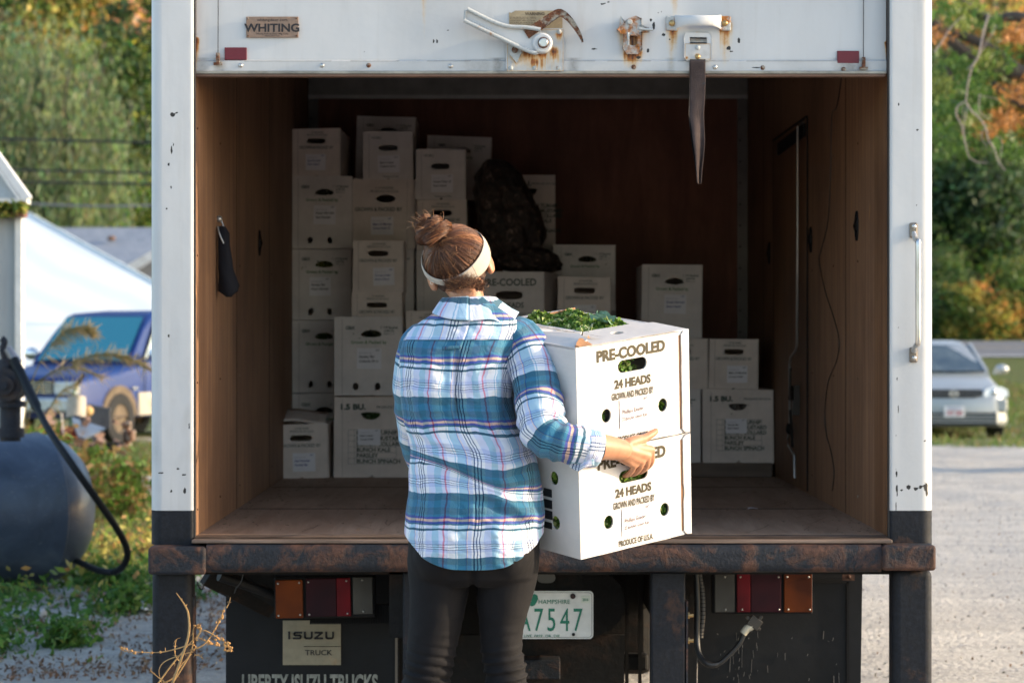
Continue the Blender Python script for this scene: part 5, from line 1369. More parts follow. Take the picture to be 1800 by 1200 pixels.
    if level == 1:
        # four top flaps round the opening
        zt = H
        # front flap
        f1 = MB(); f1.holed([(.045, 0.0), (W, 0.0), (W, .135), (.335, .160), (.165, .160), (.085, .075)], [circ(.221, .086, .020, .017)], 0, T)
        f1.v = [(v[0], v[2], zt - v[1] + .004 * (v[2] / .16)) for v in f1.v]; obj('top_flap', f1, mt['card'], t, local=True)
        f2 = MB(); f2.holed([(0.0, .006), (.050, .012), (.080, .075), (.165, .165), (.165, .42), (.06, L - .03), (0, L - .01)], [circ(.055, .24, .014, .020)], 0, T)
        f2.v = [(v[0], v[2], zt + .004 - v[1] + .016 * math.exp(-((v[0] - .075) / .04) ** 2) * (1 - .5 * v[2] / L) - (.006 if v[0] < .01 else 0)) for v in f2.v]
        fl = obj('top_flap', f2, mt['card'], t, local=True)
        f3 = MB(); f3.holed([(0.02, L), (W - .02, L), (.36, .425), (.13, .425)], [circ(.10, .455, .018, .014)], 0, T)
        f3.v = [(v[0], v[2], zt + .003 - v[1] + .10 * max(0, (L - v[2])) * (0.6 + .9 * v[0] / W)) for v in f3.v]; obj('top_flap', f3, mt['card'], t, local=True)
        f3 = MB(); f3.tube([(.20, .420, zt + .009), (.36, .422, zt + .016)], .0035, 6); obj('torn_edge', f3, mt['cardbrown'], t, local=True)
        f4 = MB(); f4.holed([(W, .137), (W, L), (.345, L - .02), (.337, .162)], [circ(.37, .25, .016, .014), circ(.368, .345, .016, .014)], 0, T)
        f4.v = [(v[0], v[2], zt - .001 - v[1]) for v in f4.v]; obj('top_flap', f4, mt['card'], t, local=True)
        # brown torn corner
        m = MB(); m.add([(.004, .002, zt + .001), (.058, -.001, zt + .001), (.050, .030, zt + .016), (.030, .02, zt + .020), (.012, .012, zt + .010)], [(0, 1, 2, 3, 4)]); m.add([(.0, .002, zt - .012), (.012, -.002, zt + .003), (.004, .008, zt + .006)], [(0, 1, 2)])
        m.add([(.070, .034, zt + .012), (.078, .040, zt + .02), (.082, .036, zt + .010)], [(0, 1, 2)])
        obj('torn_corner', m, mt['cardbrown'], t, local=True)
        m = MB(); q = MB(); text(q, 'SINGLE WITH CURVE', 0, 0, .033, 0, 'L', bold=.03, sx=.86)
        mx_ = max(v[0] for v in q.v)
        for v in q.v: m.v.append((.075 + .033 - v[2] + .02, .345 - v[0] / mx_ * .30, zt + .0015 + .004 + .016 * math.exp(-((.128 - v[2] - .075) / .04) ** 2)))
        m.f = q.f; m.m = q.m; obj('flap_lettering', m, mt['ink'], fl, local=True)
    else:
        mb = MB(); mb.box(T, W - T, T, L - T, H - T, H - .001); obj('top_panel', mb, mt['card'], t, local=True)
    return t
c_lo = held(0, 'lower of the two white cartons in her arms, her hand gripping its handle hole')
c_up = held(1, 'upper of the two white cartons in her arms, its top open and full of kale')

def kale(level, label):
    r = np.random.default_rng(20 + level)
    C = []; N = []
    def add(n, x0, x1, y0, y1, z0, z1):
        C.append(np.stack([r.uniform(x0, x1, n), r.uniform(y0, y1, n), r.uniform(z0, z1, n)], 1))
    add(700, .02, .225, .014, .055, .180, .235) if level else add(700, .10, .30, .014, .05, .17, .22)
    add(300, .085, .105 if level else .125, .014, .05, .06, .12); add(300, .28, .325, .012, .05, .06, .12)
    add(300, .008, .03, .08, .125, .06, .23)
    if level:
        n = 9000
        x = r.uniform(.150, .352, n); y = r.uniform(.150, .44, n)
        bump = .018 * np.sin(x * 47 + 1) * np.cos(y * 39) + .010 * np.sin(x * 110 + y * 90) + .010
        edge = np.minimum(np.minimum(x - .15, .352 - x), np.minimum(y - .15, .44 - y)) / .03
        z = HH - .013 + .75 * bump * np.clip(edge, 0.1, 1) + r.normal(0, .004, n) + .010 * np.clip(edge, 0, 1)
        C.append(np.stack([x, y, z], 1))
    C = np.concatenate(C); n = len(C)
    s = r.uniform(.003, .0095, (n, 1))
    A = r.normal(0, 1, (n, 3)); A /= np.linalg.norm(A, axis=1)[:, None]; B = np.cross(A, r.normal(0, 1, (n, 3))); B /= np.linalg.norm(B, axis=1)[:, None]
    tone = r.random(n)
    cols = np.where((tone < .45)[:, None], np.array([.075, .16, .025]), np.where((tone < .85)[:, None], np.array([.22, .34, .06]), np.array([.46, .50, .20]))) * r.uniform(.7, 1.3, (n, 1))
    Mw = np.array(HM @ Matrix.Translation((0, 0, level * HH)))
    C = C @ Mw[:3, :3].T + Mw[:3, 3]
    root = thing('kale', HM @ Vector((.25, .29, level * HH)), label, 'kale')
    quads('kale_leaves', C.astype(np.float32), (A * s).astype(np.float32), (B * s).astype(np.float32), cols.astype(np.float32), mt['kale'], root)
    if level:
        L = []
        for i in range(26):
            x = r.uniform(.17, .33); y = r.uniform(.17, .41); a = r.uniform(0, 6.28); l = r.uniform(.015, .05)
            L.append([HM @ Vector((x + l * k / 4 * math.cos(a), y + l * k / 4 * math.sin(a), HH * 2 + .004 + .010 * math.sin(k))) for k in range(5)])
        strands('kale_stems', L, .0022, mt['kale'], root, [(.35, .42, .26)] * 26)
        # one broad blue green leaf
        mb = MB()
        def lf(u, v):
            w = .026 * math.sin(math.pi * min(v * 1.05, 1)) + .003
            x = .250 + .075 * v + (u - .5) * w * 1.5; y = .160 + .12 * v - (u - .5) * w * 2
            return tuple(HM @ Vector((x, y, HH * 2 + .018 + .010 * math.sin(9 * u + 14 * v) * abs(u - .5) * 2 + .006 * v)))
        mb.grid(lf, 12, 20); obj('broad_leaf', mb, M('blue_green_leaf', (0.13, 0.24, 0.13), .45, 0, .4, 30, .4, 60), root, smooth=180)
kale(1, 'curly green kale heaped in the open top of the upper carried carton')
kale(0, 'green kale packed inside the lower carried carton, showing through its holes')
# ------------------------------------------------------------------ the person
DP = 6.48
person = thing('person', (pt(828, 0, DP).x, DP + CAMY, 0.0), 'person in blue plaid shirt, black leggings and beige headband hugging two cartons, seen from behind', 'person')
S = FPX / DP      # px per metre at the body
nF = (HR @ Vector((0, -1, 0))).normalized()
def on_face(px, py, off):
    d = Vector(((px - 885) / FPX, 1.0, -(py - 585) / FPX)); o_ = Vector((0, CAMY, EYE))
    t = (HP - o_).dot(nF) / d.dot(nF)
    return o_ + d * t + nF * off
YT = DP + CAMY
xlT = [(528, 783), (540, 776), (550, 764), (560, 748), (572, 730), (585, 716), (600, 707), (620, 703), (650, 702), (690, 703), (720, 706), (750, 712), (775, 719), (790, 722), (805, 721), (830, 718), (860, 719), (900, 713), (940, 711), (992, 716)]
xrT = [(528, 868), (540, 878), (550, 893), (560, 908), (572, 920), (585, 927), (600, 925), (620, 915), (650, 905), (690, 900), (720, 903), (750, 910), (775, 925), (800, 942), (830, 949), (860, 954), (900, 958), (940, 955), (992, 950)]
bT = [(528, .062), (545, .078), (560, .092), (580, .105), (620, .125), (680, .135), (750, .135), (820, .142), (900, .155), (992, .152)]
I_ = lambda T, v: interp(v, [a for a, b in T], [b for a, b in T])
folds = [([(724, 772), (780, 798), (840, 826), (900, 842), (952, 838)], .013, 13), ([(724, 792), (780, 817), (840, 846), (895, 862), (950, 860)], -.012, 10),
         ([(815, 838), (870, 862), (915, 888), (957, 914)], .013, 11), ([(812, 856), (862, 880), (905, 905), (950, 932)], -.010, 10),
         ([(845, 802), (890, 815), (950, 812)], .008, 9), ([(850, 792), (900, 800), (945, 797)], -.006, 7),
         ([(722, 752), (755, 768), (800, 778)], .007, 8), ([(722, 762), (760, 780), (800, 792)], -.006, 7),
         ([(804, 612), (805, 660), (802, 730), (800, 770)], -.009, 5), ([(795, 612), (794, 660), (790, 740)], .005, 5), ([(814, 612), (815, 660), (812, 720)], .004, 5),
         ([(894, 600), (889, 640), (891, 690), (899, 725)], -.016, 8), ([(880, 612), (872, 670), (872, 760)], .007, 10),
         ([(886, 640), (862, 690), (846, 760)], .006, 8), ([(893, 700), (880, 760), (872, 810)], -.006, 7),
         ([(708, 640), (735, 700), (760, 760)], .006, 9), ([(706, 690), (728, 740), (752, 772)], -.005, 8), ([(712, 610), (738, 640), (765, 700)], -.004, 8),
         ([(762, 870), (752, 930), (760, 990)], .006, 11), ([(790, 880), (786, 940), (792, 990)], -.004, 9), ([(868, 905), (872, 950), (868, 990)], .007, 11), ([(895, 920), (900, 960), (905, 990)], -.005, 9), ([(835, 890), (838, 950), (832, 990)], .004, 10), ([(925, 880), (930, 920), (935, 960)], .005, 8),
         ([(750, 640), (765, 690), (770, 740)], .004, 9), ([(830, 620), (838, 680), (835, 740)], .004, 8), ([(855, 610), (850, 660), (858, 700)], -.004, 8)]
FO = [(np.array(p, float), a, w) for p, a, w in folds]
def foldh(px, py):
    h = 0.0
    for P_, a, w in FO:
        A = P_[:-1]; B = P_[1:]; AB = B - A
        q = np.array([px, py])
        t = np.clip(((q - A) * AB).sum(1) / (AB ** 2).sum(1), 0, 1)
        dd = np.hypot(*((A + AB * t[:, None]) - q).T); k = int(dd.argmin()); d = dd[k]
        if d < w * 2.6:
            s_ = (k + t[k]) / len(A); end = min(1, 4 * s_ + .15) * min(1, 4 * (1 - s_) + .15)
            h += a * math.exp(-(d / w) ** 2) * end
    h += .0058 * noise.noise(Vector((px * .020 + .01 * py, py * .033, 3))) + .0032 * noise.noise(Vector((px * .055 - .03 * py, py * .06, 7))) + (.0045 if py > 700 else .0025) * abs(noise.noise(Vector((px * .03 + py * .02, py * .075 - px * .03, 11))))
    return h
def smooth(a, b, x):
    t = min(max((x - a) / (b - a), 0), 1); return t * t * (3 - 2 * t)
def tors_pt(q, py, grow=0.0, fold=True):
    xl, xr, b = I_(xlT, py), I_(xrT, py), I_(bT, py)
    cx = (xl + xr) / 2; a = (xr - xl) / 2 / S
    c, s = math.cos(q), math.sin(q); e = .86
    ux = math.copysign(abs(c) ** e, c); uy = math.copysign(abs(s) ** e, s)
    x = (cx - 885) / S + ux * (a + grow); y = YT + uy * (b + grow)
    z = EYE - (py - 585) / S
    if fold:
        w = max(0, -s) ** .6
        if w > 0:
            h = foldh(885 + x * S, py) * w
            n_ = Vector((c / max(a, .05), s / max(b, .05), 0)).normalized(); x += n_.x * h; y += n_.y * h
        # shoulder blades and the hollow of the spine
        if s < 0:
            y -= .012 * math.exp(-((885 + x * S - 755) / 26) ** 2 - ((py - 650) / 40) ** 2) * w + .012 * math.exp(-((885 + x * S - 862) / 26) ** 2 - ((py - 650) / 40) ** 2) * w
            y += .008 * math.exp(-((885 + x * S - cx) / 16) ** 2 - ((py - 720) / 70) ** 2) * w
            y -= .018 * math.exp(-((885 + x * S - 775) / 34) ** 2 - ((py - 950) / 38) ** 2) * w + .020 * math.exp(-((885 + x * S - 890) / 36) ** 2 - ((py - 945) / 38) ** 2) * w
    return Vector((x, y, z))
NQ = 300; YOKE = 597.0
def shirt_part(top, bot_fn, rows, yoke):
    ring_v = []; uvs = []
    for j in range(rows + 1):
        R = []; U = []; t = j / rows
        for i in range(NQ + 1):
            q = -math.pi / 2 + 2 * math.pi * i / NQ
            R.append((q, top + (bot_fn(q) - top) * t))
        P_ = [tors_pt(q, py, .0016 if yoke else 0) for q, py in R]
        u = 0; us = [0]
        for i in range(1, NQ + 1):
            d = P_[i] - P_[i - 1]; u += math.hypot(d.x, d.y); us.append(u)
        tot = us[-1]
        for i in range(NQ + 1):
            uu = us[i] if i <= NQ / 2 else us[i] - tot
            px = 885 + P_[i].x * S; py = R[i][1]
            sag = 14 * math.exp(-((px - 880) / 60) ** 2) * smooth(740, 800, py) * (1 - smooth(840, 862, py))
            fl = interp(px, [720, 780, 840, 900, 955], [788, 808, 838, 868, 872])
            vv = py - sag + 55 * smooth(fl - 10, fl + 12, py)
            U.append((uu + .09 * .160 - .0107, (vv - 740) / S + .39 * .168))
        ring_v.append(P_); uvs.append(U)
    mb = MB(); mb.v = [tuple(p) for R in ring_v for p in R]
    W_ = NQ + 1
    for j in range(rows):
        for i in range(NQ):
            mb.f.append((j * W_ + i, (j + 1) * W_ + i, (j + 1) * W_ + i + 1, j * W_ + i + 1)); mb.m.append(0)
            a = list((uvs[j][i], uvs[j + 1][i], uvs[j + 1][i + 1], uvs[j][i + 1]))
            if i == NQ // 2:   # keep the seam of the wrap from smearing
                a[2] = (a[1][0] + .01, a[2][1]); a[3] = (a[0][0] + .01, a[3][1])
            mb.uv.append(a)
    return mb
def hem(q):
    s = abs(math.cos(q)) ** .86
    return (992 if math.sin(q) < 0 else 980) - 58 * s ** 3.2
sh = obj('shirt', shirt_part(YOKE - 4, hem, 300, False), mt['plaid'], person, smooth=180)
m_ = sh.modifiers.new('s', 'SOLIDIFY'); m_.thickness = .0018; m_.offset = -1
yo = obj('shirt_yoke', shirt_part(534, lambda q: YOKE, 60, True), mt['plaid_yoke'], sh, smooth=180)
m_ = yo.modifiers.new('s', 'SOLIDIFY'); m_.thickness = .0022; m_.offset = -1
# seam line of the yoke, locker loop
mb = MB(); mb.tube([tors_pt(q, YOKE + .3, .0012) for q in np.linspace(-2.75, -.35, 70)], .0011, 5); obj('yoke_seam', mb, M('seam_thread', (0.03, 0.12, 0.18), .8), sh, smooth=60)
def plaid_uv_tube(mb, pts, rad, n, u0=0, flat=1.0, wr=None):
    """tube whose UV runs along its length (v) and round it (u)"""
    pts = [Vector(p) for p in pts]; rings = []
    t = (pts[1] - pts[0]).normalized(); a = Vector((1, 0, 0)); a = (a - t * a.dot(t)).normalized(); v = 0; vs_ = []
    for i, p in enumerate(pts):
        t = (pts[min(i + 1, len(pts) - 1)] - pts[max(i - 1, 0)]).normalized()
        a = (a - t * a.dot(t)).normalized(); b = t.cross(a)
        if i: v += (pts[i] - pts[i - 1]).length
        vs_.append(v); R = []
        for k in range(n + 1):
            q = 2 * math.pi * k / n; r = rad[i]
            d = a * math.cos(q) + b * math.sin(q)
            if wr: r += wr(v, q, p + d * r)
            R.append(p + d * r)
        rings.append(R)
    o = len(mb.v); W_ = n + 1
    mb.v += [tuple(x) for R in rings for x in R]
    rm = sum(rad) / len(rad)
    for i in range(len(rings) - 1):
        for k in range(n):
            mb.f.append((o + i * W_ + k, o + i * W_ + k + 1, o + (i + 1) * W_ + k + 1, o + (i + 1) * W_ + k)); mb.m.append(0)
            uu = lambda kk: u0 + kk / n * 2 * math.pi * rm
            mb.uv.append([(uu(k), vs_[i]), (uu(k + 1), vs_[i]), (uu(k + 1), vs_[i + 1]), (uu(k), vs_[i + 1])])
    return rings
# right sleeve
def rs_w(v, q, p):
    px = 885 + p.x * FPX / (p.y - CAMY); py = 585 - (p.z - EYE) * FPX / (p.y - CAMY)
    h = .0035 * noise.noise(Vector((p.x * 26, p.y * 26, p.z * 40))) + .002 * noise.noise(Vector((p.x * 60, p.y * 60, p.z * 70)))
    el = math.exp(-((v - .27) / .07) ** 2)
    h += el * .006 * math.sin(v * 165 + 2.2 * math.sin(q + 1)) * (0.4 + .6 * max(0, math.cos(q)))
    up = math.exp(-((v - .08) / .09) ** 2); h += up * .004 * math.sin(q * 4 + v * 22)
    h += .004 * math.exp(-((v - .36) / .05) ** 2) * math.sin(v * 210 + q)
    return h
path = catmull([pt(893, 588, 6.47), pt(915, 602, 6.46), pt(934, 640, 6.43), pt(945, 690, 6.39), pt(950, 735, 6.34), pt(958, 764, 6.31), pt(985, 776, 6.295), pt(1015, 781, 6.30), pt(1036, 784, 6.315)], 9)
rad = np.interp(np.linspace(0, 1, len(path)), [0, .12, .25, .4, .55, .66, .78, .9, 1], [.052, .062, .066, .064, .060, .056, .052, .050, .047])
mb = MB(); plaid_uv_tube(mb, path, rad, 56, .03, wr=rs_w)
sl_ = obj('sleeve', mb, mt['plaid'], sh, smooth=180)
# rolled cuff
cp = catmull([pt(1020, 782, 6.303), pt(1036, 784.5, 6.315), pt(1051, 787, 6.325)], 8); n_ = len(cp)
rc = [.049 + .0065 * math.sin(math.pi * min(1, i / (n_ - 1))) ** .5 - .004 * (i / (n_ - 1)) for i in range(n_)]
mb = MB(); plaid_uv_tube(mb, cp + [cp[-1] - (cp[-1] - cp[-3]) * .6], list(rc) + [.036], 48, .11, wr=lambda v, q, p: .0022 * math.sin(q * 3 + v * 60) + .002 * noise.noise(Vector((p.x * 50, p.y * 50, p.z * 50))))
obj('rolled_cuff', mb, mt['plaid_yoke'], sh, smooth=180)
mb = MB()
mb.grid(lambda u, v: tuple(pt(1006 + 38 * u - 6 * v * (1 - u), 806 + 22 * v * (1 - abs(u - .42)) + 2 * math.sin(7 * u), 6.285 + .012 * math.sin(5 * u + 2 * v))), 16, 10)
mb.uv = []
for j in range(10):
    for i in range(16): mb.uv.append([((i) * .004, j * .004 + .1), ((i + 1) * .004, j * .004 + .1), ((i + 1) * .004, (j + 1) * .004 + .1), (i * .004, (j + 1) * .004 + .1)])
o = obj('cuff_tail', mb, mt['plaid'], sh, smooth=180); o.modifiers.new('s', 'SOLIDIFY').thickness = .002
# left sleeve
LW = HM @ Vector((0, HL, 0))       # far lower edge of the cartons, held by the left hand
path = catmull([pt(748, 590, 6.48), pt(732, 604, 6.48), pt(722, 650, 6.50), pt(721, 700, 6.54), pt(727, 742, 6.60), Vector((-.235, -.86, 1.10)), Vector((-.20, -.80, 1.02))], 7)
rad = np.interp(np.linspace(0, 1, len(path)), [0, .2, .4, .7, 1], [.040, .046, .046, .046, .045])
mb = MB(); plaid_uv_tube(mb, path, rad, 40, .02, wr=lambda v, q, p: .004 * noise.noise(Vector((p.x * 24, p.y * 24, p.z * 36))))
obj('sleeve', mb, mt['plaid'], sh, smooth=180)
# collar
def collar(u, v):
    q = -math.pi / 2 + 2 * math.pi * u
    c, s = math.cos(q), math.sin(q)
    prof = [(.0600, 534), (.0615, 526), (.064, 523), (.069, 524.5), (.082, 538), (.098, 553), (.110, 564)]
    k = v * (len(prof) - 1); i = min(int(k), len(prof) - 2); f = k - i
    r = prof[i][0] * (1 - f) + prof[i + 1][0] * f; py = prof[i][1] * (1 - f) + prof[i + 1][1] * f
    front = max(0, s); fl = max(0, v - .45) / .55
    kx = 1.04 + (.18 if c > 0 else -.16) * fl * abs(c)
    py += fl * (-15 * c * c + (20 * math.exp(-((q + .62) / .30) ** 2) if c > 0 else 0)) + 1.2 * math.sin(2.2 * q)
    x = (824 - 885) / S + r * c * kx
    y = YT + .012 + r * s * (.93 + .14 * fl) - (.010 * fl if s < 0 else 0)
    z = EYE - (py - 585) / S - .030 * front
    return (x, y, z)
mb = MB(); NU, NV = 90, 18; mb.grid(collar, NU, NV)
mb.uv = [[((i + a) * .0048 + .03, (j + b) * .0032 + .06) for a, b in ((0, 0), (1, 0), (1, 1), (0, 1))] for j in range(NV) for i in range(NU)]
co = obj('collar', mb, mt['plaid'], sh, smooth=180); co.modifiers.new('s', 'SOLIDIFY').thickness = .002
mb = MB(); LQ = [pt(777 + 34 * t, 609 - 2 * t + 0 * t, 6.48 - .152 - .004 * math.sin(3.1 * t)) for t in np.linspace(0, 1, 9)]
Yl = [tors_pt(math.atan2(-1, (p.x - (805 - 885) / S) * 6), 608).y for p in LQ]
mb.grid(lambda u, v: (LQ[0].x + (LQ[-1].x - LQ[0].x) * u, min(Yl) - .003 - .004 * math.sin(math.pi * u), LQ[0].z + .001 * 0 - .0085 * v + .003 * u), 14, 2)
mb.uv = [[((i + a) * .006 + .02, .35 * .168 + .01 * b) for a, b in ((0, 0), (1, 0), (1, 1), (0, 1))] for j in range(2) for i in range(14)]
o = obj('locker_loop', mb, mt['plaid_yoke'], sh, smooth=180); o.modifiers.new('s', 'SOLIDIFY').thickness = .0015

# leggings
lb = MB()
def ztube(pts, n=28, mbx=None, k=1.0, dk=1.08, yoff=0):
    P_ = catmull([Vector((a, b, 0)) for a, b, c in pts], 5); H_ = catmull([Vector((c, 0, 0)) for a, b, c in pts], 5)
    rings = []
    for p, h in zip(P_, H_):
        c = pt(p.x, p.y, DP); r = h.x / S * k
        rings.append([Vector((c.x + r * math.cos(q), YT + yoff + r * dk * math.sin(q), c.z)) for q in (2 * math.pi * i / n for i in range(n))])
    mbx.loft(rings, True)
LL = [(774, 945, 50), (772, 975, 56), (773, 1015, 55), (771, 1050, 51), (765, 1100, 47), (757, 1150, 43.5), (750, 1200, 42), (744, 1290, 40), (742, 1400, 29), (742, 1462, 25)]
RL = [(892, 945, 52), (893, 975, 55), (891, 1015, 54), (886, 1055, 48), (882, 1100, 40), (881, 1135, 37), (886, 1165, 37.5), (890, 1200, 36.5), (893, 1290, 38), (893, 1400, 28), (893, 1462, 25)]
ztube(LL, mbx=lb); ztube(RL, mbx=lb)
rings = []
for py, xl, xr, b in ((880, 726, 946, .128), (920, 719, 950, .135), (955, 717, 949, .140), (990, 718, 948, .135), (1012, 724, 944, .120), (1026, 745, 925, .09)):
    a_ = pt(xl, py, DP); c_ = pt(xr, py, DP); cx = (a_.x + c_.x) / 2; w = (c_.x - a_.x) / 2
    rings.append([Vector((cx + w * math.copysign(abs(math.cos(q)) ** .8, math.cos(q)), YT + b * math.copysign(abs(math.sin(q)) ** .8, math.sin(q)), a_.z)) for q in (2 * math.pi * i / 36 for i in range(36))])
lb.loft(rings, True)
for px, py in ((778, 968), (888, 966)):
    c = pt(px, py, DP); lb.ball((c.x, YT - .058, c.z), (.078, .082, .088), 24, 16)
me = remeshed(lb, .0052, 6)
co_ = np.empty(len(me.vertices) * 3); me.vertices.foreach_get('co', co_); co_ = co_.reshape(-1, 3)
no_ = np.empty(len(me.vertices) * 3); me.vertices.foreach_get('normal', no_); no_ = no_.reshape(-1, 3)
for i in range(len(co_)):
    x, y, z = co_[i]; px = 885 + x * S; py = 585 - (z - EYE) * S
    if py < 1080 or py > 1500: h = .0012 * noise.noise(Vector((x * 22, y * 22, z * 22)))
    else:
        w = math.exp(-((py - 1178) / 42) ** 2)
        left = px < 828
        sl = (px - (755 if left else 885)) * (.22 if left else -.16)
        ph = (py - sl) * .36 + 1.5 * noise.noise(Vector((x * 9, y * 9, z * 7 + (0 if left else 5))))
        h = w * (.0036 + .003 * noise.noise(Vector((x * 12, y * 8, z * 9)))) * math.sin(ph) + w * (.0022 * math.sin(ph * 1.9 + 1.3 + px * .03)) + .002 * noise.noise(Vector((x * 20, y * 20, z * 55)))
        if py > 1220: h += .004 * noise.noise(Vector((x * 15, y * 15, z * 30)))
    if 900 < py < 1045: h -= .010 * math.exp(-((px - 832) / 5.5) ** 2) * (1 if y < YT else 0) * smooth(975, 1000, py)
    co_[i] += no_[i] * h
co_ -= np.array(rootloc(person))
me.vertices.foreach_set('co', co_.ravel()); me.update(); me.name = 'leggings'
lg = bpy.data.objects.new('leggings', me); finish(lg, person, mt['legging'], smooth=180)
# lint on the leggings
rs = random.Random(2); L = []
for a, b in ((722, 1008), (724, 1032), (724, 1046), (767, 1052), (768, 1058), (796, 1063), (887, 1011), (903, 1122), (911, 1063), (917, 1142), (748, 1125), (770, 1124)):
    c = pt(a, b, DP - .13)
    hit = None
    L.append([Vector((c.x, YT - .056 * 1.0, c.z)), Vector((c.x + .002, YT - .056, c.z + .003)), Vector((c.x + .001, YT - .056, c.z + .007))])
# shoes
for cx in (744, 893):
    c = pt(cx, 0, DP); mb = MB(); rings = []
    for t, w, h in ((-.105, .026, .05), (-.09, .036, .075), (-.04, .040, .09), (.03, .040, .085), (.10, .046, .055), (.15, .040, .04), (.175, .022, .025)):
        rings.append([Vector((c.x + w * math.cos(q), YT + .03 + t, max(.004, h * .5 + h * .5 * math.sin(q)))) for q in (2 * math.pi * i / 20 for i in range(20))])
    mb.loft(rings, True); obj('shoe', mb, mt['shoe'], person, smooth=60)

# head frame
HC_ = pt(803, 459, 6.53)
roll = math.radians(-17); pitch = math.radians(-16)
HRm = Matrix.Rotation(roll, 3, 'Y') @ Matrix.Rotation(pitch, 3, 'X')   # local x right, y forward (away), z up
hr = Vector((.0885, .104, .098))
def HL_(v): return HC_ + HRm @ Vector(v)
bb = MB()
# skull, jaw, neck
def ell(mbx, c, r, rot=None, nu=26, nv=18):
    m = MB(); m.ball((0, 0, 0), r, nu, nv)
    X = Matrix.Translation(c) @ (HRm.to_4x4() if rot is None else rot)
    mbx.add([X @ Vector(v) for v in m.v], m.f)
ell(bb, HL_((0, -.004, .004)), (.079, .094, .088))
ell(bb, HL_((0, .040, -.045)), (.056, .058, .062))
ell(bb, HL_((0, .098, -.012)), (.013, .020, .022))       # nose
ell(bb, HL_((0, .060, .045)), (.062, .045, .045))        # forehead
ell(bb, HL_((0, .080, -.088)), (.024, .022, .018))       # chin
for sx in (-1, 1):
    ell(bb, HL_((sx * .030, .080, -.032)), (.024, .018, .020))   # cheeks
    e = HL_((sx * (.083 if sx > 0 else .080), -.012, -.034)); R_ = HRm.to_4x4() @ Matrix.Rotation(math.radians(-24 * sx), 4, 'Z')
    ell(bb, e, (.0085, .020, .031), R_); ell(bb, e - HRm @ Vector((sx * .004, -.004, .02)), (.008, .012, .012), R_)
neck = [HL_((0, -.008, -.040)), HL_((0, -.018, -.085)), pt(824, 545, DP - .0), pt(826, 575, DP)]
bb.tube(catmull(neck, 5), [.052] * 4 + [.046] * 7 + [.052] * 5, 24)
# trunk under the shirt
rings = []
for py in (545, 560, 580, 620, 680, 760, 840, 900, 960):
    rings.append([tors_pt(2 * math.pi * i / 30, py, -.032, False) for i in range(30)])
bb.loft(rings, True)
ztube([(a, b, c * .84) for a, b, c in LL], 22, bb); ztube([(a, b, c * .84) for a, b, c in RL], 22, bb)
for cx in (744, 893):
    c = pt(cx, 0, DP); bb.ball((c.x, YT + .05, .045), (.032, .10, .03), 16, 10)
# right arm down to the wrist
W0 = on_face(1073, 786, .040)
arm = catmull([pt(920, 605, 6.46), pt(940, 670, 6.41), pt(950, 745, 6.33), pt(985, 776, 6.295), pt(1030, 783, 6.315), pt(1056, 785, 6.345), W0, on_face(1082, 789, .038)], 5)
bb.tube(arm, list(np.interp(np.linspace(0, 1, len(arm)), [0, .3, .5, .7, .82, .92, 1], [.045, .043, .036, .036, .030, .0245, .022])), 22, flat=1.0)
# palm: four metacarpals fanned from the wrist
def F_(p): return on_face(*p)
mcp = [F_((1128, 787, .036)), F_((1120, 797, .040)), F_((1110, 806, .038)), F_((1100, 813, .032))]
wr = [F_((1078, 780, .036)), F_((1077, 785, .040)), F_((1077, 791, .038)), F_((1077, 797, .033))]
for w_, m_, r in zip(wr, mcp, (.0125, .0125, .0120, .0115)):
    bb.tube([w_, w_.lerp(m_, .5) + nF * .003, m_], [.0175, .0150, r], 16)
bb.tube([wr[0].lerp(mcp[0], .45), wr[1].lerp(mcp[1], .5), wr[2].lerp(mcp[2], .5), wr[3].lerp(mcp[3], .5)], .0145, 14)
bb.tube([mcp[0], mcp[1], mcp[2], mcp[3]], .0100, 12)
pip = [(1134, 806, .026), (1123.5, 813, .030), (1112, 818, .029), (1101, 823, .024)]
dip = [(1134, 819, .010), (1123, 826, .011), (1111.5, 830, .010), (1100.5, 833, .008)]
tip = [(1132, 824, -.010), (1121, 830, -.010), (1110, 834, -.010), (1100, 837, -.010)]
for i in range(4):
    r = (.0086, .0090, .0086, .0076)[i]
    bb.tube(catmull([mcp[i], F_(pip[i]), F_(dip[i]), F_(tip[i])], 5), list(np.linspace(r * 1.16, r * .92, 16)), 16)
    bb.ball(F_(pip[i]), r * 1.12, 12, 8)
    bb.ball(mcp[i] + nF * .001, .0122, 14, 10)
th = [F_((1086, 777, .036)), F_((1102, 771, .036)), F_((1117, 768, .031)), F_((1131, 762, .026)), F_((1143, 756, .021))]
bb.tube(catmull(th, 5), list(np.interp(np.linspace(0, 1, 21), [0, .3, .6, .85, 1], [.017, .0145, .0112, .0102, .0085])), 16)
bb.tube([F_((1100, 782, .036)), F_((1118, 776, .032))], .010, 12)
bb.ball(th[2], .0118, 12, 8); bb.ball(F_((1144, 755.5, .020)), .0085, 12, 8)
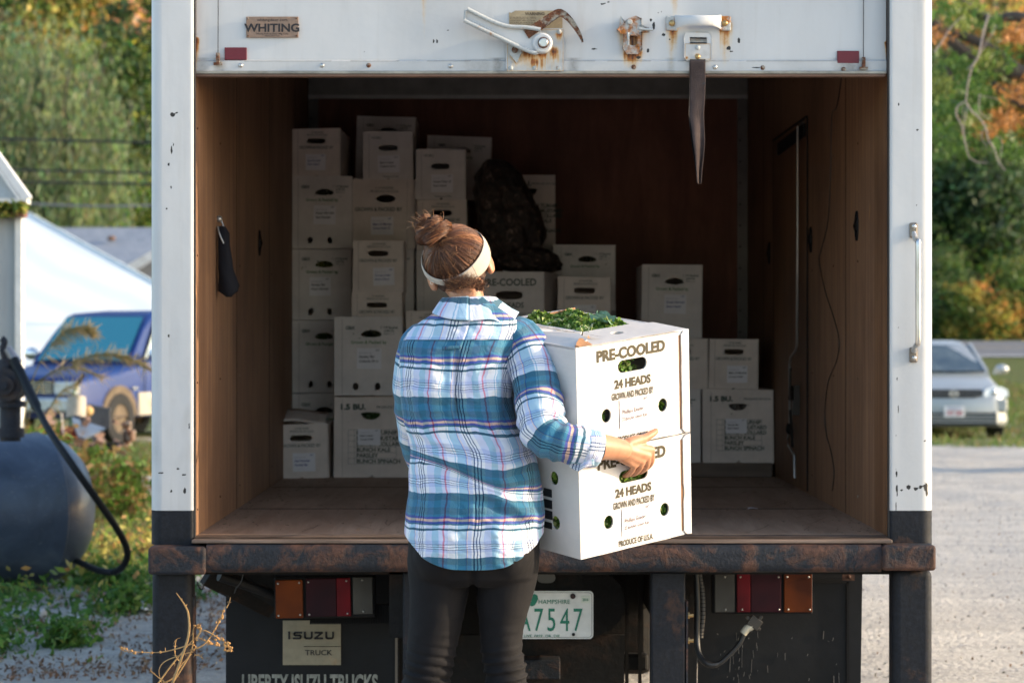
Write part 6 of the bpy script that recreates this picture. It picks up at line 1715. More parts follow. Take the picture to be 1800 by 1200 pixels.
# left arm and hand under the far edge
Lw = LW + Vector((-.06, .0, .01))
arm = catmull([pt(738, 612, 6.49), pt(722, 660, 6.50), pt(722, 735, 6.58), Vector((-.205, -.81, 1.03)), Lw], 6)
bb.tube(arm, list(np.interp(np.linspace(0, 1, len(arm)), [0, .5, .8, 1], [.036, .034, .030, .022])), 18)
hx = HR @ Vector((1, 0, 0)); hy = HR @ Vector((0, 1, 0)); hz = HR @ Vector((0, 0, 1))
for i in range(4):
    a = LW + hy * (-.005 - .021 * i) - hz * .014 - hx * .028
    bb.tube([Lw, Lw.lerp(a, .6), a], [.018, .014, .0105], 12); bb.tube([a, a + hx * .03 - hz * .003, a + hx * .062], [.0095, .0088, .0075], 12)
bb.tube([Lw, LW - hx * .025 + hz * .02 - hy * .03, LW - hx * .016 + hz * .055 - hy * .04], [.016, .013, .009], 12)
me = remeshed(bb, .0034, 3)
c2 = np.empty(len(me.vertices) * 3); me.vertices.foreach_get('co', c2); c2 = c2.reshape(-1, 3) - np.array(rootloc(person)); me.vertices.foreach_set('co', c2.ravel()); me.update(); me.name = 'body'
bd = bpy.data.objects.new('body', me); finish(bd, person, mt['skin'], smooth=180)
for sx in (-1, 1):
    mb = MB(); mb.ball(HL_((sx * .030, .083, .010)), .012, 14, 10); ey = obj('eye', mb, mt['eyewhite'], bd, smooth=180)
    mb = MB(); mb.ball(HL_((sx * .030, .0915, .008)), .0055, 10, 8); obj('iris', mb, mt['iris'], bd, smooth=180)
mb = MB(); mb.tube([HL_((-.022, .093, -.062)), HL_((0, .101, -.060)), HL_((.022, .093, -.062))], [.003, .006, .003], 10); obj('mouth', mb, mt['lip'], bd, smooth=180)

# hair: a dark base and thousands of strands drawn up to a bun
def onhead(d, k=1.0):
    d = Vector(d).normalized(); return HL_((d.x * hr.x * k, d.y * hr.y * k, d.z * hr.z * k))
mb = MB()
def capf(u, v):
    th_ = math.pi * v; ph = 2 * math.pi * u
    d = Vector((math.sin(th_) * math.cos(ph), math.sin(th_) * math.sin(ph), math.cos(th_)))
    k = .965 + .02 * noise.noise(d * 7)
    lim = -.78 if d.y < .1 else -.52 + (d.y - .1) * 1.9
    if abs(d.x) > .82 and d.y > -.25: lim = max(lim, -.18)
    if d.z < lim:
        k *= .80
    return tuple(onhead(d, k))
mb.grid(capf, 70, 50); hb = obj('hair_base', mb, mt['hairbase'], person, smooth=180)
bun_c = pt(757, 404, 6.47); bdir_w = HRm.transposed() @ (pt(768, 426, 6.44) - HC_)
bdir = Vector((bdir_w.x / hr.x, bdir_w.y / hr.y, bdir_w.z / hr.z)).normalized()
rs = random.Random(5)
def hcol(key=None):
    t = rs.random() if key is None else min(.999, max(0, .5 + .62 * noise.noise(Vector(key) * 5.5) + rs.gauss(0, .10)))
    if t < .5: c = (.068, .026, .013)
    elif t < .72: c = (.130, .050, .021)
    elif t < .9: c = (.25, .098, .036)
    else: c = (.40, .20, .09)
    k = rs.uniform(.75, 1.3); return tuple(min(1, x * k) for x in c)
lines = []; cols = []
for i in range(9500):
    z = rs.uniform(-.80, .95); ph = rs.uniform(-math.pi, 0.35 * math.pi) if rs.random() < .8 else rs.uniform(0, math.pi)
    r = math.sqrt(1 - z * z); d = Vector((r * math.cos(ph), r * math.sin(ph), z))
    if d.y > .15 and d.z < .30: continue
    if d.z < -.58 and abs(d.x) > .45: continue
    if abs(d.x) > .80 and d.z < -.12 and d.y > -.35: continue
    side = d.cross(bdir); side = side.normalized() if side.length > 1e-3 else Vector((1, 0, 0))
    # locks: neighbouring hairs share their wave and their lift
    az = math.atan2(d.dot(side.cross(bdir)), d.dot(side)) if False else math.atan2((d - bdir * d.dot(bdir)).dot(Vector((1, 0, 0))), (d - bdir * d.dot(bdir)).dot(Vector((0, 1, .3))))
    lock = math.floor(az * 9.5 + .8 * noise.noise(d * 3)); lr = random.Random(int(lock) * 7 + 3)
    amp = lr.uniform(.012, .034); fq = lr.uniform(3, 8); ph0 = lr.uniform(0, 6.28); base_l = .992 + lr.uniform(-.012, .022)
    fray = az * 9.5 - lock; lift = base_l + .020 * math.sin(math.pi * fray) + rs.uniform(-.006, .006)
    L = []; n_ = 11; own = rs.uniform(0, .006); ln = rs.uniform(.5, 1.0)
    for k in range(n_ + 1):
        t = k / n_ * ln; dd = d.lerp(bdir, t)
        if dd.length < 1e-3: dd = d
        dd = dd.normalized() + side * (amp * math.sin(fq * t * 2 + ph0) + own * math.sin(13 * t + i))
        L.append(onhead(dd, lift + .008 * math.sin(fq * t + ph0)))
    lines.append(L); cols.append(hcol((az * 1.1, d.z * .4, 0)))
# short curls at the nape below the band
for i in range(900):
    a = rs.uniform(-2.45, -.75); t0 = rs.uniform(0, 1)
    c = neck[0].lerp(neck[1], .80 + t0 * .50) ; r0 = .0535 + .012 * (1 - t0)
    p = c + Vector((r0 * 1.06 * math.cos(a), r0 * 1.12 * math.sin(a), .012 - .004 * abs(math.cos(a)) * 4)); L = []
    ax_ = Vector((rs.gauss(.1, .5), 0, rs.gauss(.7, .5))).normalized(); cu = rs.uniform(.001, .005); f0 = rs.uniform(4, 12); ln = rs.uniform(.012, .03)
    for k in range(8):
        t = k / 7; L.append(p + ax_ * ln * t + Vector((cu * math.sin(f0 * t), -.004 * t - cu * abs(math.sin(f0 * t * .6)), 0)))
    lines.append(L); cols.append(hcol())
# frizz lifting off the outline
for i in range(150):
    z = rs.uniform(-.6, .9); ph = rs.uniform(-math.pi, .2); r = math.sqrt(1 - z * z); d = Vector((r * math.cos(ph), r * math.sin(ph), z)); L = []
    if abs(d.x) > .8 and d.z < -.1: continue
    tan = Vector((rs.gauss(0, 1), rs.gauss(0, .6), rs.gauss(0.3, 1))).normalized()
    for k in range(7):
        t = k / 6; L.append(onhead(d + tan * .20 * t, 1.0 + .10 * t * rs.uniform(.7, 1.3)))
    lines.append(L); cols.append((.26, .13, .06))
hs = strands('hair', lines, [.00062] * len(lines), mt['hair'], person, cols)
lines = []; cols = []
br = .045
bax = (HRm @ Vector((-.28, -.10, .95))).normalized(); bu = bax.cross(Vector((.2, 1, .1))).normalized(); bv = bax.cross(bu)
def coil(t, w):
    # two wraps of a thick twisted rope of hair round the bun, ending on top
    a = 6.28 * 2.25 * t + 1.0; R_ = .0335 - .019 * t ** 2.2; h = -.026 + .058 * t
    return bun_c + bax * h + (bu * math.cos(a) + bv * math.sin(a)) * R_ * (1 + .10 * math.sin(2.3 * a))
for i in range(3200):
    t0 = rs.uniform(-.02, .92); ln = rs.uniform(.06, .24); off = rs.uniform(0, 6.28); rr = (.0165 + .003 * math.sin(11 * t0)) * rs.uniform(.80, 1.03); L = []
    for k in range(9):
        t = min(1.0, max(0, t0 + ln * k / 8)); c = coil(t, 0); c2 = coil(min(1, t + .01), 0); tg = (c2 - c); tg = tg.normalized() if tg.length > 1e-7 else bax
        n1 = (c - bun_c).normalized(); n1 = (n1 - tg * n1.dot(tg)).normalized(); n2 = tg.cross(n1)
        a = off + 9.0 * t + .15 * math.sin(20 * t + i)
        L.append(c + (n1 * math.cos(a) + n2 * math.sin(a)) * rr * (1 - .35 * max(0, t - .8) * 5))
    lines.append(L); cols.append(hcol((off * .9, t0 * 3, 4)))
for i in range(40):
    a0 = rs.uniform(0, 6.28); e = rs.uniform(-.2, 1.1); d = Vector((math.cos(a0) * math.cos(e), -abs(math.sin(a0)) * math.cos(e), math.sin(e))); L = []
    t_ = Vector((rs.gauss(-.3, 1), rs.gauss(0, 1), rs.gauss(.3, .7))).normalized()
    for k in range(8):
        t = k / 7; L.append(bun_c + d * br * (.95 + .16 * math.sin(2.6 * t)) + t_ * .028 * t)
    lines.append(L); cols.append((.26, .13, .06))
# lumpy core of the bun
mb = MB()
def bf(u, v):
    th_ = math.pi * v; ph = 2 * math.pi * u; d = Vector((math.sin(th_) * math.cos(ph), math.sin(th_) * math.sin(ph), math.cos(th_)))
    k = br * (.72 + .12 * noise.noise(d * 2.6 + Vector((3, 0, 0)))); return tuple(bun_c + d * k)
mb.grid(bf, 40, 30); bn = obj('hair_bun', mb, mt['hairbase'], person, smooth=180)
strands('bun_strands', lines, [.00065] * len(lines), mt['hair'], bn, cols)

# headband
Lp, Rp, Bp = pt(746, 482, 6.50), pt(861, 432, 6.50), pt(812, 497, 6.53 - .108)
mid = (Lp + Rp) / 2; e1 = (Rp - Lp) / 2; e2 = Bp - mid
nrm = e1.cross(e2).normalized()
if nrm.z < 0: nrm = -nrm
def bandf(u, v):
    q = 2 * math.pi * u
    # q = 0 at the right temple, 90 deg at the back
    c = mid + e1 * math.cos(q) + e2 * math.sin(q)
    wdt = .0105 + .0125 * max(0, math.cos(q - math.radians(38))) ** 1.2 + .004 * max(0, math.cos(q - math.radians(10))) 
    s = (v - .5) * 2
    out = (c - mid).normalized()
    d = c + nrm * wdt * s + out * (.0015 * math.sin(3 * q + 4 * v) + .0018 * math.cos(s * math.pi * 3) * .6)
    # lie on the hair
    l = HRm.transposed() @ (d - HC_); k = math.sqrt((l.x / hr.x) ** 2 + (l.y / hr.y) ** 2 + (l.z / hr.z) ** 2)
    l = l / k * (1.045 + .012 * math.cos(s * math.pi / 2) + .006 * math.cos(s * 7))
    return tuple(HC_ + HRm @ l)
mb = MB(); mb.grid(bandf, 140, 16); hbnd = obj('headband', mb, mt['band'], person, smooth=180); hbnd.modifiers.new('s', 'SOLIDIFY').thickness = .002
mb = MB(); qv = .170
mb.tube([Vector(bandf(qv, v)) + (Vector(bandf(qv, v)) - HC_).normalized() * .0012 for v in np.linspace(0, 1, 10)], .0012, 6); obj('headband_seam', mb, M('seam_brown', (.22, .17, .13), .8), hbnd, smooth=60)
# small earring on the left ear
mb = MB(); c = pt(759, 497, 6.47); mb.tube([c + Vector((.004 * math.cos(a), 0, .004 * math.sin(a))) for a in np.linspace(0, 5.5, 10)], .0008, 5); obj('earring', mb, mt['steel'], bd, smooth=60)
# ------------------------------------------------------------------ left yard: shed, tank, roofs, pickup, junk
DS = 17.0
shed = thing('shed', pt(-60, 0, DS) * 1 - Vector((0, 0, pt(-60, 0, DS).z)), 'weathered white wooden shed at the left edge with a rusty beam under its eave', 'shed')
def px_(a, D): return pt(a, 0, D).x
def pz_(b, D): return pt(0, b, D).z
boardm = M('weathered_white_board', (0.42, 0.41, 0.40), .8, 0, .35, 3, .4, 25, (1, 1, .15))
x = px_(28, DS)
for i in range(12):
    x0 = x - .15; mb = MB(); mb.box(x0 + .004, x - .003, DS + CAMY + .003 * (i % 3), DS + CAMY + .03, -.02, pz_(372, DS))
    obj('board', mb, boardm, shed); x = x0
mb = MB(); mb.box(px_(28, DS), px_(39, DS), DS + CAMY - .03, DS + CAMY + .08, -.02, pz_(372, DS)); obj('corner_board', mb, M('white_trim', (0.62, 0.62, 0.61), .6, 0, .2), shed)
mb = MB(); mb.box(x, px_(20, DS + 3.2), DS + CAMY + .08, DS + CAMY + 3, -.02, pz_(372, DS)); obj('shed_body', mb, boardm, shed)
mb = MB(); mb.box(x - .2, px_(46, DS), DS + CAMY - .10, DS + CAMY + .05, pz_(382, DS), pz_(366, DS)); obj('rusty_beam', mb, M('red_brown_beam', (0.16, 0.065, 0.045), .8, 0, .4, 5, .4, 25), shed)
mb = MB(); mb.prism([(px_(-330, DS), pz_(352, DS)), (px_(46, DS), pz_(352, DS)), (px_(-6, DS), pz_(276, DS)), (px_(-140, DS), pz_(80, DS)), (px_(-280, DS), pz_(276, DS))], DS + CAMY - .02, DS + CAMY + .06)
obj('gable', mb, M('gable_panel', (0.50, 0.50, 0.49), .7, 0, .25, 5, .2), shed)
for (a, b, w) in (((-2, 276), (53, 352), .055), ((-4, 286), (40, 352), .02)):
    mb = MB(); mb.bar(Vector((px_(a[0] - 136, DS), DS + CAMY - .07, pz_(a[1] - 190, DS))), Vector((px_(b[0], DS), DS + CAMY - .07, pz_(b[1], DS))), .09, w, up=(0, 0, 1)); obj('rake_board', mb, M('white_rake', (0.60, 0.61, 0.62), .6, 0, .15), shed)
mb = MB(); mb.box(px_(-300, DS), px_(53, DS), DS + CAMY - .12, DS + CAMY + .02, pz_(359, DS), pz_(350, DS)); obj('eave_board', mb, M('eave_white', (0.58, 0.58, 0.56), .6, 0, .2), shed)
r = np.random.default_rng(3); n = 900
C = np.stack([r.uniform(px_(-200, DS), px_(52, DS), n), r.uniform(DS + CAMY - .16, DS + CAMY - .08, n), pz_(360, DS) - r.random(n) ** 2 * .09], 1)
cols = np.where(r.random((n, 1)) < .75, np.array([.16, .22, .03]), np.array([.32, .28, .05])) * r.uniform(.6, 1.2, (n, 1))
o = quads('vine', C.astype(np.float32), r.normal(0, .016, (n, 3)).astype(np.float32), r.normal(0, .016, (n, 3)).astype(np.float32), cols.astype(np.float32), mt['leaf']); tag(o, 'yellow green vine trailing under the eave of the white shed', 'vine')

# big white film-covered hoop house
DH = 42
hh = thing('greenhouse', (px_(-80, DH), DH + CAMY, 0), 'large white plastic covered greenhouse roof sloping down behind the blue pickup', 'greenhouse')
def film():
    k = NT('white_plastic_film'); w = k.n('ShaderNodeTexWave', wave_type='BANDS', bands_direction='DIAGONAL'); w.inputs['Scale'].default_value = .5; w.inputs['Distortion'].default_value = 3; k.l(k.tc.outputs['Object'], w.inputs[0])
    k.set(col=k.ramp(w.outputs['Fac'], [(0, (.66, .71, .74)), (1, (.78, .80, .81))]), rough=.5); k.bump(w.outputs['Fac'], .15, .05); return k.m
fm_ = film()
mb = MB(); A = [(-300, 600), (-300, 500), (-60, 381), (50, 377), (262, 492), (420, 578), (420, 640), (-300, 640)]
mb.prism([(a, b) for a, b in [(-220, 760), (-220, 480), (-10, 381), (50, 377), (262, 492), (520, 634), (520, 760)]], 0, .4)
# lean the near face back like a roof
zb0 = 0.0
def lean(a, b, dy=0):
    D_ = (DH + .9 * EYE) / (1 + .9 * (b - 585) / FPX); p = pt(a, b, D_); return (p.x, p.y + dy, p.z)
mb.v = [lean(v[0], v[2], v[1]) for v in mb.v]
obj('film_cover', mb, fm_, hh)
mb = MB(); mb.bar(Vector(lean(50, 375)), Vector(lean(520, 632)), .05, .05); obj('edge_pipe', mb, M('film_edge', (.55, .62, .68), .5), hh)
# grey shingled roof and the gabled shed in front of it
DG = 50
gr_ = thing('barn', (px_(180, DG), DG + CAMY, 0), 'long low building with a grey shingled roof behind the white greenhouse', 'building')
mb = MB(); y0 = DG + CAMY
mb.add([(px_(-200, DG), y0 + 4, pz_(400, DG + 4)), (px_(900, DG), y0 + 4, pz_(400, DG + 4)), (px_(900, DG), y0, pz_(500, DG)), (px_(-200, DG), y0, pz_(500, DG)), (px_(-200, DG), y0 + 8, pz_(500, DG)), (px_(900, DG), y0 + 8, pz_(500, DG))], [(0, 3, 2, 1), (0, 1, 5, 4)])
def shingle():
    k = NT('grey_shingles'); b_ = k.n('ShaderNodeTexBrick'); b_.inputs['Scale'].default_value = 3.0; b_.inputs['Mortar Size'].default_value = .01
    mp = k.n('ShaderNodeMapping'); mp.inputs['Rotation'].default_value = (math.radians(90), 0, 0); k.l(k.tc.outputs['Object'], mp.inputs[0]); k.l(mp.outputs[0], b_.inputs[0])
    b_.inputs['Color1'].default_value = (.16, .19, .24, 1); b_.inputs['Color2'].default_value = (.21, .24, .29, 1); b_.inputs['Mortar'].default_value = (.10, .11, .13, 1)
    k.set(col=k.mix(k.ramp(k.noise(.8, 5), [(.4, (0, 0, 0)), (.7, (.5, .5, .5))]), b_.outputs[0], (.26, .28, .32)), rough=.75); return k.m
obj('roof', mb, shingle(), gr_)
mb = MB(); mb.box(px_(-200, DG), px_(900, DG), y0 + .3, y0 + 7.7, -.1, pz_(500, DG)); obj('wall', mb, boardm, gr_)
mb = MB(); c = pt(196, 419, DG + 2.8); mb.ball(c, (.10, .10, .06), 8, 6); obj('roof_vent', mb, mt['hook'], gr_)
DB = 46
g2 = thing('gabled_shed', (px_(262, DB), DB + CAMY, 0), 'grey boarded shed with white gable trim showing just beside the truck post', 'shed')
mb = MB(); mb.prism([(px_(180, DB), 0), (px_(180, DB), pz_(512, DB)), (px_(340, DB), pz_(418, DB)), (px_(500, DB), pz_(512, DB)), (px_(500, DB), 0)], DB + CAMY, DB + CAMY + 3); obj('wall', mb, M('grey_board', (0.30, 0.29, 0.30), .8, 0, .3, 3, .3, 20, (1, 1, .1)), g2)
for s_ in (-1, 1):
    mb = MB(); mb.bar(Vector((px_(340 + s_ * 170, DB), DB + CAMY - .1, pz_(508, DB))), Vector((px_(340, DB), DB + CAMY - .1, pz_(408, DB))), .2, .16, up=(0, 0, 1)); obj('gable_trim', mb, M('trim_white', (.60, .60, .60), .6), g2)

# ---- vehicles
def place(root, loc, rz):
    root.matrix_world = Matrix.Translation(loc) @ Matrix.Rotation(rz, 4, 'Z'); LOC[root.name] = Vector((0, 0, 0))
def section(w, z0, z1, rt=.12, rb=.10, tumble=0.0, n=6):
    """half-rounded body section, full ring in XZ, centred on x=0"""
    pts = []
    for cx, cz, r, a0 in ((w / 2 - rb, z0 + rb, rb, -90), (w / 2 - rt - tumble, z1 - rt, rt, 0)):
        pts += [(cx + r * math.cos(math.radians(a0 + 90 * i / n)), cz + r * math.sin(math.radians(a0 + 90 * i / n))) for i in range(n + 1)]
    return pts + [(-x, z) for x, z in reversed(pts)]
def carbody(secs):
    return [[Vector((x, y, z)) for x, z in section(w, z0, z1, rt, rb, tb)] for (y, w, z0, z1, rt, rb, tb) in secs]
def paint(name, col, flake=0.0):
    k = NT(name); f = k.noise(2, 3, .5); k.set(col=k.ramp(f, [(.3, tuple(c * .85 for c in col)), (.7, col)]), rough=.45, metal=flake, coat=.08, spec=.35); return k.m
glassm = NT('dark_glass'); glassm.set(col=(.03, .045, .05), rough=.05, spec=.9, coat=.5); glassm = glassm.m
tealglass = NT('teal_sunshade_glass'); tealglass.set(col=(.02, .22, .28), rough=.12, spec=.7, coat=.5); tealglass = tealglass.m
chrome = M('chrome', (.62, .63, .65), .2, .8, .1)
lampglass = M('headlamp_glass', (.58, .60, .60), .15, .2, .2, 12, .2, 60)

# blue pickup truck
pk = thing('pickup_truck', (0, 0, 0), 'old blue pickup truck with pale lower panels parked on the grass behind the junk', 'pickup')
DPk = 30.5
pcorner = pt(143, 780, DPk)
pyaw = math.radians(-24)
# local: x across (driver's side +x), y back from the nose, z up
off = Matrix.Rotation(pyaw, 3, 'Z') @ Vector((.86, 0, 0))
place(pk, Vector((pcorner.x - off.x, pcorner.y - off.y, -.02)), pyaw)
blue = paint('blue_car_paint', (.006, .030, .150)); tanp = M('muddy_tan_paint', (.34, .31, .26), .55, 0, .35, 4, .1)
mud = M('mud_caked', (.12, .09, .06), .9, 0, .4, 9, .6, 30)
secs = [(0, 1.50, .42, .78, .10, .06, .02), (.06, 1.66, .36, .86, .12, .06, .02), (.2, 1.72, .34, .91, .14, .06, .03), (.9, 1.72, .34, .98, .14, .05, .03), (1.42, 1.72, .34, 1.04, .10, .05, .03), (1.5, 1.72, .34, 1.08, .06, .05, .03), (3.0, 1.72, .34, 1.08, .06, .05, .03), (4.7, 1.70, .36, 1.08, .06, .05, .03), (4.75, 1.6, .40, 1.02, .06, .05, .03)]
mb = MB(); mb.loft(carbody(secs), True); bdy = obj('body', mb, blue, pk, local=True, smooth=35)
cab = [(1.28, 1.56, 1.02, 1.06, .03, .02, 0), (1.72, 1.52, 1.02, 1.52, .08, .02, .05), (1.98, 1.50, 1.02, 1.70, .10, .02, .07), (2.75, 1.50, 1.02, 1.75, .10, .02, .08), (3.0, 1.50, 1.02, 1.68, .10, .02, .08), (3.12, 1.48, 1.06, 1.12, .04, .02, 0)]
mb = MB(); mb.loft(carbody(cab), True); obj('cab', mb, blue, pk, local=True, smooth=35)
# windscreen, side windows
mb = MB(); mb.add([(-.69, 1.375, 1.04), (.69, 1.375, 1.04), (.61, 1.93, 1.62), (-.61, 1.93, 1.62)], [(0, 1, 2, 3)])
mb.v = [(v[0], v[1] - .10, v[2] + .035) for v in mb.v]; ws = obj('windscreen', mb, tealglass, pk, local=True)
for a_, b_ in ((-.60, -.05), (.02, .5)): mb = MB(); mb.bar((a_, 1.255, 1.075), (b_, 1.27, 1.10), .02, .015); obj('wiper', mb, mt['black'], ws, local=True)
for sx in (-1, 1):
    mb = MB(); pts_ = [(1.62, 1.10), (1.86, 1.10), (2.62, 1.10), (2.60, 1.60), (2.05, 1.62)]
    mb.add([(sx * (.765 - .14 * (z - 1.12)), y, z) for y, z in pts_], [tuple(range(5))]); wd = obj('side_window', mb, M('open_window_pale', (.40, .48, .50), .2), pk, local=True)
    mb = MB(); mb.ball((sx * .73, 2.25, 1.24), (.04, .16, .18)); obj('seat', mb, mt['black'], wd, local=True, smooth=60)
    mb = MB(); fr = [(1.56, 1.08), (2.66, 1.08), (2.64, 1.64), (2.03, 1.66), (1.56, 1.08)]
    for i in range(4): a, b = fr[i], fr[i + 1]; mb.bar((sx * (.772 - .14 * (a[1] - 1.12)), a[0], a[1]), (sx * (.772 - .14 * (b[1] - 1.12)), b[0], b[1]), .02, .03)
    obj('window_frame', mb, mt['black'], wd, local=True)
    mb = MB(); mb.ball((sx * .98, 1.55, 1.16), (.12, .05, .085), 14, 10); mb.bar((sx * .82, 1.6, 1.10), (sx * .95, 1.57, 1.13), .04, .04); obj('mirror', mb, chrome, pk, local=True, smooth=60)
    mb = MB(); mb.box(sx * .862, sx * .868, 1.47, 1.48, .45, 1.06); mb.box(sx * .862, sx * .868, 2.72, 2.73, .45, 1.06); obj('door_gap', mb, mt['black'], pk, local=True)
    mb = MB(); mb.box(min(sx * .84, sx * .872), max(sx * .84, sx * .872), 1.32, 4.7, .36, .66); lp_ = obj('lower_panel', mb, tanp, pk, local=True, bevel=.01)
    mb = MB(); mb.box(min(sx * .86, sx * .880), max(sx * .86, sx * .880), 1.6, 2.6, .46, .58); obj('moulding', mb, tanp, lp_, local=True, bevel=.01)
    # wheel arches and wheels
    for yy in (.88, 3.75):
        n = 22; mb = MB(); ar = [(yy + .42 * math.cos(q), .36 + .40 * math.sin(q)) for q in np.linspace(0, math.pi, n)]
        mb.prism([(a, b) for a, b in ar], min(sx * .80, sx * .866), max(sx * .80, sx * .866), axis='x'); ah = obj('wheel_arch', mb, mud, pk, local=True)
        w_ = bpy.data.objects.new('wheel', None); scene.collection.objects.link(w_); w_.parent = pk; LOC[w_.name] = Vector((0, 0, 0)); w_.empty_display_size = .1
        wheel(w_, (sx * .775, yy, .33), .34, .21, mats=mud)
for sx in (-1, 1):
    mb = MB(); mb.box(min(sx * .46, sx * .80), max(sx * .46, sx * .80), -.03, .08, .66, .82); obj('headlight', mb, lampglass, pk, local=True, bevel=.02)
mb = MB(); mb.box(-.44, .44, -.02, .06, .66, .84); gl_ = obj('grille', mb, mt['black'], pk, local=True)
mb = MB(); [mb.box(-.44, .44, -.028, -.02, z, z + .012) for z in (.68, .72, .76, .80)]; obj('grille_bar', mb, chrome, gl_, local=True)
mb = MB(); mb.box(-.86, .86, -.12, .10, .44, .62); obj('front_bumper', mb, M('pale_bumper', (.45, .47, .49), .35, .5), pk, local=True, bevel=.03)
mb = MB(); mb.box(.8685, .8715, 1.18, 1.30, .70, .735); obj('fender_badge', mb, chrome, pk, local=True)

# silver saloon car
sc_ = thing('silver_car', (0, 0, 0), 'silver saloon car facing the camera on the grass verge, right of the truck', 'car')
DC = 36.0
place(sc_, Vector((px_(1676, DC), DC + CAMY, ground_z(px_(1676, DC), DC + CAMY) - .005)), math.radians(-2.0))
sc_.matrix_world = sc_.matrix_world @ Matrix.Diagonal((1, 1, 1.055, 1))
silver = paint('silver_car_paint', (.42, .44, .445), .5)
secs = [(-.02, 1.30, .22, .60, .10, .08, .02), (.05, 1.52, .20, .68, .12, .10, .03), (.18, 1.66, .19, .74, .14, .10, .05), (.5, 1.70, .19, .82, .16, .10, .08), (1.0, 1.71, .19, .91, .16, .10, .09), (1.25, 1.71, .19, .94, .14, .10, .09), (2.4, 1.71, .19, .96, .12, .10, .08), (3.6, 1.70, .20, .98, .12, .10, .08), (4.3, 1.62, .24, .95, .12, .10, .06), (4.45, 1.4, .32, .85, .10, .08, .04)]
mb = MB(); mb.loft(carbody(secs), True); bdy = obj('body', mb, silver, sc_, local=True, smooth=40)
cab = [(.98, 1.40, .88, .93, .03, .02, 0), (1.35, 1.36, .90, 1.13, .08, .02, .06), (1.75, 1.30, .90, 1.33, .10, .02, .14), (2.0, 1.24, .90, 1.39, .08, .02, .16), (2.6, 1.24, .90, 1.41, .08, .02, .17), (3.1, 1.26, .90, 1.37, .08, .02, .15), (3.7, 1.34, .90, 1.08, .06, .02, .06), (3.85, 1.38, .90, .98, .03, .02, 0)]
mb = MB(); mb.loft(carbody(cab), True); obj('cabin', mb, silver, sc_, local=True, smooth=40)
mb = MB(); mb.grid(lambda u, v: ((u - .5) * (1.30 - .26 * v), 1.02 + .80 * v - .05 * math.cos((u - .5) * 3), .955 + .375 * v + .012), 10, 6)
def wsm():
    k = NT('reflecting_windscreen'); n1 = k.noise(3, 5, .7, stretch=(1.5, 1, 1))
    k.set(col=k.ramp(n1, [(.4, (.02, .03, .03)), (.7, (.10, .12, .11))]), rough=.06, spec=.9, coat=.6); return k.m
w1 = obj('windscreen', mb, wsm(), sc_, local=True, smooth=60)
for a_, b_ in ((-.6, .0), (.05, .6)): mb = MB(); mb.bar((a_, .985, .955), (b_, .965, .965), .02, .012); obj('wiper', mb, mt['black'], w1, local=True)
for sx in (-1, 1):
    mb = MB(); mb.bar((sx * .66, 1.02, .96), (sx * .53, 1.84, 1.36), .05, .03); obj('windscreen_pillar', mb, silver, sc_, local=True)
    mb = MB(); mb.add([(sx * .685, 1.40, .97), (sx * .685, 3.3, .97), (sx * .60, 3.0, 1.30), (sx * .60, 1.95, 1.31)], [(0, 1, 2, 3)]); obj('side_window', mb, glassm, sc_, local=True)
    mb = MB(); mb.ball((sx * .93, 1.28, .99), (.11, .07, .075), 14, 10); mb.bar((sx * .80, 1.30, .94), (sx * .88, 1.29, .96), .05, .05); obj('mirror', mb, silver, sc_, local=True, smooth=60)
    mb = MB(); hl = [(.44, .66), (.48, .72), (.62, .77), (.74, .755), (.82, .71), (.83, .62), (.62, .60), (.46, .62)]
    mb.prism([(sx * a, b) for a, b in hl], .02, .30); mb.v = [(v[0], v[1] + .28 * max(0, abs(v[0]) - .45) - .035 + .35 * max(0, v[2] - .68), v[2]) for v in mb.v]
    ho = obj('headlight', mb, lampglass, sc_, local=True, smooth=40)
    mb = MB(); mb.ball((sx * .60, .03, .685), (.05, .02, .05), 12, 8); obj('lamp_bowl', mb, chrome, ho, local=True, smooth=60)
    mb = MB(); mb.disc((sx * .69, .345), .068, -.0, .06, 18); mb.v = [(v[0], v[1] + .045, v[2]) for v in mb.v]; obj('fog_lamp', mb, mt['black'], sc_, local=True)
    for yy in (.80, 3.35):
        w_ = bpy.data.objects.new('wheel', None); scene.collection.objects.link(w_); w_.parent = sc_; LOC[w_.name] = Vector((0, 0, 0)); w_.empty_display_size = .1
        wheel(w_, (sx * .74, yy, .30), .30, .20)
gpoly = [(-.40, .725), (.40, .725), (.44, .69), (.40, .635), (.30, .605), (-.30, .605), (-.40, .635), (-.44, .69)]
mb = MB(); mb.prism(gpoly, -.03, .03); gr2 = obj('grille', mb, M('grille_black', (.015, .015, .018), .4), sc_, local=True)
mb = MB(); [mb.box(-.40, .40, -.036, -.030, z, z + .007) for z in (.63, .655, .68, .705)]
[mb.box(x, x + .007, -.036, -.030, .615, .72) for x in np.linspace(-.36, .36, 15)]; obj('grille_mesh', mb, M('grille_grey', (.10, .10, .11), .4), gr2, local=True)
mb = MB(); L = MB()
n = 26
mb.loft([[Vector((r_ * math.cos(q), -.045 + dy, .665 + r_ * math.sin(q))) for q in (2 * math.pi * k / n for k in range(n))] for r_, dy in ((.062, .01), (.060, 0), (.050, 0), (.048, .01))], False)
mb.box(-.075, .075, -.050, -.040, .653, .677); obj('round_badge', mb, chrome, sc_, local=True, smooth=40)
mb = MB(); mb.box(-.62, .62, -.055, .06, .24, .40); mb.box(-.66, .66, -.045, .05, .21, .24)
lg2 = obj('lower_intake', mb, M('intake_black', (.02, .02, .022), .5), sc_, local=True)
mb = MB(); [mb.box(-.60, .60, -.064, -.054, z, z + .014) for z in (.26, .305, .35)]; obj('intake_bar', mb, silver, lg2, local=True)
